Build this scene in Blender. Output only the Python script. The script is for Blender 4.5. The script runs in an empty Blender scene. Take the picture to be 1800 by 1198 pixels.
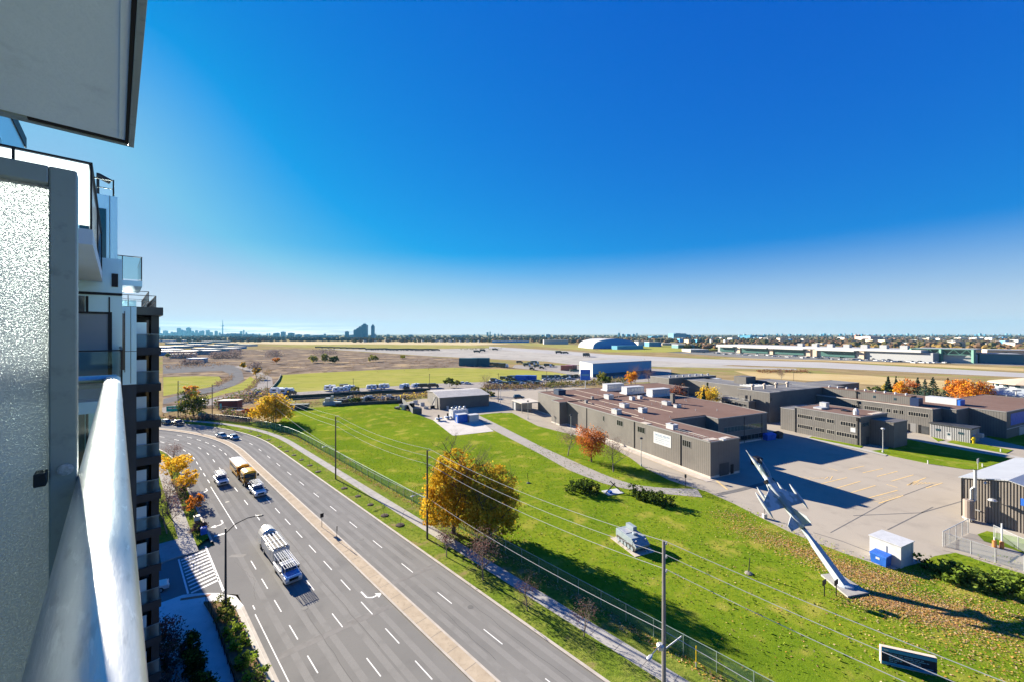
import bpy, bmesh, math, random
from math import sin, cos, pi, radians, atan2, sqrt
from mathutils import Vector, Matrix
random.seed(7)
R = random.Random(11)
SC = bpy.context.scene
COL = SC.collection
# ------------------------------------------------------------------ camera, sky, sun, exposure
H = 33.0                       # eye height above the street, a balcony eleven floors up
F, CX, HY = 700.0, 900.0, 588.0
cam = bpy.data.cameras.new('camera'); cam_o = bpy.data.objects.new('camera', cam); COL.objects.link(cam_o)
cam.sensor_width = 36.0; cam.lens = 14.0; cam.shift_y = -11.0/1800.0
cam.clip_start = 0.05; cam.clip_end = 80000.0
cam_o.location = (0, 0, H); cam_o.rotation_euler = (radians(90), 0, 0)
SC.camera = cam_o
SUN_EL = radians(19.5); SUN_AZ = radians(48.8)      # sun to the front left of the viewer
sun = bpy.data.lights.new('sun', 'SUN'); sun.energy = 5.0; sun.angle = radians(0.5); sun.color = (1.0, 0.90, 0.74)
sun_o = bpy.data.objects.new('sun', sun); COL.objects.link(sun_o)
TO_SUN = Vector((-sin(SUN_AZ)*cos(SUN_EL), cos(SUN_AZ)*cos(SUN_EL), sin(SUN_EL)))
sun_o.rotation_euler = (-TO_SUN).to_track_quat('-Z', 'Y').to_euler(); sun_o.location = (-60, 60, 120)
EXPO = 1.95; SKYS = 0.1; SKYK = 1.0/(SKYS*2**EXPO)
world = bpy.data.worlds.new('World'); SC.world = world; world.use_nodes = True
def build_world():
    nt = world.node_tree; nt.nodes.clear(); N = nt.nodes.new; L = nt.links.new
    out = N('ShaderNodeOutputWorld'); bg = N('ShaderNodeBackground'); bg.inputs['Strength'].default_value = SKYS
    sky = N('ShaderNodeTexSky'); sky.sky_type = 'NISHITA'; sky.sun_disc = False
    sky.sun_elevation = SUN_EL; sky.sun_rotation = -SUN_AZ; sky.altitude = 200; sky.air_density = 1.0; sky.dust_density = 0.25; sky.ozone_density = 3.0
    # the deep polarised blue of the photograph's sky: each channel of the sky texture is given its own contrast
    def mth(op, x, y, clamp=False):
        m = N('ShaderNodeMath'); m.operation = op; m.use_clamp = clamp
        for i, v in enumerate((x, y)):
            if isinstance(v, (int, float)): m.inputs[i].default_value = v
            else: L(v, m.inputs[i])
        return m.outputs[0]
    sc = N('ShaderNodeSeparateColor'); L(sky.outputs[0], sc.inputs[0])
    rr = mth('MAXIMUM', mth('MULTIPLY', mth('SUBTRACT', sc.outputs[0], 3.0), .056), 0.0)
    gg = mth('MULTIPLY', mth('POWER', sc.outputs[1], .87), .091)
    bb = mth('MULTIPLY', mth('POWER', sc.outputs[2], .31), .45)
    cc = N('ShaderNodeCombineColor')
    for i, v in enumerate((rr, gg, bb)): L(mth('MINIMUM', v, (.32, .54, .82)[i]), cc.inputs[i])
    tcz = N('ShaderNodeTexCoord'); spz = N('ShaderNodeSeparateXYZ'); L(tcz.outputs['Generated'], spz.inputs[0])
    hz = mth('POWER', mth('MULTIPLY', mth('SUBTRACT', .20, spz.outputs['Z']), 5.0, True), 1.35)
    hm = N('ShaderNodeMixRGB'); hm.inputs['Color2'].default_value = (.80, .80, .83, 1); L(hz, hm.inputs['Fac']); L(cc.outputs[0], hm.inputs['Color1'])
    hs = N('ShaderNodeMixRGB'); hs.blend_type = 'MULTIPLY'; hs.inputs['Fac'].default_value = 1; hs.inputs['Color2'].default_value = (SKYK, SKYK, SKYK, 1)
    L(hm.outputs[0], hs.inputs['Color1'])
    # thin cloud bank low over the horizon and a few wisps
    tc = N('ShaderNodeTexCoord'); sep = N('ShaderNodeSeparateXYZ'); L(tc.outputs['Generated'], sep.inputs[0])
    mp = N('ShaderNodeMapping'); mp.inputs['Scale'].default_value = (7, 7, 150); L(tc.outputs['Generated'], mp.inputs[0])
    nz = N('ShaderNodeTexNoise'); nz.inputs['Scale'].default_value = 1.3; nz.inputs['Detail'].default_value = 5; L(mp.outputs[0], nz.inputs[0])
    r1 = N('ShaderNodeMapRange'); r1.interpolation_type = 'SMOOTHSTEP'; r1.inputs[1].default_value = .42; r1.inputs[2].default_value = .62; L(nz.outputs[0], r1.inputs[0])
    b1 = N('ShaderNodeMapRange'); b1.interpolation_type = 'SMOOTHSTEP'; b1.inputs[1].default_value = .034; b1.inputs[2].default_value = .004; L(sep.outputs['Z'], b1.inputs[0])
    b2 = N('ShaderNodeMapRange'); b2.interpolation_type = 'SMOOTHSTEP'; b2.inputs[1].default_value = -.28; b2.inputs[2].default_value = -.5; L(sep.outputs['X'], b2.inputs[0])
    m1 = N('ShaderNodeMath'); m1.operation = 'MULTIPLY'; L(r1.outputs[0], m1.inputs[0]); L(b1.outputs[0], m1.inputs[1])
    m2 = N('ShaderNodeMath'); m2.operation = 'MULTIPLY'; L(m1.outputs[0], m2.inputs[0]); L(b2.outputs[0], m2.inputs[1])
    mx = N('ShaderNodeMixRGB'); mx.blend_type = 'ADD'; mx.inputs['Color2'].default_value = (1.6, 1.4, 1.1, 1)
    L(m2.outputs[0], mx.inputs['Fac']); L(hs.outputs[0], mx.inputs['Color1'])
    L(mx.outputs[0], bg.inputs['Color']); L(bg.outputs[0], out.inputs['Surface'])
build_world()
SC.view_settings.view_transform = 'Standard'; SC.view_settings.look = 'None'
SC.view_settings.exposure = EXPO; SC.view_settings.gamma = 1.0; SC.view_settings.use_curve_mapping = False
SC.cycles.max_bounces = 6; SC.cycles.diffuse_bounces = 3; SC.cycles.glossy_bounces = 3; SC.cycles.transmission_bounces = 6
SC.cycles.transparent_max_bounces = 12; SC.cycles.volume_bounces = 0; SC.cycles.use_denoising = True
SC.cycles.caustics_reflective = False; SC.cycles.caustics_refractive = False

# ------------------------------------------------------------------ helpers
def G(px, py, z=0.0):
    """ground point (height z) seen at a place of the 1800 x 1198 photograph"""
    Y = (H - z) * F / (py - HY)
    return Vector(((px - CX) * Y / F, Y, z))
DX, DY, NX, NY = -.7046, .7096, .7096, .7046
def SN(s, n, z=0.0): return Vector((DX*s + NX*n, DY*s + NY*n, z))
def RD(s, n, z=0.0):
    """street coordinates: along the street (it bends left after 134 m), across it"""
    s0, r, nc = 134.0, 105.0, 25.0
    if s <= s0: return SN(s, n, z)
    t = (s - s0)/r; tm = 1.0; q = r + n - nc
    tt = min(t, tm); e = (t - tt)*r
    return SN(s0 + q*sin(tt) + e*cos(tt), nc - r + q*cos(tt) - e*sin(tt), z)
GA = atan2(.416, .909); C0 = G(1248.75, 840)
def UV(u, v, z=0.0): return Vector((C0.x + u*cos(GA) - v*sin(GA), C0.y + u*sin(GA) + v*cos(GA), z))
def toUV(p):
    x, y = p.x - C0.x, p.y - C0.y
    return x*cos(GA) + y*sin(GA), -x*sin(GA) + y*cos(GA)
ROAD_A = atan2(DY, DX)          # heading of the street, away from the viewer

MATS = {}
def mat(name, c1, c2=None, scale=1.0, rough=.85, detail=4.0, c3=None, s3=8.0, t3=.55, w3=.1, c4=None, s4=.05, t4=.5, w4=.1, metal=0.0,
        bump=0.0, bscale=None, spec=.18, coord='W', stretch=None, rib=0.0, ribw=.4, ribc=.75, trans=0.0, alpha=1.0, lo=.35, hi=.65, hair=0.0, emit=0):
    if name in MATS: return MATS[name]
    m = bpy.data.materials.new(name); m.use_nodes = True; MATS[name] = m
    nt = m.node_tree; N = nt.nodes.new; L = nt.links.new; b = nt.nodes['Principled BSDF']
    b.inputs['Roughness'].default_value = rough; b.inputs['Metallic'].default_value = metal; b.inputs['Specular IOR Level'].default_value = spec
    if trans: b.inputs['Transmission Weight'].default_value = trans
    if alpha < 1: b.inputs['Alpha'].default_value = alpha
    C = lambda c: (c[0], c[1], c[2], 1)
    if coord == 'W': co = N('ShaderNodeNewGeometry').outputs['Position']
    else: co = N('ShaderNodeTexCoord').outputs['Object']
    raw = co
    if stretch:
        mp = N('ShaderNodeMapping'); mp.inputs['Scale'].default_value = stretch; L(co, mp.inputs[0]); co = mp.outputs[0]
    def noise(sc, d=detail):
        n = N('ShaderNodeTexNoise'); n.inputs['Scale'].default_value = sc; n.inputs['Detail'].default_value = d; n.inputs['Roughness'].default_value = .6
        L(co, n.inputs['Vector']); return n.outputs[0]
    def ramp(x, a, c):
        r = N('ShaderNodeMapRange'); r.interpolation_type = 'SMOOTHSTEP'; r.inputs[1].default_value = a; r.inputs[2].default_value = c; L(x, r.inputs[0]); return r.outputs[0]
    def mix(f, a, c):
        x = N('ShaderNodeMixRGB'); L(f, x.inputs['Fac'])
        if isinstance(a, tuple): x.inputs['Color1'].default_value = C(a)
        else: L(a, x.inputs['Color1'])
        if isinstance(c, tuple): x.inputs['Color2'].default_value = C(c)
        else: L(c, x.inputs['Color2'])
        return x.outputs[0]
    col = tuple(c1)
    if c2: col = mix(ramp(noise(scale), lo, hi), tuple(c1), tuple(c2))
    if c3: col = mix(ramp(noise(s3), t3 - w3, t3 + w3), col, tuple(c3))
    if c4: col = mix(ramp(noise(s4), t4 - w4, t4 + w4), col, tuple(c4))
    hgt = None
    if rib:
        sp = N('ShaderNodeSeparateXYZ'); L(raw, sp.inputs[0])
        ad = N('ShaderNodeMath'); ad.operation = 'ADD'; L(sp.outputs['X'], ad.inputs[0]); L(sp.outputs['Y'], ad.inputs[1])
        ml = N('ShaderNodeMath'); ml.operation = 'MULTIPLY'; ml.inputs[1].default_value = 1.0/rib; L(ad.outputs[0], ml.inputs[0])
        fr = N('ShaderNodeMath'); fr.operation = 'FRACT'; L(ml.outputs[0], fr.inputs[0])
        gr = ramp(fr.outputs[0], ribw - .08, ribw + .08)
        dk = N('ShaderNodeMixRGB'); dk.blend_type = 'MULTIPLY'; dk.inputs['Color2'].default_value = (ribc, ribc, ribc, 1); L(gr, dk.inputs['Fac'])
        if isinstance(col, tuple): dk.inputs['Color1'].default_value = C(col)
        else: L(col, dk.inputs['Color1'])
        col = dk.outputs[0]; hgt = gr
    if isinstance(col, tuple): b.inputs['Base Color'].default_value = C(col)
    else: L(col, b.inputs['Base Color'])
    if bump:
        bp = N('ShaderNodeBump'); bp.inputs['Strength'].default_value = bump; bp.inputs['Distance'].default_value = .08
        L(hgt if hgt is not None else noise(bscale or scale*4), bp.inputs['Height']); L(bp.outputs[0], b.inputs['Normal'])
    if emit:
        b.inputs['Emission Color'].default_value = C(c1); b.inputs['Emission Strength'].default_value = emit
    return m

def leafmat(name, c, tr=.35):
    if name in MATS: return MATS[name]
    m = bpy.data.materials.new(name); m.use_nodes = True; MATS[name] = m
    nt = m.node_tree; nt.nodes.clear(); N = nt.nodes.new; L = nt.links.new
    o = N('ShaderNodeOutputMaterial'); d = N('ShaderNodeBsdfDiffuse'); t = N('ShaderNodeBsdfTranslucent'); x = N('ShaderNodeMixShader'); x.inputs[0].default_value = tr
    n = N('ShaderNodeTexNoise'); n.inputs['Scale'].default_value = 1.7; n.inputs['Detail'].default_value = 3
    L(N('ShaderNodeNewGeometry').outputs['Position'], n.inputs['Vector'])
    h = N('ShaderNodeMixRGB'); L(n.outputs[0], h.inputs['Fac'])
    h.inputs['Color1'].default_value = (c[0]*.6, c[1]*.6, c[2]*.6, 1); h.inputs['Color2'].default_value = (min(c[0]*1.4, .9), min(c[1]*1.4, .9), c[2]*1.4, 1)
    L(h.outputs[0], d.inputs[0]); L(h.outputs[0], t.inputs[0]); L(d.outputs[0], x.inputs[1]); L(t.outputs[0], x.inputs[2]); L(x.outputs[0], o.inputs[0])
    return m

MW = {}
class MB:
    def __init__(s): s.v = []; s.f = []; s.m = []
    def add(s, vs, fs, mi=0):
        o = len(s.v); s.v += [tuple(v) for v in vs]; s.f += [tuple(i + o for i in f) for f in fs]; s.m += [mi]*len(fs); return s
    def box(s, c, d, rz=0.0, mi=0, M=None):
        x, y, z = d[0]/2, d[1]/2, d[2]/2
        vs = [Vector((i*x, j*y, k*z)) for k in (-1, 1) for j in (-1, 1) for i in (-1, 1)]
        T = M if M is not None else Matrix.Translation(Vector(c)) @ Matrix.Rotation(rz, 4, 'Z')
        return s.add([T @ v for v in vs], [(0, 2, 3, 1), (4, 5, 7, 6), (0, 1, 5, 4), (2, 6, 7, 3), (0, 4, 6, 2), (1, 3, 7, 5)], mi)
    def b2(s, x0, x1, y0, y1, z0, z1, mi=0): return s.box(((x0+x1)/2, (y0+y1)/2, (z0+z1)/2), (abs(x1-x0), abs(y1-y0), abs(z1-z0)), 0, mi)
    def hexa(s, bot, top, mi=0):
        n = len(bot)
        return s.add(list(bot) + list(top), [tuple(range(n-1, -1, -1)), tuple(range(n, 2*n))] + [(i, (i+1) % n, n + (i+1) % n, n + i) for i in range(n)], mi)
    def prism(s, poly, z0, z1, mi=0, mtop=None):
        P = [Vector((p[0], p[1], 0)) for p in poly]
        if sum(P[i].x*P[(i+1) % len(P)].y - P[(i+1) % len(P)].x*P[i].y for i in range(len(P))) < 0: P.reverse()
        n = len(P); o = len(s.v)
        s.v += [(p.x, p.y, z0) for p in P] + [(p.x, p.y, z1) for p in P]
        s.f += [tuple(o + i for i in range(n-1, -1, -1)), tuple(o + n + i for i in range(n))]; s.m += [mi, mi if mtop is None else mtop]
        for i in range(n): s.f.append((o+i, o+(i+1) % n, o+n+(i+1) % n, o+n+i)); s.m.append(mi)
        return s
    def ring(s, c, ax, r, n, ph=0.0, e=1.0):
        ax = ax.normalized(); u = ax.orthogonal().normalized() if abs(ax.z) < .99 else Vector((1, 0, 0)); w = ax.cross(u)
        return [c + (u*cos(2*pi*i/n + ph) + w*sin(2*pi*i/n + ph)*e)*r for i in range(n)]
    def tube(s, p, q, r0, r1=None, n=6, mi=0, cap=True):
        p, q = Vector(p), Vector(q); r1 = r0 if r1 is None else r1; ax = q - p
        if ax.length < 1e-6: return s
        a, b = s.ring(p, ax, r0, n), s.ring(q, ax, r1, n)
        fs = [(i, (i+1) % n, n + (i+1) % n, n + i) for i in range(n)]
        if cap: fs += [tuple(range(n-1, -1, -1)), tuple(range(n, 2*n))]
        return s.add(a + b, fs, mi)
    def path(s, pts, r, n=5, mi=0):
        pts = [Vector(p) for p in pts]
        for i in range(len(pts)-1):
            ra, rb = (r[i], r[i+1]) if isinstance(r, (list, tuple)) else (r, r)
            s.tube(pts[i], pts[i+1], ra, rb, n, mi)
        return s
    def loft(s, secs, mi=0, cap=True):
        n = len(secs[0]); vs = [v for q in secs for v in q]; fs = []
        for k in range(len(secs)-1):
            for i in range(n): fs.append((k*n+i, k*n+(i+1) % n, (k+1)*n+(i+1) % n, (k+1)*n+i))
        if cap: fs += [tuple(range(n-1, -1, -1)), tuple((len(secs)-1)*n + i for i in range(n))]
        return s.add(vs, fs, mi)
    def lathe(s, prof, c=(0, 0, 0), n=12, mi=0):
        c = Vector(c); return s.loft([[c + Vector((r*cos(2*pi*i/n), r*sin(2*pi*i/n), z)) for i in range(n)] for r, z in prof], mi)
    def quad(s, *p, mi=0): return s.add(p, [tuple(range(len(p)))], mi)
    def beam(s, p, q, w, h, mi=0):
        p, q = Vector(p), Vector(q); d = q - p; x = d.normalized(); up = Vector((0, 0, 1)) if abs(x.z) < .98 else Vector((0, 1, 0))
        y = up.cross(x).normalized(); z = x.cross(y); T = Matrix((x.to_4d(), y.to_4d(), z.to_4d(), (0, 0, 0, 1))).transposed()
        T = Matrix.Translation((p+q)/2) @ Matrix(((x.x, y.x, z.x, 0), (x.y, y.y, z.y, 0), (x.z, y.z, z.z, 0), (0, 0, 0, 1)))
        return s.box(None, (d.length, w, h), 0, mi, T)
    def build(s, name, mats, parent=None, world_co=False, smooth=False, loc=None, rz=0.0, bevel=0.0):
        me = bpy.data.meshes.new(name); v = s.v
        if world_co and parent is not None:
            inv = MW[parent.name].inverted(); v = [inv @ Vector(p) for p in v]
        me.from_pydata([tuple(p) for p in v], [], s.f)
        for m in (mats if isinstance(mats, (list, tuple)) else [mats]): me.materials.append(m)
        if any(s.m): me.polygons.foreach_set('material_index', s.m)
        if smooth: me.polygons.foreach_set('use_smooth', [True]*len(me.polygons))
        me.update(); o = bpy.data.objects.new(name, me); COL.objects.link(o)
        if parent is not None: o.parent = parent
        if loc is not None: o.location = loc
        if rz: o.rotation_euler = (0, 0, rz)
        if bevel:
            bv = o.modifiers.new('bevel', 'BEVEL'); bv.width = bevel; bv.segments = 2; bv.limit_method = 'ANGLE'
        MW[o.name] = Matrix.Translation(Vector(loc or (0, 0, 0))) @ Matrix.Rotation(rz, 4, 'Z')
        return o

def tag(o, label=None, cat=None, group=None, kind=None):
    if label: o['label'] = label
    if cat: o['category'] = cat
    if group: o['group'] = group
    if kind: o['kind'] = kind
    return o
def thing(name, label, cat, loc=(0, 0, 0), rz=0.0, group=None):
    o = bpy.data.objects.new(name, None); COL.objects.link(o); o.empty_display_size = .3
    o.location = loc; o.rotation_euler = (0, 0, rz); tag(o, label, cat, group)
    MW[o.name] = Matrix.Translation(Vector(loc)) @ Matrix.Rotation(rz, 4, 'Z')
    return o
def kids(o): return list(o.children)
def dup(o, loc=None, rz=None, label=None, group=None, scale=None):
    def rec(x, par):
        c = x.copy(); COL.objects.link(c)
        if par is not None: c.parent = par
        for k in KIDS.get(x.name, []): KIDS.setdefault(c.name, []).append(rec(k, c))
        return c
    c = rec(o, None)
    if loc is not None: c.location = loc
    if rz is not None: c.rotation_euler = (0, 0, rz)
    if scale is not None: c.scale = scale if isinstance(scale, (tuple, list)) else (scale,)*3
    if label: c['label'] = label
    if group: c['group'] = group
    return c
KIDS = {}
def learn(o):
    """note a finished thing's parts so that it can be copied"""
    KIDS[o.name] = [c for c in o.children]
    for c in KIDS[o.name]: learn(c)
    return o
def struct(name, mb, m, **k): return tag(mb.build(name, m, **k), kind='structure')
def sheet(name, poly, ztop, m, zbot=None, kind='structure', cell=None, disp=None, label=None):
    mb = MB()
    if zbot is None:
        P = [Vector((p[0], p[1], ztop)) for p in poly]
        if sum(P[i].x*P[(i+1) % len(P)].y - P[(i+1) % len(P)].x*P[i].y for i in range(len(P))) < 0: P.reverse()
        mb.quad(*P)
    else: mb.prism(poly, zbot, ztop)
    o = mb.build(name, m)
    if cell:
        bm = bmesh.new(); bm.from_mesh(o.data); xs = [p[0] for p in poly]; ys = [p[1] for p in poly]
        for ax, lo, hi in ((0, min(xs), max(xs)), (1, min(ys), max(ys))):
            t = lo + cell
            while t < hi:
                co = [0, 0, 0]; no = [0, 0, 0]; co[ax] = t; no[ax] = 1
                bmesh.ops.bisect_plane(bm, geom=bm.verts[:] + bm.edges[:] + bm.faces[:], plane_co=co, plane_no=no); t += cell
        for v in bm.verts: v.co.z += disp(v.co.x, v.co.y)
        bm.to_mesh(o.data); bm.free()
        o.data.polygons.foreach_set('use_smooth', [True]*len(o.data.polygons))
    return tag(o, kind=kind)
def px(*pts, z=0.0): return [G(a, b, z) for a, b in pts]
def ribbon(name, sl, n0, n1, z, m, zbot=None, mb=None, kind='structure', mi=0):
    own = mb is None; mb = mb or MB(); L = list(sl)
    for i in range(len(L)-1):
        a, b, c, d = RD(L[i], n0, z), RD(L[i], n1, z), RD(L[i+1], n1, z), RD(L[i+1], n0, z)
        mb.quad(a, b, c, d, mi=mi)
        if zbot is not None:
            for p, q in ((a, d), (c, b)): mb.quad(p, q, Vector((q.x, q.y, zbot)), Vector((p.x, p.y, zbot)), mi=mi)
    if own: return tag(mb.build(name, m), kind=kind)
def steps(a, b, d=4.0):
    n = max(1, int(round((b - a)/d))); return [a + (b - a)*i/n for i in range(n + 1)]
# ------------------------------------------------------------------ ground, street, airfield
m_dry = mat('dry_grass', (.31, .235, .125), (.21, .16, .085), .045, c3=(.21, .20, .07), s3=.013, t3=.54, w3=.06, c4=(.25, .17, .10), s4=.05, t4=.6, w4=.06, detail=8, rough=.95, spec=.0)
m_scrub = mat('scrub', (.165, .13, .105), (.225, .18, .14), .05, c3=(.09, .065, .045), s3=.09, t3=.56, w3=.08, c4=(.34, .26, .16), s4=.03, t4=.58, w4=.05, detail=8, rough=.95, spec=.0)
m_lawn = mat('lawn', (.118, .182, .012), (.172, .218, .016), .09, c3=(.08, .142, .009), s3=1.6, t3=.56, w3=.14, c4=(.25, .245, .04), s4=.2, t4=.6, w4=.08, detail=6, rough=.9, spec=.0, bump=.55, bscale=5)
m_verge = mat('verge_grass', (.13, .19, .02), (.20, .225, .04), .35, c3=(.08, .12, .016), s3=2.0, t3=.55, w3=.14, c4=(.24, .185, .085), s4=.28, t4=.62, w4=.08, detail=7, rough=.9, spec=.0, bump=.6, bscale=6)
m_field = mat('field_grass', (.27, .275, .06), (.31, .29, .085), .04, c3=(.215, .23, .05), s3=.16, t3=.56, w3=.1, detail=7, rough=.95, spec=.0, stretch=(.35, 1, 1))
m_asph = mat('asphalt', (.185, .182, .173), (.225, .22, .208), .05, c3=(.15, .148, .143), s3=.22, t3=.6, w3=.14, c4=(.19, .187, .178), s4=14, t4=.5, w4=.25, detail=8, rough=.9, spec=.0)
m_asph2 = mat('yard_asphalt', (.31, .275, .225), (.36, .32, .265), .06, c3=(.26, .232, .195), s3=.22, t3=.6, w3=.1, c4=(.335, .30, .25), s4=9, t4=.5, w4=.25, detail=8, rough=.92, spec=.0)
m_tar = mat('airfield_concrete', (.33, .31, .28), (.38, .36, .325), .01, c3=(.27, .26, .24), s3=.05, t3=.58, w3=.08, detail=7, rough=.95, spec=.0)
m_runway = mat('runway', (.34, .33, .325), (.38, .37, .36), .02, detail=6, rough=.95, spec=.0)
m_conc = mat('concrete', (.43, .38, .33), (.5, .45, .39), .5, c3=(.36, .32, .28), s3=1.6, t3=.62, w3=.1, detail=7, rough=.92, spec=.0)
m_walk = mat('sidewalk', (.34, .325, .30), (.39, .375, .345), .4, c3=(.29, .28, .26), s3=1.1, t3=.62, w3=.1, detail=7, rough=.92, spec=.0)
m_med = mat('median_concrete', (.38, .315, .235), (.44, .37, .28), .6, c3=(.32, .265, .20), s3=2.0, t3=.62, w3=.12, detail=7, rough=.92, spec=.0)
m_kerb = mat('kerb', (.45, .41, .36), (.38, .345, .3), .8, rough=.9)
m_gravel = mat('gravel', (.27, .25, .23), (.34, .315, .285), .2, c3=(.2, .185, .17), s3=.8, t3=.58, w3=.12, detail=8, rough=.95, spec=.0)
m_white = mat('road_paint', (.78, .78, .76), (.66, .66, .64), 1.2, c3=(.42, .42, .41), s3=3, t3=.68, w3=.06, rough=.7)
m_yellow = mat('yellow_paint', (.66, .46, .19), (.58, .42, .2), 1.0, c3=(.36, .31, .23), s3=1.3, t3=.62, w3=.1, rough=.8)
m_dirt = mat('dirt', (.2, .13, .075), (.27, .18, .1), .5, c3=(.14, .09, .06), s3=2, t3=.58, w3=.1, rough=.95, spec=.0)

def fan(r0, r1, a0, a1, n=24): return [Vector((r1*sin(a0 + (a1-a0)*i/n), r1*cos(a0 + (a1-a0)*i/n), 0)) for i in range(n+1)] + [Vector((r0*sin(a1 - (a1-a0)*i/n), r0*cos(a1 - (a1-a0)*i/n), 0)) for i in range(n+1)]
sheet('ground', [(-60000, -3000), (60000, -3000), (60000, 60000), (-60000, 60000)], -.45, m_dry)
# --- airfield and fields behind the base
sheet('scrub_land', px((286, 640), (286, 617), (420, 614), (520, 612), (640, 618), (760, 626), (860, 633), (862, 645), (800, 646), (700, 649), (560, 654), (495, 657), (478, 690), (430, 712), (286, 720)), -.40, m_scrub)
sheet('tarmac', px((560, 612), (700, 613.5), (900, 610.5), (1000, 616), (1060, 621), (1140, 629), (1285, 640), (1240, 644), (1110, 640), (1010, 640), (960, 634), (850, 629), (760, 625), (640, 617)), -.36, m_tar)
sheet('runway', px((860, 608), (1050, 621), (1250, 630), (1450, 635.5), (1800, 654), (2300, 678), (2300, 694), (1800, 661.5), (1450, 645.5), (1283, 640), (1050, 627), (860, 612)), -.33, m_runway)
sheet('taxiway', px((1040, 638), (1283, 642), (1400, 646.5), (1400, 648.5), (1250, 645), (1040, 641)), -.345, m_tar)
sheet('straw_field', px((375, 599.5), (560, 600), (830, 601), (900, 604), (760, 608), (560, 606), (420, 603)), -.4, mat('straw', (.46, .37, .22), (.52, .44, .27), .01, rough=.95, spec=.0))
m_mow = mat('airfield_grass', (.24, .235, .07), (.32, .28, .11), .02, c3=(.20, .17, .07), s3=.05, t3=.58, w3=.08, detail=7, rough=.95, spec=.0)
sheet('infield', px((640, 604.5), (820, 606), (900, 609), (760, 612), (560, 611), (440, 606)), -.39, m_mow)
sheet('infield', px((1150, 634.5), (1283, 642.5), (1390, 646), (1340, 648), (1180, 645), (1060, 636)), -.385, m_mow)
sheet('infield', px((860, 600), (1010, 605), (1060, 618), (940, 608)), -.39, m_mow)
sheet('infield', px((1290, 628), (1500, 633), (1800, 646), (1800, 651), (1450, 633.5), (1250, 628)), -.385, mat('infield_straw', (.40, .30, .14), (.46, .36, .19), .03, rough=.95, spec=.0))
sheet('infield', px((1290, 650), (1500, 657), (1800, 676), (1800, 690), (1500, 672), (1330, 662)), -.385, mat('infield_straw', (.40, .30, .14)))
sheet('green_strip', px((1130, 605), (1270, 609), (1290, 616), (1180, 618), (1060, 618), (1050, 614), (1120, 611)), -.40, m_field)
sheet('terminal_apron', px((1170, 618), (1290, 612), (1500, 622), (1800, 632), (1800, 641), (1600, 636), (1330, 629)), -.40, m_asph)
sheet('green_field', px((474, 690), (492, 664), (497, 657), (560, 653.5), (650, 649), (800, 644.5), (900, 647.5), (962, 651.5), (1002, 657), (960, 666), (862, 669), (775, 672), (650, 679)), -.38, m_field)
sheet('storage_yard', px((470, 697), (474, 690), (650, 679), (775, 672), (862, 669), (957, 666), (1002, 657), (970, 651), (900, 645), (905, 640), (1040, 641), (1180, 648), (1180, 668), (1060, 672), (960, 681), (880, 687), (760, 687), (640, 691), (520, 699)), -.36, m_gravel)
sheet('ramp_road', px((287, 640), (330, 637.5), (380, 637), (412, 641), (425, 650), (429, 664), (412, 676), (372, 687), (330, 697), (287, 708), (287, 699), (340, 686), (385, 676), (404, 668), (402, 655), (390, 650), (340, 652), (287, 655)), -.34, mat('ramp_asphalt', (.15, .148, .146), (.18, .178, .175), .1, rough=.9, spec=.0))
sheet('ramp_lawn', px((287, 661), (345, 659), (385, 660), (392, 668), (370, 678), (287, 694)), -.36, m_field)
sheet('ramp_verge', px((350, 698), (385, 686), (425, 671), (440, 660), (452, 668), (445, 680), (395, 690), (352, 703)), -.36, m_field)
sheet('service_road', px((425, 640), (450, 648), (478, 662), (480, 675), (462, 690), (430, 700), (285, 724), (285, 714), (400, 694), (452, 678), (455, 665), (440, 652), (412, 643)), -.33, m_gravel)
# --- the street
S1 = steps(-60, 300, 5.0)
ribbon('road', S1, 11.0, 33.0, -.12, m_asph)
md = MB(); ribbon('median', S1, 24.3, 25.7, .04, None, zbot=-.2, mb=md)
struct('median', md, m_med)
kb = MB()
for a, b, lst in ((33.0, 33.35, S1), (10.7, 11.0, steps(79, 300, 5)), (10.7, 11.0, steps(-60, 57.5, 5)), (24.05, 24.3, S1), (25.7, 25.95, S1)): ribbon('kerb', lst, a, b, .03 if a > 24 and a < 26 else .02, None, zbot=-.2, mb=kb)
struct('kerb', kb, m_kerb)
vg = MB(); ribbon('verge', S1, 33.35, 36.9, 0.0, None, mb=vg); ribbon('verge', S1, 38.7, 41.9, 0.0, None, mb=vg)
struct('verge', vg, m_verge)
sw = MB(); ribbon('sidewalk', S1, 36.9, 38.7, .02, None, zbot=-.2, mb=sw)
struct('sidewalk', sw, m_walk)
# near side of the street: verge, walk, side street with corners
corner_a = [RD(79, 11.0), RD(81.5, 10.7), RD(80, 9.6), RD(78.6, 8.6), RD(77.2, 7.0), RD(76.7, 5.0), RD(76.5, 0)]
vg2 = MB(); ribbon('verge_near', steps(81, 300, 5), 8.9, 10.7, .0, None, mb=vg2)
vg2.quad(*[RD(*p, 0) for p in ((81, 8.9), (81, 10.7), (80, 9.9), (79, 9.0))])
sw2 = MB(); ribbon('near_sidewalk', steps(77, 300, 5), 7.1, 8.9, .02, None, mb=sw2)
ribbon('near_lawn', steps(84, 300, 5), 3.0, 7.1, .0, None, mb=vg2)
struct('near_verge', vg2, m_verge)
struct('near_sidewalk', sw2, m_walk)
sheet('side_street', [RD(77.5, 11.2), RD(76.8, 6.0), RD(76.5, -30), RD(65.5, -30), RD(65.5, 6.0), RD(63.5, 8.6), RD(60.5, 11.2)], -.11, m_asph)
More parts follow.
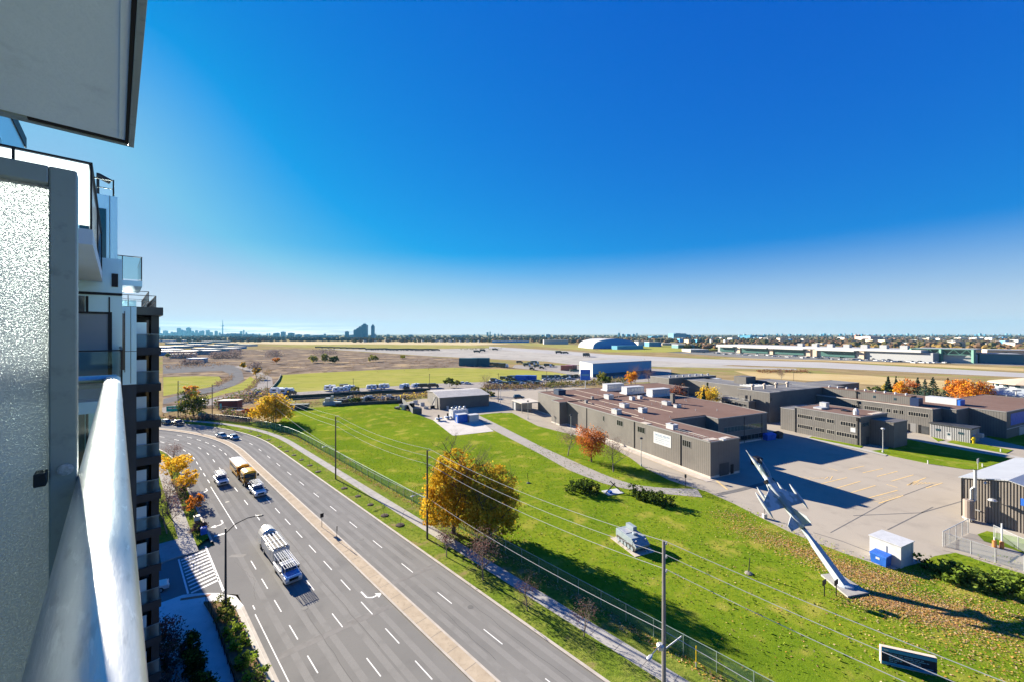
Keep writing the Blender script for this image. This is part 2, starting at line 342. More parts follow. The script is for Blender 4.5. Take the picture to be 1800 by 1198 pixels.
sheet('forecourt', [RD(65.4, 6), RD(64.3, 7.6), RD(62.6, 9.3), RD(60.4, 10.7), RD(57.6, 11.0), RD(-30, 11.0), RD(-30, -3), RD(65.4, -3)], .0, mat('forecourt_paving', (.60, .60, .58), (.66, .66, .64), .4, c3=(.54, .54, .52), s3=1.1, t3=.62, rough=.9), zbot=-.2)
sheet('tactile_strip', [RD(64.7, 5.7, 0), RD(64.2, 5.6, 0), RD(62.7, 8.2, 0), RD(63.1, 8.6, 0)], .012, mat('tactile', (.35, .15, .09), (.4, .2, .13), 5))
sheet('corner_walk', [RD(84, 3), RD(84, 7.1), RD(77, 8.9), RD(77.2, 7.0), RD(76.7, 3)], .012, m_walk, zbot=-.2)
# markings
mk = MB(); MZ = -.114
def dash(n, s, ln, w=.11): ribbon('m', steps(s, s+ln, 1.5), n - w/2, n + w/2, MZ, None, mb=mk)
for k in range(-6, 22):
    dash(21.55, 38.9 + 6.3*k, 3.1)
for k in range(-3, 18):
    dash(18.2, 36.4 + 9.2*k, 3.1); dash(29.35, 31.0 + 9.1*k, 3.1)
for k in range(0, 8): dash(14.0, 34.8 + 6.1*k - 12, 3.0)
dash(14.6, 81.6, 26.5)
for k in range(0, 10): dash(14.8, 111 + 6.1*k, 3.0)
dash(10.95 + .9, 57, -1)
ribbon('m', steps(-40, 55, 4), 11.62, 11.72, MZ, None, mb=mk)
for i in range(11):                      # zebra crossing over the side street
    t = i/10.5; a = 76.0 - 11.0*t; b = a - .62
    mk.quad(RD(a, 6.7 + .1*t, MZ+.01), RD(a + .9, 9.7 + .2*t, MZ+.01), RD(b + 1.1, 9.7 + .2*t, MZ+.01), RD(b + .25, 6.7 + .1*t, MZ+.01))
mk.quad(RD(78.2, 10.0, MZ+.01), RD(78.0, 9.8, MZ+.01), RD(62.8, 9.7, MZ+.01), RD(62.9, 9.95, MZ+.01))
mk.quad(RD(76.6, 6.6, MZ+.01), RD(76.4, 6.4, MZ+.01), RD(65.4, 6.4, MZ+.01), RD(65.4, 6.6, MZ+.01))
def arrow(s, n, side):                  # turn arrow: shaft, bend, head; traffic runs towards smaller s on this side
    P = lambda a, b: RD(s - a, n + side*b, MZ+.002)
    mk.quad(P(0, -.2), P(0, .0), P(1.6, .0), P(1.6, -.2)); mk.quad(P(1.6, -.2), P(1.6, .0), P(2.0, .5), P(2.25, .4)); mk.quad(P(2.0, .5), P(2.0, 1.0), P(2.25, 1.0), P(2.25, .4))
    mk.quad(P(1.55, 1.0), P(2.7, 1.0), P(2.12, 1.75))
arrow(50.2, 22.5, 1); arrow(87.3, 13.2, -1); arrow(107.5, 13.6, -1)
mk.quad(RD(81.3, 11.4, MZ), RD(81.3, 13.0, MZ), RD(80.8, 13.0, MZ), RD(80.8, 11.4, MZ))
struct('road_markings', mk, m_white)
pt = MB()                               # patched trenches across the asphalt
pt.quad(RD(46.5, 11.8, -.117), RD(45.6, 24, -.117), RD(44.6, 24, -.117), RD(45.5, 11.8, -.117)); pt.quad(RD(49.5, 26.1, -.117), RD(48.9, 32.8, -.117), RD(47.9, 32.8, -.117), RD(48.5, 26.1, -.117))
pt.quad(RD(72, 11.8, -.117), RD(72.4, 12.4, -.117), RD(71, 14.0, -.117), RD(70.4, 13.4, -.117))
struct('road_patch', pt, mat('patch', (.15, .145, .14), (.185, .18, .175), .8, rough=.9))
cr = MB()
for (sa, na, sb, nb) in ((70, 12.2, 63, 13.2), (63, 13.2, 58, 12.3), (40, 19.8, 60, 19.6), (60, 19.6, 95, 20.0), (20, 30.8, 46, 31.2), (52, 30.9, 88, 31.1), (30, 16.1, 55, 16.0), (100, 16.4, 130, 16.5), (44, 28.0, 30, 27.4), (88, 27.6, 120, 27.9)):
    q = [(sa + (sb-sa)*i/14, na + (nb-na)*i/14 + R.uniform(-.12, .12)) for i in range(15)]
    for i in range(14): cr.quad(RD(q[i][0], q[i][1], -.1165), RD(q[i+1][0], q[i+1][1], -.1165), RD(q[i+1][0], q[i+1][1]+.05, -.1165), RD(q[i][0], q[i][1]+.05, -.1165))
struct('road_crack', cr, mat('crack_sealer', (.10, .10, .10)))
jt = MB()                               # expansion joints
for s in range(-20, 150, 3):
    jt.quad(RD(s, 36.9, .026), RD(s, 38.7, .026), RD(s+.05, 38.7, .026), RD(s+.05, 36.9, .026))
    jt.quad(RD(s, 24.3, .044), RD(s, 25.7, .044), RD(s+.05, 25.7, .044), RD(s+.05, 24.3, .044))
struct('pavement_joint', jt, mat('joint', (.2, .18, .16)))
m_wear = mat('tyre_wear', (.225, .221, .21), (.26, .255, .243), .06, c3=(.175, .172, .163), s3=.4, t3=.6, w3=.12, c4=(.21, .206, .196), s4=14, t4=.5, w4=.25, detail=8, rough=.9, spec=.0)
tw = MB()
for n in (13.1, 15.6, 16.9, 19.3, 20.2, 22.4, 27.0, 28.6, 30.2, 32.0): ribbon('w', steps(-40, 220, 4), n-.33, n+.33, -.1175, None, mb=tw)
struct('tyre_tracks', tw, m_wear)
for i, (s, n) in enumerate(((52, 16.2), (74, 18.8), (63, 28.2), (38, 30.6), (96, 15.6), (88, 29.9))):
    o = bpy.data.objects.new('manhole_cover', bpy.data.objects['manhole_cover'].data) if i else MB().lathe([(.36, 0), (.36, .006), (.30, .007), (.02, .007)], n=18).build('manhole_cover', mat('cast_iron', (.10, .10, .10), (.14, .14, .135), 20, rough=.7))
    if i: COL.objects.link(o)
    o.location = RD(s, n, -.1165); tag(o, 'round iron manhole cover set in the asphalt of the street', 'manhole', 'manhole covers in the street')
# --- the base: yard, lawns, path, pads
sheet('yard', [UV(-13, -2), UV(-13, 60), UV(-15, 68), UV(-13, 90), UV(-12, 120), UV(8, 150), UV(60, 150), UV(150, 60), UV(150, -70), UV(30, -60), UV(13, -50), UV(4, -45)] + px((1540, 990), (1480, 975), (1420, 950), (1384, 936), (1330, 908), (1280, 884), (1212, 870)), -.07, m_asph2)
def bumpy(x, y):
    z = 0
    for (cx, cy), a, r in ((G(640, 722).xy, 1.3, 11), (G(600, 745).xy, -.5, 8), (G(690, 735).xy, .9, 10), (G(560, 760).xy, .6, 12), (G(720, 770).xy, .5, 9)):
        z += a*math.exp(-((x-cx)**2 + (y-cy)**2)/(r*r))
    return z
fence_n = 41.9
lawn_edge = [RD(s, fence_n) for s in steps(-60, 176, 6)]
far_lawn = px((490, 741), (503, 727), (520, 718), (587, 712.5), (700, 707), (705, 716), (735, 729), (762, 738), (795, 764), (866, 757), (852, 742), (842, 728), (868, 725), (900, 724.5), (945, 747.5), (982, 757), (1010, 763.5), (1062, 778), (1107, 803), (1127, 818), (1175, 842), (1207, 853), (1240, 862), (1290, 884), (1330, 905), (1384, 932), (1420, 947), (1480, 970), (1536, 989), (1573, 999), (1622, 987), (1643, 976), (1680, 970), (1725, 985), (1800, 1008), (1900, 1040))
sheet('lawn', lawn_edge + far_lawn + [G(2600, 1240)] + [Vector((75, -20, 0))], .0, m_lawn, cell=5.0, disp=bumpy)
path = MB()
up = px((838, 727), (873, 744), (950, 783), (1025, 817), (1055, 830), (1080, 840), (1112, 850), (1150, 855), (1180, 857), (1225, 858), z=.03)
dn = px((826, 731), (860, 751), (950, 797), (1000, 825), (1033, 838), (1060, 848), (1095, 857), (1125, 862), (1170, 867), (1235, 873), z=.03)
for i in range(len(up)-1): path.quad(up[i], dn[i], dn[i+1], up[i+1])
struct('path', path, mat('path_asphalt', (.27, .25, .225), (.30, .28, .255), .3, c3=(.25, .23, .21), s3=1.5, t3=.6, w3=.15, rough=.92, detail=7))
sheet('garage_apron', px((735, 727), (762, 738), (850, 744), (842, 728), (900, 722), (880, 700), (840, 695), (740, 700), (704, 708)), -.03, m_asph2)
sheet('concrete_pad', px((761, 737), (796, 765), (868, 757), (842, 738), (790, 733)), .05, mat('pad', (.42, .39, .36), (.47, .44, .41), .3, c3=(.38, .35, .325), s3=1.2, t3=.62, w3=.08, rough=.9), zbot=-.2)
kerbl = MB()
def lawnb(name, pts): sheet(name, px(*pts, z=.0), .02, m_lawn, zbot=-.2)
lawnb('strip_lawn', ((1422, 768), (1427, 766), (1517, 783), (1512, 786)))
lawnb('front_lawn', ((1533, 791), (1560, 788), (1583, 768), (1640, 780), (1715, 794), (1780, 805), (1739, 818), (1725, 824.5), (1694, 823), (1633, 813.6), (1567, 800)))
lawnb('hut_lawn', ((1637.5, 766.5), (1661, 772), (1649, 775)))
lawnb('drive_lawn', ((1664, 776), (1674, 772.5), (1717, 778), (1760, 786), (1780, 790), (1769, 795.5), (1717, 787)))
lawnb('rear_lawn', ((1730, 766), (1800, 758), (1900, 772), (1900, 800), (1800, 783), (1760, 774)))
wl = MB()
wl.quad(*px((1412, 769), (1424, 764.5), (1427, 766), (1422, 768), (1512, 786), (1560, 798), (1556, 800), (1505, 788), z=.03))
wl.quad(*px((1640, 772), (1668, 776), (1762, 796), (1800, 803), (1800, 806), (1758, 799), (1660, 779), z=-.02))
struct('base_walk', wl, m_walk)
sheet('wall_apron', [UV(-2.4, -1), UV(0, -1), UV(0, 58), UV(-2.4, 58)], -.03, m_conc)
ym = MB()                               # faded yellow parking lines
def yl(a, b, w=.16):
    w = w*1.5
    p, q = UV(*a, -.055), UV(*b, -.055); t = (q-p).normalized(); nrm = Vector((-t.y, t.x, 0))*w/2; ym.quad(p-nrm, q-nrm, q+nrm, p+nrm)
def z4(x, y): return toUV(G(1300 + x/3.6, 640 + y/3.6))
for a, b in (((500, 755), (680, 712)), ((600, 783), (765, 735)), ((690, 812), (860, 762)), ((800, 845), (1000, 792)), ((690, 660), (790, 638)), ((780, 682), (905, 655)), ((870, 705), (1000, 672)), ((960, 735), (1100, 695)), ((560, 652), (620, 668)), ((930, 755), (1000, 775)), ((880, 875), (1035, 825)), ((1060, 760), (1180, 712)), ((1180, 778), (1285, 745))):
    yl(z4(*a), z4(*b))
for i in range(7): yl(z4(375 + 33*i, 702 + 4*i), z4(420 + 28*i, 728 - 4*i), .12); yl(z4(830 + 25*i, 855 - 6*i), z4(890 + 22*i, 868 - 7*i), .1); yl(z4(1070 + 26*i, 760 - 6*i + 4*i), z4(1110 + 24*i, 735 + 2*i), .1)
yl((.2, -1.4), (-2.2, -6), .3)
for i in range(5): yl((-2.3, 6 + 6*i), (-.4, 8 + 6*i), .14)
yl((-2.35, 0), (-2.35, 48), .16)
struct('parking_lines', ym, m_yellow)
sc_ = MB()
for pts in (((1290, 745), (1290, 768)),): pass
def seam(pts, w=.25):
    for (a, b) in zip(pts, pts[1:]):
        p, q = G(*a, -.06), G(*b, -.06); t = (q-p).normalized(); nrm = Vector((-t.y, t.x, 0))*w/2; sc_.quad(p-nrm, q-nrm, q+nrm, p+nrm)
seam([(1263, 868), (1300, 860), (1345, 848)], 1.2); seam([(1430, 935), (1480, 950), (1545, 975)], .2); seam([(1460, 935), (1560, 880), (1640, 850)], .15); seam([(1500, 905), (1620, 900), (1690, 880)], .2); seam([(1560, 930), (1640, 890)], .18)
struct('yard_seam', sc_, mat('seam', (.115, .11, .105), (.15, .145, .14), 1))
# ------------------------------------------------------------------ the apartment block the photograph was taken from (x = out from the facade, y = along the street)
m_panel = mat('cladding_panel', (.56, .84, .93), (.60, .88, .97), .4, rough=.3, spec=.7, metal=.35, coord='O')
m_dpanel = mat('dark_cladding', (.035, .038, .042), (.05, .053, .058), .6, rough=.5, spec=.35, coord='O')
m_soffit = mat('soffit_paint', (.62, .76, .84), (.66, .80, .88), .9, c3=(.57, .70, .78), s3=3.5, t3=.66, w3=.1, rough=.8, coord='O', bump=.12, bscale=30)
m_alum = mat('aluminium', (.27, .34, .34), (.31, .38, .38), 1.4, rough=.45, metal=.35, coord='O', c3=(.24, .30, .30), s3=22, t3=.62, w3=.08)
m_rail = mat('worn_rail_metal', (.50, .51, .52), (.57, .58, .585), 5.0, c3=(.43, .44, .45), s3=75, t3=.62, w3=.08, c4=(.66, .67, .67), s4=110, t4=.63, w4=.04, rough=.36, metal=.65, coord='O', stretch=(1, .14, 1), bump=.03, bscale=60)
m_conc_bolt = mat('bolt_zinc', (.6, .62, .6), (.4, .42, .4), 160, rough=.5, coord='O'); m_dark = mat('dark_metal', (.03, .032, .035), rough=.5)
m_groove = mat('groove_shade', (.02, .02, .022), rough=.9)
m_glass = mat('window_glass', (.03, .06, .075), rough=.06, spec=.8)
m_slab = mat('slab_paint', (.62, .75, .82), (.66, .79, .86), .7, rough=.7, coord='O')
def frost():
    m = bpy.data.materials.new('frosted_glass'); m.use_nodes = True; nt = m.node_tree; nt.nodes.clear(); N = nt.nodes.new; L = nt.links.new
    o = N('ShaderNodeOutputMaterial'); g = N('ShaderNodeBsdfGlass'); g.inputs['Roughness'].default_value = .45; g.inputs['IOR'].default_value = 1.35; g.inputs['Color'].default_value = (.6, .66, .68, 1)
    t = N('ShaderNodeBsdfTranslucent'); t.inputs['Color'].default_value = (.42, .46, .48, 1)
    gl = N('ShaderNodeBsdfGlossy'); gl.inputs['Roughness'].default_value = .35; gl.inputs['Color'].default_value = (.7, .75, .78, 1)
    tc = N('ShaderNodeTexCoord'); n = N('ShaderNodeTexNoise'); n.inputs['Scale'].default_value = 300; n.inputs['Detail'].default_value = 2; L(tc.outputs['Object'], n.inputs['Vector'])
    n2 = N('ShaderNodeTexNoise'); n2.inputs['Scale'].default_value = 3.2; n2.inputs['Detail'].default_value = 4
    mp = N('ShaderNodeMapping'); mp.inputs['Scale'].default_value = (4, 1, .6); L(tc.outputs['Object'], mp.inputs[0]); L(mp.outputs[0], n2.inputs['Vector'])
    b = N('ShaderNodeBump'); b.inputs['Strength'].default_value = .9; b.inputs['Distance'].default_value = .004; L(n.outputs[0], b.inputs['Height'])
    for x in (g, t, gl): L(b.outputs[0], x.inputs['Normal'])
    df = N('ShaderNodeBsdfDiffuse'); df.inputs[0].default_value = (.82, .92, .95, 1); m0 = N('ShaderNodeMixShader'); m0.inputs[0].default_value = .55; L(t.outputs[0], m0.inputs[1]); L(df.outputs[0], m0.inputs[2])
    m1 = N('ShaderNodeMixShader'); m1.inputs[0].default_value = .74; L(g.outputs[0], m1.inputs[1]); L(m0.outputs[0], m1.inputs[2])
    sk = N('ShaderNodeMapRange'); sk.inputs[1].default_value = .42; sk.inputs[2].default_value = .66; sk.inputs[3].default_value = .90; sk.inputs[4].default_value = .34; L(n.outputs[0], sk.inputs[0]); L(sk.outputs[0], m1.inputs[0])
    m2 = N('ShaderNodeMixShader'); mr = N('ShaderNodeMapRange'); mr.inputs[1].default_value = .35; mr.inputs[2].default_value = .7; mr.inputs[3].default_value = .05; mr.inputs[4].default_value = .16; L(n2.outputs[0], mr.inputs[0]); L(mr.outputs[0], m2.inputs[0])
    L(m1.outputs[0], m2.inputs[1]); L(gl.outputs[0], m2.inputs[2]); L(m2.outputs[0], o.inputs[0]); return m
m_frost = frost()
def clear_glass():
    m = bpy.data.materials.new('railing_glass'); m.use_nodes = True; nt = m.node_tree; nt.nodes.clear(); N = nt.nodes.new; L = nt.links.new
    o = N('ShaderNodeOutputMaterial'); t = N('ShaderNodeBsdfTransparent'); t.inputs[0].default_value = (.72, .86, .88, 1)
    g = N('ShaderNodeBsdfGlossy'); g.inputs['Roughness'].default_value = .05; f = N('ShaderNodeFresnel'); f.inputs[0].default_value = 1.5
    x = N('ShaderNodeMixShader'); L(f.outputs[0], x.inputs[0]); L(t.outputs[0], x.inputs[1]); L(g.outputs[0], x.inputs[2]); L(x.outputs[0], o.inputs[0]); return m
m_clear = clear_glass()
def milk():
    m = bpy.data.materials.new('milky_glass'); m.use_nodes = True; nt = m.node_tree; nt.nodes.clear(); N = nt.nodes.new; L = nt.links.new
    o = N('ShaderNodeOutputMaterial'); t = N('ShaderNodeBsdfTransparent'); t.inputs[0].default_value = (.9, .96, .97, 1); d = N('ShaderNodeBsdfTranslucent'); d.inputs[0].default_value = (.6, .66, .68, 1)
    x = N('ShaderNodeMixShader'); x.inputs[0].default_value = .38; L(t.outputs[0], x.inputs[1]); L(d.outputs[0], x.inputs[2]); L(x.outputs[0], o.inputs[0]); return m
m_milk = milk()
TA = atan2(NY, NX)
T = thing('apartment_building', 'tall apartment block of pale panels with glass balconies and a dark lower wing', 'building', (0, 0, 0), TA)
E0 = 33.0
# own balcony: rail, guard glass, screen, slab above
def rail_prof(cx, cz, rx, rz_, y, n=20): return [Vector((cx + rx*cos(2*pi*i/n), y, cz + rz_*(sin(2*pi*i/n)))) for i in range(n)]
r = MB(); xs = (-.021, E0-.322)
r.loft([rail_prof(xs[0], xs[1], .042, .022, y) for y in (-1.2, -.4, .3, 1.0, 1.4, 2.6, 4.2)])
railing = r.build('balcony_railing', m_rail, T, smooth=True)
q = MB(); q.loft([[Vector((x, 4.16 + .042*cos(2*pi*i/14), E0-.322 + .03*sin(2*pi*i/14))) for i in range(14)] for x in (.0, -1.9)]); q.build('end_rail', m_rail, railing, smooth=True)
for y in (.55, 1.85, 3.1): q = MB(); q.b2(-.03, -.012, y-.03, y+.03, E0-1.35, E0-.34); q.build('rail_post', m_dark, railing)
q = MB(); q.b2(.010, .018, -1.2, 4.2, E0-1.45, E0-.345); q.b2(-1.9, .02, 4.19, 4.2, E0-1.4, E0-.36); q.build('guard_glass', m_clear, railing)
sp = MB()
sp.b2(-.103, -.062, 1.30, 1.35, E0-1.4, E0+.36); sp.b2(-1.9, -.103, 1.30, 1.35, E0+.322, E0+.36)
scr = sp.build('privacy_screen', m_alum, T, bevel=.003)
q = MB(); q.b2(-1.9, -.103, 1.327, 1.333, E0-1.4, E0+.322); q.build('frosted_pane', m_frost, scr)
q = MB(); q.b2(-.121, -.1035, 1.262, 1.2995, E0-.312, E0-.285); q.build('bracket', m_dark, scr, bevel=.002)
q = MB(); q.loft([[Vector((-.079 + rr*cos(2*pi*i/14), yy, E0-.292 + rr*sin(2*pi*i/14))) for i in range(14)] for rr, yy in ((.0125, 1.2995), (.0125, 1.296), (.009, 1.2945), (.002, 1.294))]); q.build('bolt', m_conc_bolt, scr, smooth=False)
sl = MB(); sl.b2(-1.95, .062, -4, 4.16, E0+1.44, E0+1.66)
slab = sl.build('balcony_slab', m_soffit, T)
q = MB(); q.b2(.0625, .094, -4, 4.2, E0+1.425, E0+1.68); q.b2(-1.95, .0615, 4.163, 4.2, E0+1.425, E0+1.68); q.build('edge_trim', m_alum, slab, bevel=.002)
q = MB(); q.b2(.045, .0618, -4, 4.15, E0+1.428, E0+1.45); q.b2(-1.95, .045, 4.12, 4.16, E0+1.433, E0+1.45); q.build('drip_groove', m_groove, slab)  # near-black strips under the soffit stand in for the shade inside the groove
q = MB(); q.b2(.012, .024, -4, 4.09, E0+1.432, E0+1.45); q.build('bead', m_soffit, slab)
q = MB(); q.b2(-.78, -.42, 4.118, 4.1625, E0+1.427, E0+1.45); q.build('joint_cover', m_alum, slab)
# main wall, setback blocks
wl = MB(); wl.b2(-14, -1.95, -12, 18.8, 0, E0+5.87); wl.build('wall', m_panel, T)
for y in (-1, 6.5, 12.2, 16.6): q = MB(); q.b2(-1.95, -1.93, y, y+1.9, E0-1.2, E0+1.3); q.build('window', m_glass, T)
for y in (6.5, 12.2): q = MB(); q.b2(-1.95, -1.93, y, y+3, E0+2, E0+4.6); q.build('window', m_glass, T)
q = MB(); q.b2(-1.945, -1.92, -12, 18.8, E0+1.46, E0+1.60); q.b2(-1.945, -1.92, -12, 18.8, E0+5.6, E0+5.9); q.build('facade_band', m_dark, T)
def balcony(x1, y0, y1, zs, glass=True, frosted=False, top=1.1, x0=-1.95, m=m_slab):
    s = MB(); s.b2(x0, x1, y0, y1, zs-.25, zs); o = s.build('balcony_slab', m, T)
    g = MB(); g.b2(x0, x1-.03, y0+.03, y0+.045, zs+.06, zs+top-.04); g.b2(x1-.045, x1-.03, y0+.045, y1, zs+.06, zs+top-.04)
    go = g.build('balcony_railing', m_milk if frosted else m_clear, T)
    h = MB(); h.b2(x0, x1, y0, y0+.05, zs+top-.03, zs+top); h.b2(x1-.05, x1, y0+.051, y1, zs+top-.03, zs+top)
    for y in (y0+.02, (y0+y1)/2, y1-.05): h.b2(x1-.03, x1-.005, y, y+.03, zs, zs+top-.032)
    for x in (x0+.3, (x0+x1)/2): h.b2(x, x+.03, y0+.005, y0+.028, zs, zs+top-.032)
    h.build('handrail', m_dark, go)
balcony(-.28, 9.5, 15.9, E0+1.72, frosted=True)
for k in range(9):
    if k: pass
    balcony(.10, 12.4, 15.9, E0-1.43 - 2.95*k)
# block b: pale panels, window recesses
b = MB(); b.b2(-1.949, .117, 16, 23.9, 0, E0+2.15); b.build('panel_block', m_panel, T)
q = MB()
for k in range(10):
    z = E0 - 1.45 - 2.95*k
    q = MB(); q.b2(-1.9, -.62, 15.965, 15.998, z+.15, z+2.5); q.build('window', m_glass, T)
q = MB()
for k in range(10):
    z = E0 - 1.45 - 2.95*k
    q.b2(-1.94, .117, 15.95, 15.997, z+2.55, z+2.62); q.b2(-.60, -.55, 15.95, 15.997, z+.1, z+2.5); q.b2(-.16, -.13, 15.96, 15.997, z+.1, z+2.5)
q.b2(-.15, -.08, 14.0, 14.06, E0-1.43, E0+.55); q.b2(-1.9, -.15, 14.0, 14.06, E0+.5, E0+.55)
q.build('window_frame', m_dark, T)
q = MB(); q.b2(-1.9, -.15, 14.02, 14.04, E0-1.3, E0+.5); q.build('privacy_screen', mat('grey_screen', (.36, .4, .42), rough=.4), T)
q = MB(); q.b2(-.10, .03, 15.93, 15.999, E0+1.35, E0+1.72); q.build('vent', m_dark, T)
# block c
c = MB(); c.b2(-1.948, .62, 24, 43.9, E0-2.15, E0+1.2); c.build('panel_block', m_panel, T)
c = MB(); c.b2(-1.948, .62, 24.02, 43.9, 0, E0-2.152); c.build('dark_block', m_dpanel, T)
q = MB(); q.b2(.10, .24, 23.97, 23.999, E0-1.5, E0+.9); q.build('window', m_glass, T)
q = MB(); q.b2(.24, .26, 23.95, 23.999, E0-1.6, E0+1); q.b2(.43, .445, 23.985, 23.999, E0-2.1, E0+1.2); q.b2(.1, .62, 23.985, 23.999, E0-.72, E0-.70); q.build('panel_joint', m_dark, T)
# penthouse and its terrace
p = MB(); p.b2(-10, .03, 24.5, 40, E0+1.2, E0+6.0); p.build('penthouse', m_panel, T)
q = MB(); q.b2(-1.1, -.32, 24.47, 24.499, E0+2.6, E0+5.4); q.build('window', m_glass, T)
q = MB(); q.b2(-.22, -.205, 24.48, 24.499, E0+1.2, E0+6); q.b2(-1.9, .03, 24.48, 24.499, E0+2.3, E0+2.32); q.build('panel_joint', m_dark, T)
def bars(pts, zb, h, posts, name='roof_railing'):
    q = MB()
    for (a, b) in zip(pts, pts[1:]):
        q.beam((*a, zb+h), (*b, zb+h), .05, .05); q.beam((*a, zb+h*.5), (*b, zb+h*.5), .03, .03)
        n = max(1, int((Vector(b)-Vector(a)).length/posts))
        for i in range(n+1):
            p_ = Vector(a).lerp(Vector(b), i/n); q.beam((p_.x, p_.y, zb), (p_.x, p_.y, zb+h), .05, .05)
    q.build(name, m_dark, T)
bars([(-2, 24.8), (-.1, 24.8), (-.1, 38)], E0+6.0, .75, 1.6)
bars([(-2.3, 17.5), (-2.3, 18.5), (-6, 18.5)], E0+5.87, .5, 2)
q = MB(); q.tube((-.6, 26, E0+6), (-.6, 26, E0+7.3), .05); q.tube((-.6, 26, E0+7.2), (-.2, 26, E0+7.0), .12); q.build('antenna', m_dark, T); q = MB(); q.tube((-.1, 27, E0+6), (-.1, 27, E0+7.4), .02); q.build('aerial', m_dark, T)
balcony(.84, 25, 29, E0+2.45, x0=-.5, m=m_panel)
q = MB(); q.b2(-20, 4.75, 92, 112, 0, E0-1.5); q.build('far_wing', m_dpanel, T)
# block d: dark wing with stacked recessed balconies
q = MB(); q.b2(2.02, 2.5, 44, 60, 0, E0+1.55); q.b2(-1.9, .3, 44.3, 60, 0, E0+1.55); q.b2(.3, 2.02, 46, 60, 0, E0+1.55); q.build('dark_wing', m_dpanel, T)
q = MB(); q.b2(-1.9, 2.72, 43.4, 62, E0+1.552, E0+2.2); q.build('roof_slab', m_dpanel, T)
for k in range(11):
    z = E0 - 1.0 - 2.95*k
    if z < 2: break
    s = MB(); s.b2(.0, 2.6, 43.5, 45.9, z-.62, z); s.build('balcony_slab', m_dpanel, T)
    g = MB(); g.b2(.3, 2.45, 43.56, 43.58, z, z+1.0); go = g.build('balcony_railing', m_milk, T)
    h = MB(); h.b2(.3, 2.5, 43.54, 43.6, z+1.0, z+1.05); h.build('handrail', m_alum, go)
    d = MB(); d.b2(.35, 1.72, 43.72, 43.76, z+.001, z+1.95); d.build('privacy_screen', mat('pale_screen', (.55, .75, .84), rough=.3, spec=.5, metal=.2), T)
    w = MB(); w.b2(1.76, 2.018, 45.95, 45.99, z+.05, z+2.2); w.build('window', m_glass, T)
bars([(-1, 45), (1.9, 45), (1.9, 58)], E0+2.2, 1.35, 1.6)
bars([(-1, 44.0), (2.3, 44.0), (2.3, 58)], E0+2.2, .95, 1.1)
q = MB(); q.b2(-1.9, 1.2, 47, 58, E0+2.2, E0+2.9); q.build('roof_box', m_panel, T)
# ------------------------------------------------------------------ the low dark buildings of the base, in a grid (u, v) turned with their walls
m_side = mat('ribbed_siding', (.135, .124, .112), (.157, .145, .13), .25, rough=.6, spec=.3, coord='O', rib=.55, ribw=.82, ribc=.72, bump=.35, c3=(.12, .11, .10), s3=.12, t3=.55, w3=.1)
m_side2 = mat('grey_siding', (.115, .108, .10), (.133, .126, .117), .25, rough=.6, spec=.3, coord='O', rib=.6, ribw=.82, ribc=.75, bump=.35)
m_roof = mat('brown_roof', (.155, .102, .086), (.185, .125, .106), .09, c3=(.138, .09, .076), s3=.5, t3=.6, w3=.1, c4=(.178, .12, .10), s4=5, t4=.55, w4=.15, rough=.9, spec=.0, coord='O', detail=7)
m_groof = mat('grey_roof', (.13, .13, .135), (.17, .17, .175), .1, rough=.9, coord='O')
m_trim = mat('flashing', (.24, .235, .23), rough=.5, metal=.3)
m_bpane = mat('dark_pane', (.012, .014, .016), rough=.12, spec=.5); m_black = mat('black_paint', (.012, .012, .014), rough=.5)
m_plinth = mat('plinth', (.5, .46, .4), (.42, .385, .34), .6, rough=.9)
m_wpaint = mat('white_paint', (.48, .49, .50), (.43, .44, .45), 1.5, rough=.5, coord='O')
m_galv = mat('galvanised', (.52, .53, .54), (.42, .43, .44), 3, rough=.45, metal=.5, coord='O')
m_bluep = mat('blue_paint', (.02, .10, .42), (.03, .13, .5), 1.0, rough=.45, coord='O')
def ray(px_, py_): return Vector(((px_-CX)/F, 1, -(py_-HY)/F))
EU = Vector((cos(GA), sin(GA), 0)); EV = Vector((-sin(GA), cos(GA), 0)); EYE = Vector((0, 0, H))
def onU(x, y, u):
    d = ray(x, y); t = (u - (EYE - C0).dot(EU))/d.dot(EU); p = EYE + d*t; return toUV(p)[1], p.z
def onV(x, y, v):
    d = ray(x, y); t = (v - (EYE - C0).dot(EV))/d.dot(EV); p = EYE + d*t; return toUV(p)[0], p.z
def atz(x, y, z): return toUV(G(x, y, z))
def base_thing(name, label, cat, u=0, v=0): return thing(name, label, cat, UV(u, v), GA)
def loc(p, u0, v0): return [(a-u0, b-v0) for a, b in p]
def block(T_, poly, h, mw, mr, o=(0, 0), plinth=0.0, z0=-.1, trim=True):
    P = loc(poly, *o); w = MB(); w.prism(P, z0 + (plinth if plinth else 0), h); wo = w.build('wall', mw, T_)
    rf = MB(); rf.prism(P, h, h+.10); ro = rf.build('roof', mr, T_)
    if trim:
        t = MB(); n = len(P)
        for i in range(n):
            a, b = Vector((*P[i], h+.04)), Vector((*P[(i+1) % n], h+.04)); d = (b-a).normalized()*.11
            t.beam(a-d, b+d, .22, .30)
        t.build('roof_edge', m_trim, T_)
    if plinth:
        q = MB(); q.prism(P, z0, z0+plinth+.0); q.build('plinth', m_plinth, T_)
    return wo, ro
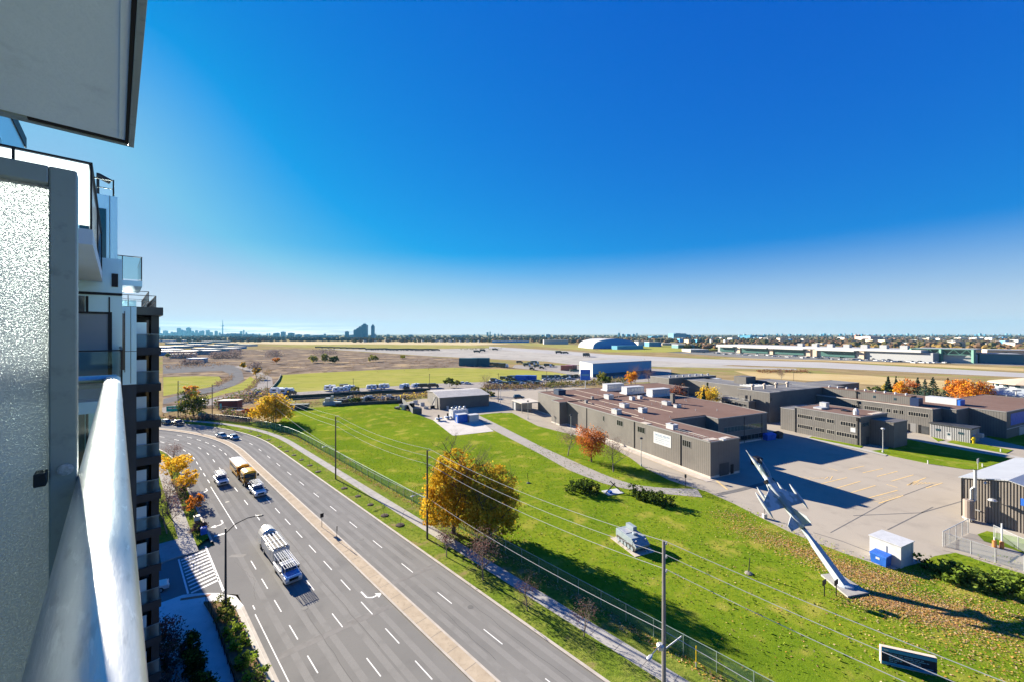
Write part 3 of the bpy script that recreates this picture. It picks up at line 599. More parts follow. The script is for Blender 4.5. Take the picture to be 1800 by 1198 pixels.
def pane(T_, side, val, a0, a1, z0, z1, o=(0, 0), n=1, name='window', mg=None, mf=None, fr=.09):
    """a window in a wall: frame standing 5 cm proud, glass 2 cm proud, n bays"""
    f, g = MB(), MB(); a0, a1 = min(a0, a1), max(a0, a1); z0, z1 = min(z0, z1), max(z0, z1)
    def bx(mb, x0, x1, p0, p1, q0, q1):
        if side == 'u': mb.b2(val - o[0] - x1, val - o[0] - x0, p0 - o[1], p1 - o[1], q0, q1)
        else: mb.b2(p0 - o[0], p1 - o[0], val - o[1] - x1, val - o[1] - x0, q0, q1)
    bx(f, .002, .06, a0-fr, a1+fr, z1, z1+fr); bx(f, .002, .08, a0-fr, a1+fr, z0-fr, z0); bx(f, .002, .06, a0-fr, a0, z0, z1); bx(f, .002, .06, a1, a1+fr, z0, z1)
    for i in range(1, n): m_ = a0 + (a1-a0)*i/n; bx(f, .003, .055, m_-fr*.4, m_+fr*.4, z0, z1)
    bx(g, .002, .03, a0, a1, z0, z1)
    fo = f.build(name, mf or m_trim, T_); g.build('pane', mg or m_bpane, fo); return fo
def slabp(T_, side, val, a0, a1, z0, z1, m, name, o=(0, 0), d=.05):
    q = MB(); a0, a1 = min(a0, a1), max(a0, a1); z0, z1 = min(z0, z1), max(z0, z1)
    if side == 'u': q.b2(val-o[0]-d, val-o[0]-.002, a0-o[1], a1-o[1], z0, z1)
    else: q.b2(a0-o[0], a1-o[0], val-o[1]-d, val-o[1]-.002, z0, z1)
    return q.build(name, m, T_)
# --- long building with the brown roof
B1 = base_thing('long_building', 'long low dark metal building with a brown roof and a white wall banner', 'building')
P1 = [(0, 0), (10, 0), (10, 21.5), (24.6, 21.5), (24.6, 17.2), (47, 17.2), (50, 35), (50, 88), (2.4, 88), (2.4, 66.8), (-3.2, 66.8), (-3.2, 61), (0, 61)]
block(B1, P1, 8.25, m_side, m_roof, plinth=.55)
for i, (x, y) in enumerate(((525, 360), (860, 490), (1187, 600))):
    v, z = onU(900 + x/4, 640 + y/4, 0); q = MB(); q.b2(-.12, -.003, v-.10, v+.10, .5, 8.15); q.build('downpipe', m_black, B1)
for (x0, y0, x1, y1, n) in ((738, 395, 778, 430, 3), (884, 440, 932, 480, 3), (1200, 533, 1256, 582, 4), (640, 365, 648, 395, 1)):
    v0, z1 = onU(900 + x0/4, 640 + y0/4, 0); v1, z0 = onU(900 + x1/4, 640 + y1/4, 0); zc = (z0+z1)/2 + .1
    pane(B1, 'u', 0, v0, v1, zc-.75, zc+.75, n=n)
v0, za = onU(900 + 996/4, 640 + 470/4, 0); v1, zb = onU(900 + 1119/4, 640 + 587/4, 0); v2, zc = onU(900 + 1119/4, 640 + 503/4, 0)
bn = slabp(B1, 'u', 0, v0, v1, zb, zc, m_wpaint, 'banner')
q = MB(); bz0, bz1 = min(zb, zc), max(zb, zc); bv0, bv1 = min(v0, v1), max(v0, v1)
for i, (a, b_, w) in enumerate(((.06, .5, .10), (.55, .92, .10), (.10, .75, .05), (.1, .9, .05), (.1, .6, .05), (.1, .85, .04))):
    zz = bz1 - (bz1-bz0)*(.16 + .0*i) if i < 2 else bz1 - (bz1-bz0)*(.30 + .16*(i-2))
    q.b2(-.062, -.0505, bv1 - (bv1-bv0)*b_, bv1 - (bv1-bv0)*a, zz - w*3, zz)
q.build('banner_print', mat('faded_print', (.12, .18, .27), (.3, .36, .42), 2.5, coord='O', rough=.7), bn)
d = MB(); d.b2(3.0, 6.2, -.06, -.003, .1, 3.0); d.build('garage_door', m_dpanel, B1); d = MB(); d.b2(6.8, 7.8, -.07, -.003, .1, 2.3); d.build('door', m_black, B1)
pane(B1, 'v', 17.2, 27, 45, 3.9, 5.4, n=12, mg=mat('green_glass', (.07, .10, .085), rough=.1, spec=.8)); pane(B1, 'v', 17.2, 26, 46, .8, 2.2, n=12)
q = MB(); q.b2(36, 36.15, 17.1, 17.19, 0, 8); q.b2(44.3, 44.45, 17.1, 17.19, 0, 8); q.build('downpipe', m_black, B1)
q = MB()                                     # roof seams and pipes lying on the roof
for (a, b_) in (((3.2, 4), (4.2, 60)), ((12, 34), (13, 76)), ((20, 30), (20.6, 86)), ((30, 36), (31, 60)), ((6, 30), (6.8, 84))): q.beam((*a, 8.42), (*b_, 8.42), .14, .10)
q.build('roof_pipe', m_conc, B1)
q = MB()
for (a, b_) in (((0.5, 60.9), (14, 61.2)), ((14, 61.2), (50, 66)), ((11, 22), (25, 22))): q = MB(); q.beam((*a, 8.45), (*b_, 8.45), .35, .22); q.build('roof_step', m_black, B1)
q = MB()
for v in (1.5, 6, 11): pass
for i in range(8): q.tube((.6, 1.0 + 1.4*i, 8.35), (.6, 1.0 + 1.4*i, 9.2), .03)
q.beam((.6, 1, 9.2), (.6, 10.8, 9.2), .05, .05); q.beam((.6, 1, 8.8), (.6, 10.8, 8.8), .04, .04); q.build('roof_rail', m_galv, B1)
q = MB(); q.b2(-.2, 1.6, 20, 22.5, 8.36, 8.5); q.b2(.5, 4, 1, 2.6, 8.36, 8.42); q.b2(6, 8, .7, 2, 8.36, 8.42); q.build('roof_pad', m_conc, B1)
q = MB(); c_ = atz(900+1130/4, 640+270/4, 8.3); q.b2(c_[0]-.6, c_[0]+.6, c_[1]-.6, c_[1]+.6, 8.3, 11.6); q.b2(c_[0]-.7, c_[0]+.7, c_[1]-.7, c_[1]+.7, 11.6, 11.8); q.build('chimney', m_side2, B1)
# rooftop plant: each cooling unit a part of the roof
for i, (x, y, sx, sy, sz, m) in enumerate(((735, 345, 2.0, 2.6, 1.5, m_galv), (920, 335, 2.2, 1.8, 1.5, m_wpaint), (790, 300, 2.2, 2.6, 1.4, m_galv), (845, 248, 1.6, 1.6, 1.3, m_wpaint), (900, 240, 1.4, 1.4, 1.2, m_wpaint), (1087, 282, 2.2, 2.4, 1.3, m_galv), (1163, 300, 2.2, 1.4, 1.0, m_galv), (680, 240, 2.4, 3.0, 1.7, m_galv), (335, 208, 3.5, 4, 2.0, mat('navy_unit', (.03, .05, .09), rough=.5)), (1125, 450, 1.8, 2.4, 1.3, m_wpaint), (522, 270, .9, .9, 1.1, m_trim), (565, 245, .8, .8, 1.2, m_trim), (1480, 530, 1.0, 1.2, .4, m_wpaint))):
    u, v = atz(900 + x/4, 640 + y/4, 8.35); q = MB(); q.b2(u-sx/2, u+sx/2, v-sy/2, v+sy/2, 8.36, 8.36+sz*.8); q.b2(u-sx/2-.06, u+sx/2+.06, v-sy/2-.06, v+sy/2+.06, 8.36+sz*.8, 8.36+sz)
    uo = q.build('cooling_unit', m, B1); 
    if sx > 1.5: q = MB(); q.lathe([(.45, 0), (.45, .14), (.1, .16)], (u, v, 8.36+sz), 10); q.build('fan', m_black, uo)
for i, (x0, x1, y) in enumerate(((635, 790, 175), (775, 925, 198), (970, 1085, 215))):
    u0, v0 = atz(900 + x0/4, 640 + y/4, 8.35); u1, v1 = atz(900 + x1/4, 640 + (y+8)/4, 8.35); u, v = (u0+u1)/2, (v0+v1)/2
    q = MB(); q.b2(u-5.2, u+5.2, v-2.2, v+2.2, 8.36, 8.9); q.b2(u-4.6, u+4.6, v-1.7, v+1.7, 8.9, 11.2); q.b2(u-4.7, u+4.7, v-1.8, v+1.8, 11.2, 11.35); uo = q.build('air_handler', m_wpaint, B1)
    q = MB()
    for k in range(5): q.b2(u-4+1.7*k, u-2.9+1.7*k, v-1.76, v-1.701, 9.3, 10.8)
    q.build('louvre', m_galv, uo)
q = MB()
for i in range(30): 
    u, v = R.uniform(2, 46), R.uniform(24, 84); q.tube((u, v, 8.3), (u, v, 8.3 + R.uniform(.3, .9)), .1, .1, 6)
q.build('roof_vent', m_galv, B1)
# delivery canopy at its far end, and the yard clutter below it
CN = base_thing('canopy', 'pale flat canopy on posts against the far end of the long building', 'canopy', -1, 92)
q = MB(); q.b2(-5, 4, -5, 5, 3.9, 4.3); q.build('canopy_roof', m_plinth, CN)
for x in (-4.6, 0, 3.6):
    for y in (-4.6, 4.6): q = MB(); q.b2(x-.12, x+.12, y-.12, y+.12, -.1, 3.9); q.build('post', m_trim, CN)
q = MB(); q.b2(-4.5, 3.5, 2, 4.5, -.1, 3.2); q.build('back_wall', m_galv, CN)
# --- middle two-storey building
B2 = base_thing('barrack_building', 'two-storey grey siding building with window ribbons between the parking yard and lawn', 'building', 64.6, .5); o2 = (64.6, .5)
block(B2, [(64.6, .5), (80, .5), (80, 19), (64.6, 19)], 8.4, m_side2, m_roof, o2)
block(B2, [(65.0, 19.02), (79, 19.02), (79, 24), (65.0, 24)], 7.4, m_side2, m_groof, o2)
def z6p(x, y): return 1400 + x/7.986, 640 + y/7.986
for (x0, y0, x1, y1, n) in ((20, 690, 225, 740, 7), (262, 725, 400, 775, 5), (430, 755, 527, 800, 3), (620, 785, 835, 850, 6), (20, 855, 225, 905, 7), (270, 895, 390, 945, 4), (430, 930, 530, 972, 4), (565, 950, 855, 1035, 8)):
    v0, za = onU(*z6p(x0, y0), 64.6); v1, zb = onU(*z6p(x1, y1), 64.6); zc = 5.75 if y0 < 800 else 2.35
    pane(B2, 'u', 64.6, v0, v1, zc-.55, zc+.55, o2, n, mf=mat('pale_frame', (.34, .32, .28)))
v0, za = onU(*z6p(760, 930), 64.6); v1, zb = onU(*z6p(830, 980), 64.6); slabp(B2, 'u', 64.6, v0, v1, 3.6, 4.9, m_wpaint, 'notice_board', o2)
q = MB(); q.b2(-.12, -.01, .55, .8, 0, 8.2); q.b2(-.35, -.01, .4, 1.0, 7.2, 8.2); q.build('downpipe', m_black, B2); q = MB(); q.b2(-.12, -.01, 18.2, 18.5, 0, 8.2); q.build('downpipe', m_black, B2)
q = MB(); q.b2(5.4, 13.4, -5.5, -.03, -.1, 7.2); q.b2(5.3, 13.5, -5.6, -.03, 7.2, 7.5); q.build('stair_tower', m_side2, B2)
q = MB(); q.b2(1.0, 4.4, -.08, -.003, 5.6, 6.6); q.build('window', m_glass, B2); q = MB(); q.b2(3.2, 4.6, -.08, -.003, 0, 2.3); q.build('door', m_dpanel, B2)
q = MB(); q.b2(3, 7, 12, 14.5, 8.5, 9.0); q.b2(7.5, 9.5, 13, 15, 8.5, 10.2); q.build('cooling_unit', m_galv, B2)
q = MB(); q.lathe([(.7, 8.5), (.75, 9.6), (.5, 10.2), (.1, 10.5)], (3.2, 2.6, 0), 10); q.build('roof_tank', m_wpaint, B2)
q = MB(); q.b2(6, 8.4, 6.5, 8, 8.5, 8.8); q.b2(7.5, 9, 5.2, 6.4, 8.5, 8.7); q.build('scrap_heap', m_black, B2)
q = MB()
for i in range(5): q.b2(8 + i*1.3, 9 + i*1.3, .6, 1.8, 8.5, 8.62)
q.build('roof_pad', m_conc, B2)
# --- L-shaped building behind it
B3 = base_thing('workshop_building', 'large grey workshop with a brown roof and a blue panel on its side', 'building', 101, -2.7); o3 = (101, -2.7)
block(B3, [(101, -2.7), (107.4, -2.7), (107.4, -6.2), (116.6, -6.2), (116.6, -14.5), (165, -14.5), (165, 4), (138, 4), (138, 31.9), (101, 31.9)], 8.4, m_side2, m_roof, o3)
q = MB(); q.b2(4.4, 8.4, 7, 35, 8.5, 11.4); q.build('upper_wall', m_side2, B3); q = MB(); q.b2(4.3, 8.5, 6.9, 35, 11.4, 11.55); q.build('upper_roof', m_roof, B3)
q = MB(); q.b2(3.2, 6.4, 4.6, 6.85, 8.5, 11.2); q.build('roof_hatch', mat('navy_paint', (.015, .03, .08), rough=.5), B3)
q = MB(); q.b2(-.25, -.01, 34.3, 0, 8.52, 8.7); q.b2(-.02, .2, -.1, 34.3, 8.5, 8.72); q.build('parapet_cap', m_plinth, B3)
for (x0, x1, n) in ((780, 905, 5), (955, 1205, 9), (1265, 1320, 2), (1360, 1505, 5)):
    v0, _ = onU(*z6p(x0, 600), 101); v1, _ = onU(*z6p(x1, 640), 101); pane(B3, 'u', 101, v0, v1, 5.6, 6.8, o3, n, mf=mat('pale_frame', (.34, .32, .28)))
def z7p(x, y): return 1580 + x/7.986, 640 + y/7.986
for (x0, x1, n) in ((0, 72, 2), (135, 415, 8)):
    v0, _ = onU(*z7p(x0, 680), 101); v1, _ = onU(*z7p(x1, 730), 101); pane(B3, 'u', 101, v0, v1, 5.6, 6.8, o3, n, mf=mat('pale_frame', (.34, .32, .28)))
for (x0, x1, z1, m) in ((130, 160, 2.6, m_black), (162, 240, 3.0, m_trim), (272, 315, 2.8, m_black), (316, 420, 2.6, m_dpanel)):
    v0, _ = onU(*z7p(x0, 900), 101); v1, _ = onU(*z7p(x1, 900), 101); slabp(B3, 'u', 101, v0, v1, 0, z1, m, 'door', o3)
q = MB()
for v in (22.6, 6.0): q = MB(); q.b2(4.28, 4.39, v, v+.35, 8.55, 11.3); q.b2(4.0, 4.39, v-.1, v+.45, 10.7, 11.3); q.build('downpipe', m_black, B3)
q = MB()
q.b2(-.12, -.01, 20.2, 20.5, 0, 8.3); q.b2(-.35, -.01, 20.1, 20.6, 7.4, 8.3); q.build('downpipe', m_black, B3)
q = MB()
for v in (17, 11): q.b2(4.33, 4.39, v, v+.7, 9.6, 10.4)
q.build('window', m_glass, B3)
q = MB()
for i in range(9): q.lathe([(.35, 11.5), (.35, 12.0), (.5, 12.05), (.05, 12.4)], (6.4, 9 + 3*i, 0), 8)
q.build('roof_vent', m_galv, B3)
ua, va = atz(*z7p(620, 540), 8.5); q = MB(); q.b2(ua-101-2, ua-101+2, va+2.7-4, va+2.7+4, 8.5, 10.6); q.build('air_handler', m_wpaint, B3); q = MB(); q.b2(ua-101-1.9, ua-101+1.9, va+2.7-4.9, va+2.7-4.01, 8.5, 10.4); q.build('cooling_unit', m_bluep, B3)
slabp(B3, 'v', -14.5, 120, 145, 3.9, 7.6, m_bluep, 'wall_panel', o3)
q = MB(); q.b2(15.7, 60, -11.95, -11.82, 2.9, 3.1); q.b2(26, 31, -11.92, -11.81, 0, 2.6); q.build('wall_band', m_galv, B3)
# --- inner wings of the base seen over the roofs
B4 = base_thing('chapel_block', 'tall dark windowless block with four roof cowls rising behind the long brown roof', 'building', 70, 31); o4 = (70, 31)
block(B4, [(70, 31), (76.5, 31), (76.5, 32.0), (105.3, 32.0), (105.3, 44), (70, 44)], 11.3, m_side2, m_groof, o4)
for i in range(4):
    q = MB(); c = (2.0 + 7.2*i, 8.0 - .1*i, 0); q.lathe([(.45, 11.3), (.45, 12.8), (.75, 12.9), (.75, 13.3), (.2, 13.7)], c, 8); q.build('roof_cowl', mat('cowl', (.42, .36, .30), rough=.7), B4)
q = MB(); q.b2(-.06, 1.2, -.12, -.01, 8.5, 9.5); q.build('louvre', m_dpanel, B4)
B5 = base_thing('low_annex', 'low flat annex with a narrow window ribbon beside the courtyard trees', 'building', 66, 36.5); o5 = (66, 36.5)
block(B5, [(66, 36.5), (69.95, 36.5), (69.95, 48), (66, 48)], 7.4, m_side2, m_groof, o5)
pane(B5, 'u', 66, 37.5, 46.5, 5.6, 6.3, o5, 9)
q = MB(); q.b2(.8, 2.4, 2, 4.5, 7.5, 9.6); q.b2(1.2, 1.8, .3, .9, 7.5, 9.8); q.build('roof_hut', m_side, B5)
q = MB()
for (a, b) in (((.3, .3), (.3, 11)), ((.3, 11), (3.6, 11))):
    q.beam((*a, 8.4), (*b, 8.4), .06, .06); q.beam((*a, 8.0), (*b, 8.0), .05, .05)
    for i in range(6): p_ = Vector(a).lerp(Vector(b), i/5); q.beam((p_.x, p_.y, 7.5), (p_.x, p_.y, 8.4), .06, .06)
q.build('roof_rail', m_galv, B5)
B6 = base_thing('rear_extension', 'brown-roofed rear extension of the base just beyond the white rooftop units', 'building', 50.1, 73); o6 = (50.1, 73)
block(B6, [(50.1, 73), (76, 73), (76, 93), (50.1, 93)], 8.0, m_side2, m_roof, o6)
B7 = base_thing('drill_hall', 'long dark hall with a pale end wall at the far side of the courtyard', 'building', 89, 98); o7 = (89, 98)
block(B7, [(89, 98), (126, 98), (126, 112), (89, 112)], 9.2, m_side2, m_groof, o7)
q = MB()
for i in range(7): q.lathe([(.5, 9.3), (.5, 9.9), (.8, 10.0), (.1, 10.5)], (4 + 5*i, 3, 0), 8)
q.build('roof_vent', m_galv, B7)
q = MB(); q.b2(24, 34, -6, -.5, 5.0, 8.4); q.b2(28, 33, -8, -6.01, 5.5, 7.4); q.build('air_handler', m_wpaint, B7)
B8 = base_thing('rear_wing', 'grey rear wing carrying a square plant room on its flat roof', 'building', 100, 46); o8 = (100, 46)
block(B8, [(100, 46), (117.9, 46), (117.9, 97.9), (100, 97.9)], 8.3, m_side2, m_groof, o8)
q = MB(); q.b2(9.5, 17, 22, 28.5, 8.4, 12.0); q.build('plant_room', m_side2, B8)
q = MB()
for i in range(6): q.b2(2 + 2.4*i, 2.2 + 2.4*i, 2, 20, 8.4, 8.9)
q.build('roof_pipe', m_galv, B8)
B9 = base_thing('barrel_store', 'long lit grey wall of the rearmost store behind the four roof cowls', 'building', 118, 36); o9 = (118, 36)
block(B9, [(118, 36), (130, 36), (130, 69), (118, 69)], 9.9, m_side2, m_groof, o9)
q = MB(); q.b2(-.12, -.01, 22, 22.4, 0, 9.8); q.build('downpipe', m_black, B9)
B10 = base_thing('vehicle_shed', 'low dark shed end on the rear right of the base beside the dry airfield grass', 'building', 130.1, 44); o10 = (130.1, 44)
block(B10, [(130.1, 44), (160, 44), (160, 56), (130.1, 56)], 9.2, m_side2, m_groof, o10)
# --- guard hut with pale ribs
HT = base_thing('guard_hut', 'small flat-roofed hut with pale ribbed cladding beside the lawn path', 'hut', 98.5, -12); oh = (98.5, -12)
q = MB(); q.b2(0, 6.2, 0, 9, -.1, 4.2); q.build('wall', mat('hut_siding', (.16, .165, .175), rough=.6), HT)
q = MB()
for i in range(24): q.b2(-.07, -.002, .12 + .38*i, .26 + .38*i, -.1, 4.15)
for i in range(15): q.b2(.2 + .41*i, .34 + .41*i, -.07, -.002, -.1, 4.15)
q.build('cladding_rib', mat('pale_rib', (.42, .42, .42), rough=.5), HT)
q = MB(); q.b2(-.35, 6.5, -.35, 9.3, 4.2, 4.55); q.build('roof', m_dpanel, HT)
for v in (2.0, 7.2): q = MB(); q.b2(-.12, -.072, v-.55, v+.55, 2.2, 2.9); q.build('window', m_glass, HT)
q = MB(); q.b2(-.11, -.072, 4.1, 5.3, -.05, 2.3); q.build('door', m_galv, HT); q = MB(); q.b2(-.13, -.111, 4.4, 5.0, 1.3, 2.0); q.build('window', m_glass, HT)
q = MB(); q.b2(1.5, 2.5, -.12, -.072, 0, 2.4); q.build('door', m_bluep, HT)
q = MB(); q.b2(4.2, 5.6, -1.2, -.08, 1.4, 2.6); q.build('cooling_unit', m_galv, HT)
# --- ribbed shed at the right edge with its duct work
RBu, RBv = 25.5, -32.3; ob = (RBu, RBv)
RB = base_thing('ribbed_shed', 'corrugated taupe shed with a pale sloping roof at the right, vent duct on its wall', 'building', RBu, RBv)
q = MB(); zr = 8.2; vr = -37.9 - RBv; W_ = 27
prof = [(0, -.1), (0, 6.9), (vr, zr), (vr*2, 6.9), (vr*2, -.1)]
q.hexa([(0, a, b) for a, b in prof], [(W_, a, b) for a, b in prof]); q.build('wall', mat('taupe_siding', (.165, .145, .125), (.185, .165, .145), .3, rough=.6, coord='O'), RB)
q = MB()
for i in range(38):
    v = -.15 - .36*i; h = 6.9 + (zr-6.9)*(v/vr if v > vr else (2*vr - v)/vr)
    if v < 2*vr + .2: break
    q.b2(-.09, -.002, v-.17, v, -.1, h-.12)
q.build('cladding_rib', mat('taupe_rib', (.2, .178, .155), (.225, .2, .175), .4, rough=.55, coord='O'), RB)
m_shroof = mat('pale_metal_roof', (.38, .395, .41), (.42, .435, .45), .2, rough=.4, metal=.2, coord='O', rib=.45, ribw=.85, ribc=.86, bump=.3)
q = MB(); q.hexa([(-.3, .35, 6.85), (W_+.3, .35, 6.85), (W_+.3, vr, zr), (-.3, vr, zr)], [(-.3, .35, 7.0), (W_+.3, .35, 7.0), (W_+.3, vr, zr+.15), (-.3, vr, zr+.15)]); q.hexa([(-.3, vr, zr), (W_+.3, vr, zr), (W_+.3, 2*vr-.35, 6.85), (-.3, 2*vr-.35, 6.85)], [(-.3, vr, zr+.15), (W_+.3, vr, zr+.15), (W_+.3, 2*vr-.35, 7.0), (-.3, 2*vr-.35, 7.0)]); q.build('roof', m_shroof, RB)
q = MB(); q.b2(-.18, -.005, -.16, .0, 0, 6.85); q.build('downpipe', m_black, RB)
def onRB(x, y, off=0.0): v, z = onU(1600 + x/5.445, 780 + y/5.445, RBu - off); return v - RBv, z
v, z0 = onRB(560, 700, 1.6); _, z1 = onRB(560, 535, 1.6)
q = MB(); q.lathe([(.72, z0), (.72, z1), (.6, z1+.12)], (-1.6, v, 0), 14); q.build('silo', mat('taupe_paint', (.25, .205, .175), rough=.6), RB)
q = MB()
for a in (-.55, .55): q.b2(-1.6+a-.22, -1.6+a+.22, v-.35, v+.35, -.1, z0)
q.lathe([(.8, z0-.15), (.8, z0+.05)], (-1.6, v, 0), 14); q.build('silo_footing', m_plinth, RB)
v2, z2 = onRB(622, 245, 1.0); v3, z3 = onRB(582, 430, 1.3)
q = MB(); q.tube((-1.0, v2, z1+.2), (-1.0, v2, z2), .22, n=10); q.path([(-1.3, v3, z1+.1), (-1.3, v3, z3), (-1.25, v3-.3, z3+.45), (-1.1, v2+.1, z3+.4)], .16, 8); q.path([(-1.5, v, z1+.1), (-1.2, v-.5, z1-.1), (-1.0, v2, z1+.3)], .17, 8); q.lathe([(.27, z2-.15), (.27, z2)], (-1.0, v2, 0), 10); q.build('vent_duct', m_galv, RB)
v4, z4_ = onRB(720, 370, .5); q = MB(); q.tube((0, v4, z4_+.1), (-.5, v4, z4_+.2), .06); q.lathe([(.24, z4_-.12), (.2, z4_+.1), (.05, z4_+.22)], (-.5, v4, 0), 8); q.build('wall_lamp', m_galv, RB)
v6, z6 = onRB(790, 535, 1.3); q = MB(); q.path([(0, v6, z6-.5), (-.7, v6, z6-.2), (-1.3, v6, z6)], .06, 6); q.lathe([(.05, z6+.3), (.4, z6+.22), (.6, z6), (.55, z6-.12), (.1, z6-.15)], (-1.3, v6, 0), 14); q.build('dome_lamp', m_galv, RB)
v4, z4_ = onRB(650, 630, .05); q = MB(); q.b2(-.3, -.1, v4-.3, v4+.3, z4_-.06, z4_+.06); q.build('hose_tap', m_galv, RB)
v5, z5_ = onRB(1085, 560, .1); q = MB(); q.b2(-.12, -.091, v5-.6, v5+.3, z5_-.5, z5_+.7); q.build('window', m_bluep, RB)
# --- small gabled garage and its fenced compound
GR = base_thing('garage', 'dark gabled garage with a pale ribbed roof beyond the green field', 'building', -35.5, 109)
q = MB(); prof = [(0, -.1), (0, 5.2), (12, 6.3), (24, 5.2), (24, -.1)]
q.hexa([(0, a, b) for a, b in prof], [(23.4, a, b) for a, b in prof]); q.build('wall', m_side2, GR)
q = MB(); 
for s_ in (0, 1):
    a, b = ((-.4, 5.18), (12, 6.3)) if s_ == 0 else ((12, 6.3), (24.4, 5.18))
    q.hexa([(-.4, a[0], a[1]), (23.8, a[0], a[1]), (23.8, b[0], b[1]), (-.4, b[0], b[1])], [(-.4, a[0], a[1]+.2), (23.8, a[0], a[1]+.2), (23.8, b[0], b[1]+.2), (-.4, b[0], b[1]+.2)])
q.build('roof', mat('garage_roof', (.36, .34, .32), (.42, .4, .38), .4, rough=.55, coord='O', rib=.6, ribw=.8, ribc=.82, bump=.3), GR)
q = MB(); q.b2(-.06, -.002, 8, 12, 0, 4); q.build('garage_door', m_trim, GR); q = MB(); q.b2(-.07, -.002, 3, 4.2, 0, 2.4); q.build('door', m_black, GR)
q = MB(); q.beam((-2.4, 7, 0), (-.3, 5.5, 5), .9, .12); q.beam((-2.4, 6.2, 0), (-.3, 4.7, 5.2), .08, .08); q.build('stair', m_galv, GR)
for (u, w) in ((3.0, .9), (6.4, .5), (7.3, .7)): q = MB(); q.b2(u, u+w, -.9, -.05, 0, 1.5); q.build('meter_box', m_galv, GR)
FC = base_thing('compound_fence', 'dark grey solid panel fence round the yard left of the gabled garage', 'fence', 0, 0)
pts = [toUV(G(707, 707)), toUV(G(726, 727)), toUV(G(741, 727))]
q = MB()
for a, b in zip(pts, pts[1:]): q.beam((*a, 1.15), (*b, 1.15), .12, 2.5)
q.build('fence_panel', mat('fence_grey', (.13, .135, .14), rough=.7), FC)
for a, b in zip(pts, pts[1:]):
    for i in range(8): p_ = Vector(a).lerp(Vector(b), i/7); q = MB(); q.b2(p_.x-.1, p_.x+.1, p_.y-.1, p_.y+.1, -.1, 2.55); q.build('post', m_dpanel, FC)
# ------------------------------------------------------------------ vehicles
m_tyre = mat('tyre', (.02, .02, .02), rough=.85); m_rim = mat('rim', (.4, .41, .42), rough=.4, metal=.6); m_vglass = mat('vehicle_glass', (.015, .03, .05), rough=.06, spec=.9)
m_lampw = mat('lamp_glass', (.7, .72, .72), rough=.2); m_red = mat('tail_lamp', (.4, .02, .02), rough=.3)
def paint(n, c): return mat('paint_' + n, c, rough=.28, spec=.6, coord='O')
m_vw = paint('white', (.72, .73, .74)); m_vs = paint('silver', (.45, .48, .5)); m_vk = paint('black', (.02, .022, .025)); m_vb = paint('blue', (.03, .16, .5)); m_vy = mat('bus_yellow', (.62, .30, .02), (.68, .35, .03), 1, rough=.4, coord='O'); m_vg = paint('green', (.035, .05, .035)); m_vr = paint('red', (.35, .08, .06))
def wheel(t, x, y, r, w):
    q = MB(); q.tube((x, y-w/2, r), (x, y+w/2, r), r, n=14); o = q.build('wheel', m_tyre, t); s_ = 1 if y > 0 else -1
    q = MB(); q.tube((x, y+s_*w/2, r), (x, y+s_*(w/2+.02), r), r*.6, n=12); q.build('rim', m_rim, o)
def body(t, prof, W, m, name='body', tuck=.12, zt=1.0, bevel=.05):
    """side outline extruded across the width; points above zt lean in like a cabin"""
    f = lambda z: W/2 - (tuck if z > zt else 0)
    q = MB(); q.hexa([(x, -f(z), z) for x, z in prof], [(x, f(z), z) for x, z in prof]); return q.build(name, m, t, bevel=bevel)
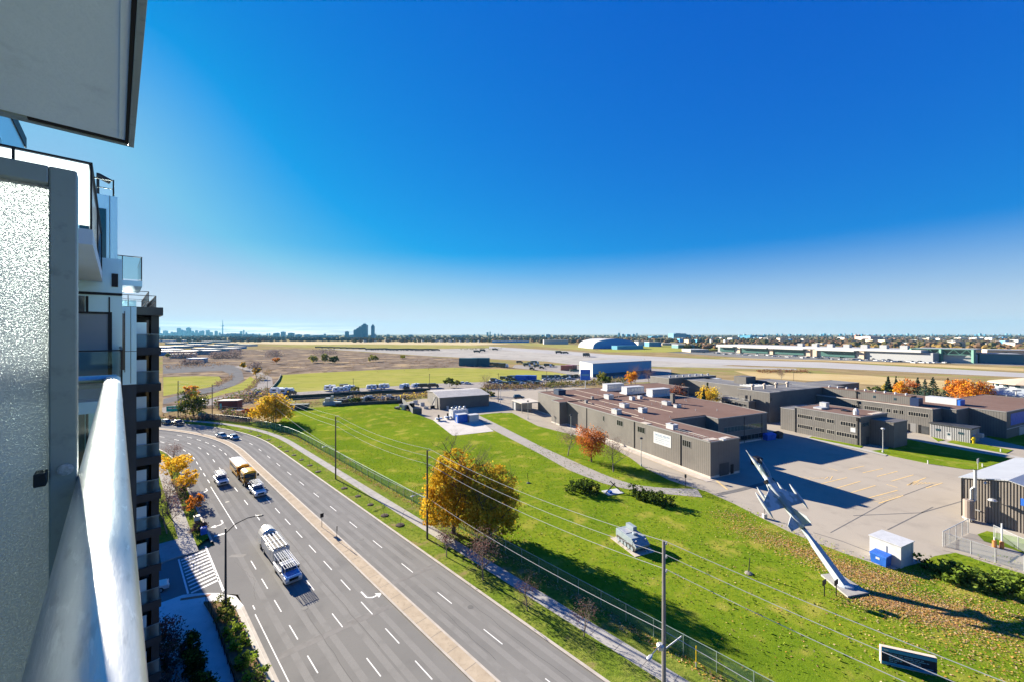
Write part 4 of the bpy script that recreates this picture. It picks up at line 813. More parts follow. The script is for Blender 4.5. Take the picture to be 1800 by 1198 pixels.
def pickup(t, m, rack=True, ladder=False, hoodm=None, L=5.8, W=2.0):
    body(t, [(-2.9, .45), (-2.9, 1.1), (-.75, 1.12), (.9, 1.14), (2.75, 1.08), (2.92, .85), (2.9, .42)], W, m, zt=2)
    q = MB(); q.hexa([(-.8, -W/2+.03, 1.1), (1.25, -W/2+.03, 1.12), (1.25, W/2-.03, 1.12), (-.8, W/2-.03, 1.1)], [(-.65, -W/2+.2, 1.85), (.45, -W/2+.2, 1.85), (.45, W/2-.2, 1.85), (-.65, W/2-.2, 1.85)]); q.build('cab', m, t, bevel=.05)
    if hoodm: q = MB(); q.hexa([(1.3, -W/2+.08, 1.12), (2.72, -W/2+.1, 1.09), (2.72, W/2-.1, 1.09), (1.3, W/2-.08, 1.12)], [(1.3, -W/2+.1, 1.16), (2.7, -W/2+.14, 1.12), (2.7, W/2-.14, 1.12), (1.3, W/2-.1, 1.16)]); q.build('bonnet', hoodm, t)
    q = MB(); q.hexa([(.62, -.78, 1.76), (.62, .78, 1.76), (1.24, .84, 1.2), (1.24, -.84, 1.2)], [(.57, -.72, 1.83), (.57, .72, 1.83), (1.3, .82, 1.22), (1.3, -.82, 1.22)]); q.build('windscreen', m_vglass, t)
    for s_ in (-1, 1): q = MB(); q.hexa([(-.6, s_*.93, 1.2), (.95, s_*.93, 1.2), (.5, s_*.83, 1.75), (-.55, s_*.83, 1.75)], [(-.6, s_*.97, 1.2), (.95, s_*.97, 1.2), (.5, s_*.85, 1.75), (-.55, s_*.85, 1.75)]); q.build('side_window', m_vglass, t)
    q = MB(); q.b2(-2.75, -.95, -.82, .82, 1.12, 1.15); q.build('bed_floor', m_black, t)
    for s_ in (-1, 1):
        q = MB(); q.b2(2.88, 2.96, s_*.8-.16, s_*.8+.16, .78, .98); q.build('headlight', m_lampw, t)
        q = MB(); q.b2(1.0, 1.2, s_*1.12-.1, s_*1.12+.1, 1.2, 1.42); q.build('mirror', m_black, t)
        for x in (-1.85, 1.8): wheel(t, x, s_*.88, .4, .28)
    q = MB(); q.b2(2.9, 2.97, -.55, .55, .68, .98); q.build('grille', m_black, t); q = MB(); q.b2(2.88, 3.02, -.95, .95, .42, .64); q.build('bumper', m_rim, t)
    if rack:
        q = MB()
        for x in (-2.6, -1.0, .9 if not ladder else 2.2):
            for s_ in (-1, 1): q.tube((x, s_*.9, 1.1), (x, s_*.88, 2.15), .035, n=5)
            q.tube((x, -.9, 2.15), (x, .9, 2.15), .035, n=5)
        for y in (-.88, .88): q.tube((-2.9, y, 2.15), (2.3 if ladder else 1.1, y, 2.15), .035, n=5)
        q.build('ladder_rack', m_vw, t)
        for y in (-.45, .05, .5):
            q = MB()
            for dy in (-.14, .14): q.b2(-2.9, 2.4 if ladder else .8, y+dy-.03, y+dy+.03, 2.19, 2.25)
            for i in range(14): q.b2(-2.8 + .36*i, -2.76 + .36*i, y-.14, y+.14, 2.2, 2.24) if (ladder or i < 10) else None
            q.build('ladder', m_rim if y < .4 else m_vw, t)
def sedan(t, m, suv=False):
    h = 1.7 if suv else 1.42
    body(t, [(-2.25, .35), (-2.3, .85), (-1.9, .95), (.95, .95), (2.1, .82), (2.28, .6), (2.25, .32)], 1.8, m, zt=3)
    x0 = -2.15 if suv else -1.6
    q = MB(); q.hexa([(x0, -.86, .94), (1.2, -.86, .94), (1.2, .86, .94), (x0, .86, .94)], [(x0+.35, -.66, h), (.4, -.66, h), (.4, .66, h), (x0+.35, .66, h)]); q.build('cabin', m_vglass, t)
    q = MB(); q.hexa([(x0+.33, -.68, h-.05), (.42, -.68, h-.05), (.42, .68, h-.05), (x0+.33, .68, h-.05)], [(x0+.4, -.64, h+.02), (.36, -.64, h+.02), (.36, .64, h+.02), (x0+.4, .64, h+.02)]); q.build('roof', m, t)
    for s_ in (-1, 1):
        q = MB(); q.b2(2.2, 2.3, s_*.65-.18, s_*.65+.18, .62, .76); q.build('headlight', m_lampw, t)
        for x in (-1.4, 1.4): wheel(t, x, s_*.8, .33, .22)
def bus(t, L=10.2, small=False):
    W, z1 = 2.4, 3.0
    q = MB(); hx = L/2
    n = 5; top = [(W/2*cos(pi*i/n), z1-.35 + .35*sin(pi*i/n)) for i in range(n+1)]
    secp = [(W/2, .55)] + top + [(-W/2, .55)]
    q.hexa([(-hx, y, z) for y, z in secp], [(hx-1.9, y, z) for y, z in secp]); q.build('body', m_vy, t)
    q = MB(); rp = [(y*1.01, z+.04) for y, z in top]; q.hexa([(-hx+.1, y, z) for y, z in rp], [(hx-2.6, y, z) for y, z in rp]); q.build('roof', m_vw if not small else m_vy, t)
    q = MB(); q.hexa([(hx-1.9, -1.0, .5), (hx, -.9, .5), (hx, .9, .5), (hx-1.9, 1.0, .5)], [(hx-1.9, -.95, 1.5), (hx-.15, -.75, 1.35), (hx-.15, .75, 1.35), (hx-1.9, .95, 1.5)]); q.build('bonnet', m_vy if not small else mat('brown_bonnet', (.35, .16, .05), rough=.4), t, bevel=.08)
    q = MB(); q.b2(hx-1.9, hx-1.86, -1.05, 1.05, 1.55, 2.45); q.build('windscreen', m_vglass, t)
    q = MB(); q.b2(hx-1.9, hx-1.84, -.8, .8, 2.52, 2.85); q.build('roof_sign', mat('sign_amber', (.75, .42, .02), rough=.4), t)
    for s_ in (-1, 1):
        q = MB(); nb = 9 if not small else 3
        for i in range(nb): x = -hx + .5 + i*(L-3.0)/nb; q.b2(x, x + (L-3.0)/nb*.78, s_*(W/2), s_*(W/2+.02), 1.65, 2.35)
        q.build('side_window', m_vglass, t)
        q = MB(); q.b2(-hx+.1, hx-2, s_*(W/2), s_*(W/2+.025), 1.35, 1.45); q.b2(-hx+.1, hx-2, s_*(W/2), s_*(W/2+.025), .95, 1.03); q.build('rub_rail', m_black, t)
        q = MB(); q.b2(hx-.05, hx+.04, s_*.7-.14, s_*.7+.14, .85, 1.1); q.build('headlight', m_lampw, t)
        q = MB(); q.box((hx-1.5, s_*1.45, 2.0), (.15, .35, .55)); q.build('mirror', m_black, t)
        for x in (-hx+2.6, hx-1.0): wheel(t, x, s_*1.02, .5, .32)
    q = MB(); q.b2(hx, hx+.1, -1.1, 1.1, .45, .75); q.build('bumper', m_black, t)
HEAD = ROAD_A + pi                       # oncoming traffic runs towards the viewer
def veh(name, lab, cat, s, n, h=HEAD, z=-.12): return thing(name, lab, cat, RD(s, n, z), h)
t = veh('pickup_truck', 'white pickup with a ladder rack in the middle lane, left of the school bus', 'pickup', 109.3, 16.6); pickup(t, m_vw)
t = veh('school_bus', 'long yellow school bus with a white roof driving down the street', 'bus', 113.0, 20.9); bus(t)
t = veh('minibus', 'short yellow minibus with a brown bonnet between the school bus and a white pickup', 'bus', 104.3, 21.0); bus(t, 5.2, True)
t = veh('pickup_truck', 'white pickup with an open rack driving close in front of the yellow minibus', 'pickup', 96.6, 20.9); pickup(t, m_vw)
t = veh('pickup_truck', 'white pickup with ladders and a blue bonnet, towing a tank trailer', 'pickup', 60.8, 16.7); pickup(t, m_vw, True, True, m_vb, W=2.05)
t = veh('box_trailer', 'grey trailer with a pale rounded tank and roof bars behind the ladder pickup', 'trailer', 68.6, 16.9)
q = MB(); q.b2(-1.7, 4.3, -1.1, 1.1, .5, 2.35); q.build('box', paint('dull', (.42, .43, .44)), t, bevel=.05); q = MB(); q.b2(-1.5, 4.2, -1.0, 1.0, 2.36, 2.38); q.build('roof', m_black, t); q = MB(); q.loft([[Vector((x, w*cos(a_), zc + hh*sin(a_))) for a_ in [pi*i/8 - .25 for i in range(9)] + [pi + .25, -.25 + 2*pi][:1]] + [Vector((x, -w*.95, .55)), Vector((x, w*.95, .55))] for x, w, zc, hh in ((-4.5, .8, 1.6, .9), (-4.2, 1.08, 1.7, 1.2), (-2.1, 1.12, 1.7, 1.25), (-1.72, 1.0, 1.7, 1.1))]); q.build('tank', paint('cream', (.56, .55, .5)), t, smooth=False)
q = MB(); q.b2(4.3, 4.33, -1.0, 1.0, .6, 2.2); q.build('front_panel', m_vs, t)
for y in (-.8, -.3, .2, .7): q = MB(); q.b2(-1.4, 4.2, y-.09, y+.09, 2.45, 2.55); q.build('roof_bar', m_vw, t)
q = MB()
for x in (-1.0, 1.4, 3.8): q.b2(x-.04, x+.04, -1.0, 1.0, 2.37, 2.45)
q.build('cross_bar', m_rim, t); q = MB(); q.b2(-.2, 2.8, -1.12, -1.101, 1.2, 1.9); q.build('side_panel', m_vs, t)
for s_ in (-1, 1):
    for x in (-2.6, -.6): wheel(t, x, s_*1.0, .4, .25)
q = MB(); q.tube((4.3, 0, .6), (5.0, 0, .55), .06); q.build('drawbar', m_black, t)
t = veh('sedan', 'silver sedan heading away at the bend, behind a blue-grey hatchback', 'car', 157.6, 26.9, ROAD_A + pi + .27); sedan(t, m_vs)
t = veh('hatchback', 'blue-grey hatchback close in front of the silver sedan', 'car', 152.4, 28.2, ROAD_A + pi + .2); sedan(t, paint('bluegrey', (.2, .3, .38)))
t = thing('sedan', 'black car coming round the far bend, beside the tower corner', 'car', G(293, 744, -.12), -.45); sedan(t, m_vk, True)
t = thing('pickup_truck', 'black pickup just behind the black car at the far bend', 'pickup', G(313, 745.5, -.12), -.55); pickup(t, m_vk, False)
t = thing('suv', 'dark navy SUV on the drive at the far end of the long building', 'car', G(912, 699.5, -.07), .25); sedan(t, paint('navy', (.03, .05, .08)), True); t.scale = (1.25, 1.25, 1.25)
t = thing('sedan', 'silver car in the shaded side street by the zebra crossing', 'car', RD(69.0, 2.6, -.1), ROAD_A - 1.6); sedan(t, m_vs)
# ------------------------------------------------------------------ storage yards: one of each kind, then copies
def camper(t, mb, md_):
    q = MB(); prof = [(-3.0, .6), (-3.1, 1.6), (-2.7, 3.0), (2.6, 3.0), (3.2, 1.9), (2.9, .6)]; q.hexa([(x, -1.2, z) for x, z in prof], [(x, 1.2, z) for x, z in prof]); q.build('body', mb, t)
    q = MB(); q.b2(-1.9, -.4, -1.23, -1.2, 1.5, 2.3); q.b2(.6, 1.9, -1.23, -1.2, 1.5, 2.3); q.build('window', m_vglass, t); q = MB(); q.b2(-2.9, 2.8, -1.225, -1.2, .7, 1.1); q.build('stripe', md_, t)
    q = MB(); q.b2(-.5, .5, -.5, .5, 3.0, 3.3); q.build('roof_unit', m_vw, t)
    for s_ in (-1, 1): wheel(t, 0, s_*1.1, .4, .25)
def truck(t, mc, mbx, L=7.5):
    q = MB(); q.b2(-L/2, L/2-2.2, -1.2, 1.2, .9, 3.2); q.build('box', mbx, t); q = MB(); prof = [(L/2-2.1, .6), (L/2-2.1, 2.6), (L/2-.8, 2.6), (L/2-.3, 1.6), (L/2, 1.4), (L/2, .6)]; q.hexa([(x, -1.1, z) for x, z in prof], [(x, 1.1, z) for x, z in prof]); q.build('cab', mc, t)
    q = MB(); q.hexa([(L/2-.72, -.95, 2.5), (L/2-.72, .95, 2.5), (L/2-.3, .95, 1.7), (L/2-.3, -.95, 1.7)], [(L/2-.68, -.95, 2.52), (L/2-.68, .95, 2.52), (L/2-.24, .95, 1.7), (L/2-.24, -.95, 1.7)]); q.build('windscreen', m_vglass, t)
    for s_ in (-1, 1):
        for x in (-L/2+1.5, L/2-1.1): wheel(t, x, s_*1.0, .5, .3)
def jeep(t, m):
    body(t, [(-2.2, .5), (-2.2, 1.2), (.7, 1.2), (2.1, 1.15), (2.2, .5)], 1.9, m, zt=3); q = MB(); q.b2(-2.1, .6, -.85, .85, 1.2, 1.95); q.build('canvas_top', mat('canvas', (.05, .055, .04), rough=.9), t); q = MB(); q.hexa([(.6, -.8, 1.9), (.6, .8, 1.9), (.95, .8, 1.25), (.95, -.8, 1.25)], [(.64, -.8, 1.9), (.64, .8, 1.9), (1.0, .8, 1.25), (1.0, -.8, 1.25)]); q.build('windscreen', m_vglass, t)
    for s_ in (-1, 1):
        for x in (-1.4, 1.4): wheel(t, x, s_*.85, .42, .28)
def spread_out(make, name, lab, cat, group, spots, z=-.34):
    first = None
    for i, (x, y, a, sc_) in enumerate(spots):
        p = G(x, y, z)
        if first is None:
            first = thing(name, lab, cat, p, a, group); make(first); first.scale = (sc_,)*3; learn(first)
        else: dup(first, p, a, lab, group, sc_)
spread_out(lambda t: camper(t, m_vw, m_vb), 'camper_trailer', 'white camper trailer parked along the gravel storage strip behind the lawn', 'camper', 'white camper trailers on the gravel storage strip',
    [(487, 691, .4, 1.15), (503, 693, .35, 1.25), (580, 685.5, .4, 1.1), (594, 688, .5, .95), (604, 687.5, .4, .9), (614, 686, .5, 1.1), (653, 684, .4, 1.0), (675, 682.5, .4, 1.05), (711, 683, 1.2, 1.1), (731, 681, .9, .95)])
spread_out(lambda t: truck(t, m_vk, m_vk), 'box_truck', 'dark box truck parked among the trailers on the storage strip', 'truck', 'dark box trucks on the storage strip', [(513, 693, 1.3, .75), (607, 682, .5, .9), (664, 682.5, .3, .8), (747, 681, .3, .9), (762, 680.5, .3, .9), (715, 684, 1.2, .6)])
spread_out(lambda t: truck(t, m_vw, m_vg), 'army_truck', 'dark green army truck with a pale cab in the compound beyond the green field', 'truck', 'green army trucks in the compound', [(869, 670, -.6, .8), (886, 667, -.5, .85), (899, 666, -.5, .9), (904, 665.5, -.5, .9), (892, 677, -.4, .8), (910, 677, -.4, .85), (931, 675, 1.2, .85), (945, 676, 1.1, .85), (959, 664, -.4, .8), (972, 664, -.4, .8), (981, 663.5, -.4, .8), (997, 664, -.3, .8), (1003, 663, -.3, .8), (973, 674, .6, .7), (926, 643, .2, 1.1), (934, 641.5, .2, 1.2), (940, 639.5, .3, 1.3), (944, 645, .2, 1.0), (963, 644, -.2, 1.1), (876, 644, .0, 1.4), (885, 645, -.1, 1.4), (866, 641, 0, 1.0), (858, 640, 0, 1.0)])
spread_out(lambda t: jeep(t, m_vg), 'jeep', 'small dark green jeep parked in a row in the army compound', 'jeep', 'green jeeps in the army compound', [(963, 663, .7, 1.1), (990, 664, .7, 1.1), (1010, 663, .4, 1.2), (1014, 661.5, .4, 1.1), (935, 649, .3, 1.2), (952, 647, .3, 1.2), (894, 668, -.5, 1.0), (905, 668, -.4, 1.0), (970, 643, .1, 1.3), (1006, 652, .2, 1.1), (1012, 651, .2, 1.1)])
spread_out(lambda t: sedan(t, m_vw), 'parked_car', 'small white car parked beside the compound scrub', 'car', 'white cars parked beside the compound scrub', [(803, 673, .3, 1.1), (814, 673.5, .3, 1.1), (822, 674, .2, 1.1), (858, 680, .5, 1.0), (866, 669, .6, 1.1), (877, 670, .6, 1.1)])
rc = random.Random(8)
rowd = [(957 + 4.6*i + rc.uniform(-1, 1), 665.5 - .28*i + rc.uniform(-.5, .5), .5, 1.05) for i in range(13)] + [(862 + 6.5*i + rc.uniform(-2, 2), 672.5 - .15*i + rc.uniform(-1, 1), -.4 + rc.uniform(-.2, .2), 1.05) for i in range(14)] + [(600 + 11*i + rc.uniform(-3, 3), 703.5 - .42*i + rc.uniform(-.8, .8), .4 + rc.uniform(-.2, .2), .95) for i in range(11)]
spread_out(lambda t: sedan(t, m_vk), 'parked_car', 'small dark car parked in the dense rows of the army compound and storage yard', 'car', 'dark cars in the compound and storage yard', rowd)
rowl = [(960 + 7.5*i + rc.uniform(-2, 2), 667.5 - .3*i, .5, 1.05) for i in range(7)] + [(866 + 10*i + rc.uniform(-3, 3), 675.2 - .2*i, -.4, 1.05) for i in range(8)] + [(640 + 13*i + rc.uniform(-3, 3), 702 - .5*i, .4, .95) for i in range(6)]
spread_out(lambda t: sedan(t, m_vs), 'parked_car', 'small silver car parked in the dense rows of the army compound and storage yard', 'car', 'silver cars in the compound and storage yard', rowl)
def container(t, m):
    q = MB(); q.b2(-3, 3, -1.22, 1.22, 0, 2.6); q.build('box', m, t); q = MB()
    for i in range(12): q.b2(-2.9 + .5*i, -2.75 + .5*i, -1.25, -1.221, .1, 2.5)
    q.build('rib', m, t); q = MB(); q.b2(3.001, 3.05, -1.1, 1.1, .1, 2.5); q.build('door', m, t)
spread_out(lambda t: container(t, m_bluep), 'shipping_container', 'blue shipping container in the army compound by the road', 'container', 'blue containers in the army compound', [(917, 668, -.3, 1.5), (932, 668, -.3, 1.5)])
spread_out(lambda t: container(t, m_vr), 'shipping_container', 'red shipping container near the pale blue hangar end', 'container', 'red containers by the hangar', [(996, 650, -.2, 1.8), (1004, 649, -.1, 1.8)])
spread_out(lambda t: container(t, mat('teal_box', (.04, .12, .15), rough=.5)), 'shipping_container', 'long dark teal container at the far edge of the green field', 'container', 'teal containers at the field edge', [(823, 642, 0, 3.2), (845, 641.5, 0, 3.2)])
# plant on the concrete pad by the garage
pa = GA + .12
def crate(x, y, sx, sy, sz, m, lab, name='equipment_shelter', vents=0):
    t = thing(name, lab, 'shelter', G(x, y, .05), pa); q = MB(); q.b2(-sx/2, sx/2, -sy/2, sy/2, 0, sz); q.build('box', m, t); q = MB(); q.b2(-sx/2-.05, sx/2+.05, -sy/2-.05, sy/2+.05, sz, sz+.12); q.build('roof', m_wpaint, t); q = MB(); q.b2(-sx/2-.03, -sx/2-.001, -.5, .5, .2, min(2.1, sz-.2)); q.build('door', m_galv, t)
    for i in range(vents): q = MB(); q.lathe([(.45, sz+.12), (.45, sz+.8), (.65, sz+.9), (.2, sz+1.3)], (-sx/2+.8+i*(sx-1.6)/max(1, vents-1), .3*(-1)**i, 0), 8); q.build('roof_vent', m_galv, t)
crate(806, 733, 6.5, 4.2, 3.2, m_wpaint, 'white equipment shelter with roof vents, at the back of the concrete pad', vents=4)
crate(811, 740.5, 4.0, 2.6, 3.0, m_bluep, 'blue equipment shelter on the concrete pad beside the white tank box')
crate(831, 739, 3.9, 2.6, 2.5, mat('cream_paint', (.6, .58, .5), rough=.6), 'cream tank box on the concrete pad, right of the blue shelter')
for x, y, lb in ((771, 738, 'white wheeled field cart with a dark mast, left on the concrete pad'), (787, 735, 'white wheeled field cart with a dark mast beside the white shelter')):
    t = thing('field_cart', lb, 'cart', G(x, y, .05), .5); q = MB(); q.b2(-1.3, 1.3, -.6, .6, .5, 1.1); q.build('body', m_vw, t); q = MB(); q.b2(-.3, .3, -.3, .3, 1.1, 2.2); q.build('mast', m_black, t); q = MB(); q.tube((1.2, 0, .6), (2.0, 0, .5), .07); q.build('drawbar', m_black, t)
    for s_ in (-1, 1): wheel(t, 0, s_*.75, .4, .2)
# red hut and blue tarp by the bend; junk row along the hedge
t = thing('hut', 'small dark red hut with a pale flat roof near the street bend', 'hut', G(405, 716), .12); q = MB(); q.b2(-4, 4, -2, 2, -.3, 3.4); q.build('wall', mat('barn_red', (.17, .045, .04), rough=.8), t); q = MB(); q.b2(-4.3, 4.3, -2.3, 2.3, 3.4, 3.7); q.build('roof', m_plinth, t); q = MB(); q.b2(-3.4, -2.5, -2.05, -2.001, -.2, 2.4); q.build('door', mat('teal_door', (.1, .4, .42)), t)
t = thing('tarp', 'bright blue tarp tent beside the golden tree', 'tarp', G(446, 693), .5); q = MB(); q.hexa([(-4, -2, -.3), (4, -2, -.3), (4, 2, -.3), (-4, 2, -.3)], [(-3.5, -.1, 1.2), (3.5, -.1, 2.0), (3.5, .1, 2.0), (-3.5, .1, 1.2)]); q.build('sheet', m_bluep, t)
t = thing('scrap_plank', 'pale concrete slab lying beside the red hut', 'slab', G(412, 722), .1); q = MB(); q.b2(-4.5, 4.5, -1.4, 1.4, -.3, .6); q.build('top', m_conc, t); q = MB(); q.b2(-3.5, 4.5, -1.2, 1.2, -.35, -.29); q.build('base', m_black, t)
t = thing('dumpster', 'dark blue-grey open dumpster at the corner of the field hedge', 'dumpster', G(526, 717), .15); q = MB(); q.hexa([(-3.4, -1.3, -.2), (3.4, -1.3, -.2), (3.4, 1.3, -.2), (-3.4, 1.3, -.2)], [(-4, -1.5, 2.0), (4, -1.5, 2.0), (4, 1.5, 2.0), (-4, 1.5, 2.0)]); q.build('bin', mat('slate', (.06, .09, .11), rough=.6), t); q = MB(); q.b2(-4.1, 4.1, -1.6, -1.5, 1.8, 2.1); q.build('rim', m_trim, t)
t = thing('parts_rack', 'pale blue-grey machinery rack in the hedge row', 'machinery', G(584, 710), .1); q = MB(); q.b2(-4, 4, -1.2, 1.2, -.2, 1.4); q.build('base', mat('machine_grey', (.25, .33, .36), rough=.6), t); q = MB(); q.b2(-3, -1, -1, 1, 1.4, 3.2); q.b2(-.5, .5, -.5, .5, 1.4, 4.2); q.build('hoist', m_galv, t); q = MB(); q.b2(-4.2, 6, -.2, .2, 2.2, 2.5); q.build('boom', m_galv, t)
RJ = random.Random(21)
jl = ['dark crate', 'pale drum', 'grey cabinet', 'brown pallet stack']
for i in range(26):
    f = RJ.random(); x = 590 + 120*f; y = 706 - 6*f + RJ.uniform(-3.0, 1.5); k = i % 4; sz = RJ.uniform(.8, 2.1)
    t = thing(('crate', 'drum', 'cabinet', 'pallet_stack')[k], jl[k] + ' in the junk row along the field hedge, left of the garage', ('crate', 'drum', 'cabinet', 'pallet')[k], G(x, y, -.1), RJ.uniform(0, 3), jl[k] + 's in the junk row')
    q = MB(); m = (m_dpanel, m_wpaint, m_galv, mat('old_wood', (.2, .13, .08), rough=.9))[k]
    if k == 1: q.lathe([(.6, 0), (.62, sz*.5), (.6, sz), (.1, sz+.05)], n=9)
    elif k == 3:
        for j in range(5): q.b2(-1, 1, -.8, .8, .3*j, .3*j+.2)
    else: q.b2(-sz*.7, sz*.7, -.6, .6, 0, sz)
    q.build('body', m, t); q = MB(); q.b2(-.3, .3, -.3, .3, sz if k != 3 else 1.42, (sz if k != 3 else 1.42)+.2); q.build('lid', m_trim, t)
for i in range(10):
    f = i/9; t = thing('crate', 'stacked goods inside the compound fence by the garage', 'crate', UV(-52 + 14*f + RJ.uniform(-1, 1), 121 + RJ.uniform(-8, 8)), RJ.uniform(0, 2), 'stacked goods inside the compound')
    h = RJ.uniform(.8, 2.2); q = MB(); q.b2(-1, 1, -.7, .7, 0, h); q.build('body', RJ.choice([m_dpanel, m_wpaint, m_black, m_galv]), t); q = MB(); q.b2(-.9, .9, -.6, .6, h, h+.15); q.build('lid', m_trim, t)
for x, y, nm, lb in ((358, 937, 'recycling_bin', 'bright blue recycling bin at the near street corner'), (346, 913, 'utility_box', 'grey-blue utility cabinet on the near verge')):
    t = thing(nm, lb, nm.split('_')[1], G(x, y), ROAD_A); q = MB(); q.b2(-.4, .4, -.4, .4, -.1, .95 if 'bin' in nm else .7); q.build('body', m_bluep if 'bin' in nm else m_vs, t); q = MB(); q.b2(-.45, .45, -.45, .45, .95 if 'bin' in nm else .7, 1.08 if 'bin' in nm else .78); q.build('lid', m_bluep if 'bin' in nm else m_dpanel, t)
# ------------------------------------------------------------------ jet on its pylon
m_camo = mat('camo_paint', (.40, .44, .46), (.44, .48, .5), 2, c3=(.24, .28, .28), s3=.42, t3=.5, w3=.025, rough=.5, coord='O', detail=2)
m_jet = mat('jet_grey', (.42, .45, .46), (.36, .39, .4), 1.2, rough=.5, coord='O')
m_pyl = mat('pylon_white', (.38, .43, .47), (.34, .40, .44), .5, rough=.55, coord='O', c3=(.36, .40, .43), s3=2.5, t3=.68, w3=.08)
JB = G(1486, 1031); ja, jb = -.364, .925
def JP(h): return JB + Vector((ja*h, jb*h, h))
jt_, jn_ = JP(5.35), JP(14.25)
jx = (jn_ - jt_).normalized(); wing = Vector((jb, -ja, 0)).normalized()
wing = (Matrix.Rotation(radians(-5), 3, jx) @ wing).normalized(); jy = -wing; jz = jx.cross(jy).normalized()
PL = thing('pylon', 'tall slanting white pylon rising from a flat slab in the lawn, carrying the fighter jet', 'pylon', JB)
q = MB()
def sec(h, w, t):
    c = JP(h); return [c + wing*(-w) - jz*t, c + wing*w - jz*t, c + wing*w + jz*t, c + wing*(-w) + jz*t]
q.loft([sec(.1, .56, .5), sec(.6, .46, .42), sec(3.6, .38, .36), sec(4.2, .27, .28), sec(5.9, .2, .2)]); q.build('mast', m_pyl, PL, world_co=True, bevel=.04)
q = MB(); q.lathe([(.9, 0.2), (.8, .4), (.5, .48)], (JB.x, JB.y, 0), 16); q.build('foot', m_pyl, PL, world_co=True)
q = MB(); q.prism([(p.x, p.y) for p in px((1443, 1011), (1473, 1008), (1528, 1043), (1490, 1050))], -.05, .22); q.build('base_slab', mat('slab_stone', (.26, .25, .235), (.32, .31, .29), 1.2, rough=.9), PL, world_co=True)
JT = bpy.data.objects.new('fighter_jet', None); COL.objects.link(JT); JM = Matrix(((jx.x, jy.x, jz.x, jt_.x), (jx.y, jy.y, jz.y, jt_.y), (jx.z, jy.z, jz.z, jt_.z), (0, 0, 0, 1)))
JT.matrix_world = JM; MW[JT.name] = JM; tag(JT, 'grey camouflaged fighter jet mounted nose-up on a white pylon', 'jet')
def ell(x, ry, rz, zc=0.0, n=16, p=2.0):
    ry *= .84; rz *= .9
    o = []
    for i in range(n):
        a = 2*pi*i/n; c, s = cos(a), sin(a); o.append(Vector((x, ry*math.copysign(abs(c)**(2/p), c), zc + rz*math.copysign(abs(s)**(2/p), s))))
    return o
q = MB(); q.loft([ell(.0, .36, .36, .02), ell(.5, .46, .44, .02), ell(1.6, .56, .5), ell(3.2, .62, .55), ell(4.8, .72, .55, -.02, p=2.6), ell(6.2, .80, .52, -.04, p=3), ell(7.0, .74, .5, -.02, p=2.8), ell(7.6, .46, .5, .0), ell(8.6, .43, .48, .0), ell(9.6, .38, .40, -.05), ell(10.5, .28, .29, -.1), ell(11.4, .16, .16, -.14), ell(12.0, .06, .06, -.16), ell(12.55, .015, .015, -.17)])
q.build('fuselage', m_camo, JT, smooth=True)
q = MB(); q.loft([ell(-.35, .24, .24, .02), ell(.0, .33, .33, .02)]); q.build('exhaust_nozzle', m_black, JT)
for sgn in (1, -1):
    s_ = lambda x, y, z: Vector((x, sgn*y, z))
    def plate(pts, t, name, m, t2=.03, par=None):
        k = MB(); n = len(pts); tt = [t]*2 + [t2]*(n-2)
        k.hexa([Vector(p) - Vector((0, 0, tt[i])) for i, p in enumerate(pts)], [Vector(p) + Vector((0, 0, tt[i])) for i, p in enumerate(pts)]); return k.build(name, m, par or JT)
    plate([s_(3.1, .5, -.2), s_(7.3, .5, -.2), s_(5.9, 1.0, -.2), s_(4.5, 3.3, -.22), s_(3.1, 3.3, -.22)], .09, 'wing', m_camo)
    plate([s_(.2, .4, -.12), s_(1.9, .4, -.12), s_(.75, 2.05, -.2), s_(.0, 2.05, -.2)], .06, 'tailplane', m_camo)
    def pod(name, y, z, x0, x1, r, m):
        k = MB(); L_ = x1 - x0; k.loft([[Vector((x0 + L_*f, sgn*y + rr*r*cos(2*pi*i/10), z + rr*r*sin(2*pi*i/10))) for i in range(10)] for f, rr in ((0, .08), (.12, .5), (.3, .95), (.6, 1), (.82, .72), (.95, .3), (1, .03))]); return k.build(name, m, JT, smooth=True)
    pod('wing_tip_tank', 3.5, -.22, 2.1, 6.1, .26, m_jet); pod('drop_tank', 2.1, -.75, 3.2, 6.9, .24, m_jet)
    k = MB(); k.b2(4.0, 5.4, sgn*2.06, sgn*2.14, -.62, -.24); k.build('tank_mount', m_jet, JT)
    k = MB(); k.b2(6.85, 7.3, sgn*.46, sgn*.74, -.36, .3); k.build('air_intake', m_black, JT)
k = MB(); k.hexa([Vector((.3, -.07, .4)), Vector((3.0, -.07, .42)), Vector((.95, -.03, 1.85)), Vector((.1, -.03, 1.85))], [Vector((.3, .07, .4)), Vector((3.0, .07, .42)), Vector((.95, .03, 1.85)), Vector((.1, .03, 1.85))]); k.build('tail_fin', m_jet, JT)
k = MB(); k.loft([[Vector((x, w*cos(pi*i/8), .34 + hh*sin(pi*i/8))) for i in range(9)] for x, w, hh in ((7.4, .06, .06), (7.9, .26, .3), (8.7, .31, .42), (9.4, .26, .28), (9.9, .08, .02))]); k.build('canopy', mat('canopy_glass', (.05, .08, .1), rough=.08, spec=.9), JT, smooth=True)
k = MB(); k.path([Vector((7.3, -.5, .2)), Vector((8.2, -.72, .42)), Vector((9.8, -.78, .5)), Vector((10.5, -.72, .5))], [.08, .07, .05, .03], 6); k.build('refuel_probe', m_wpaint, JT)
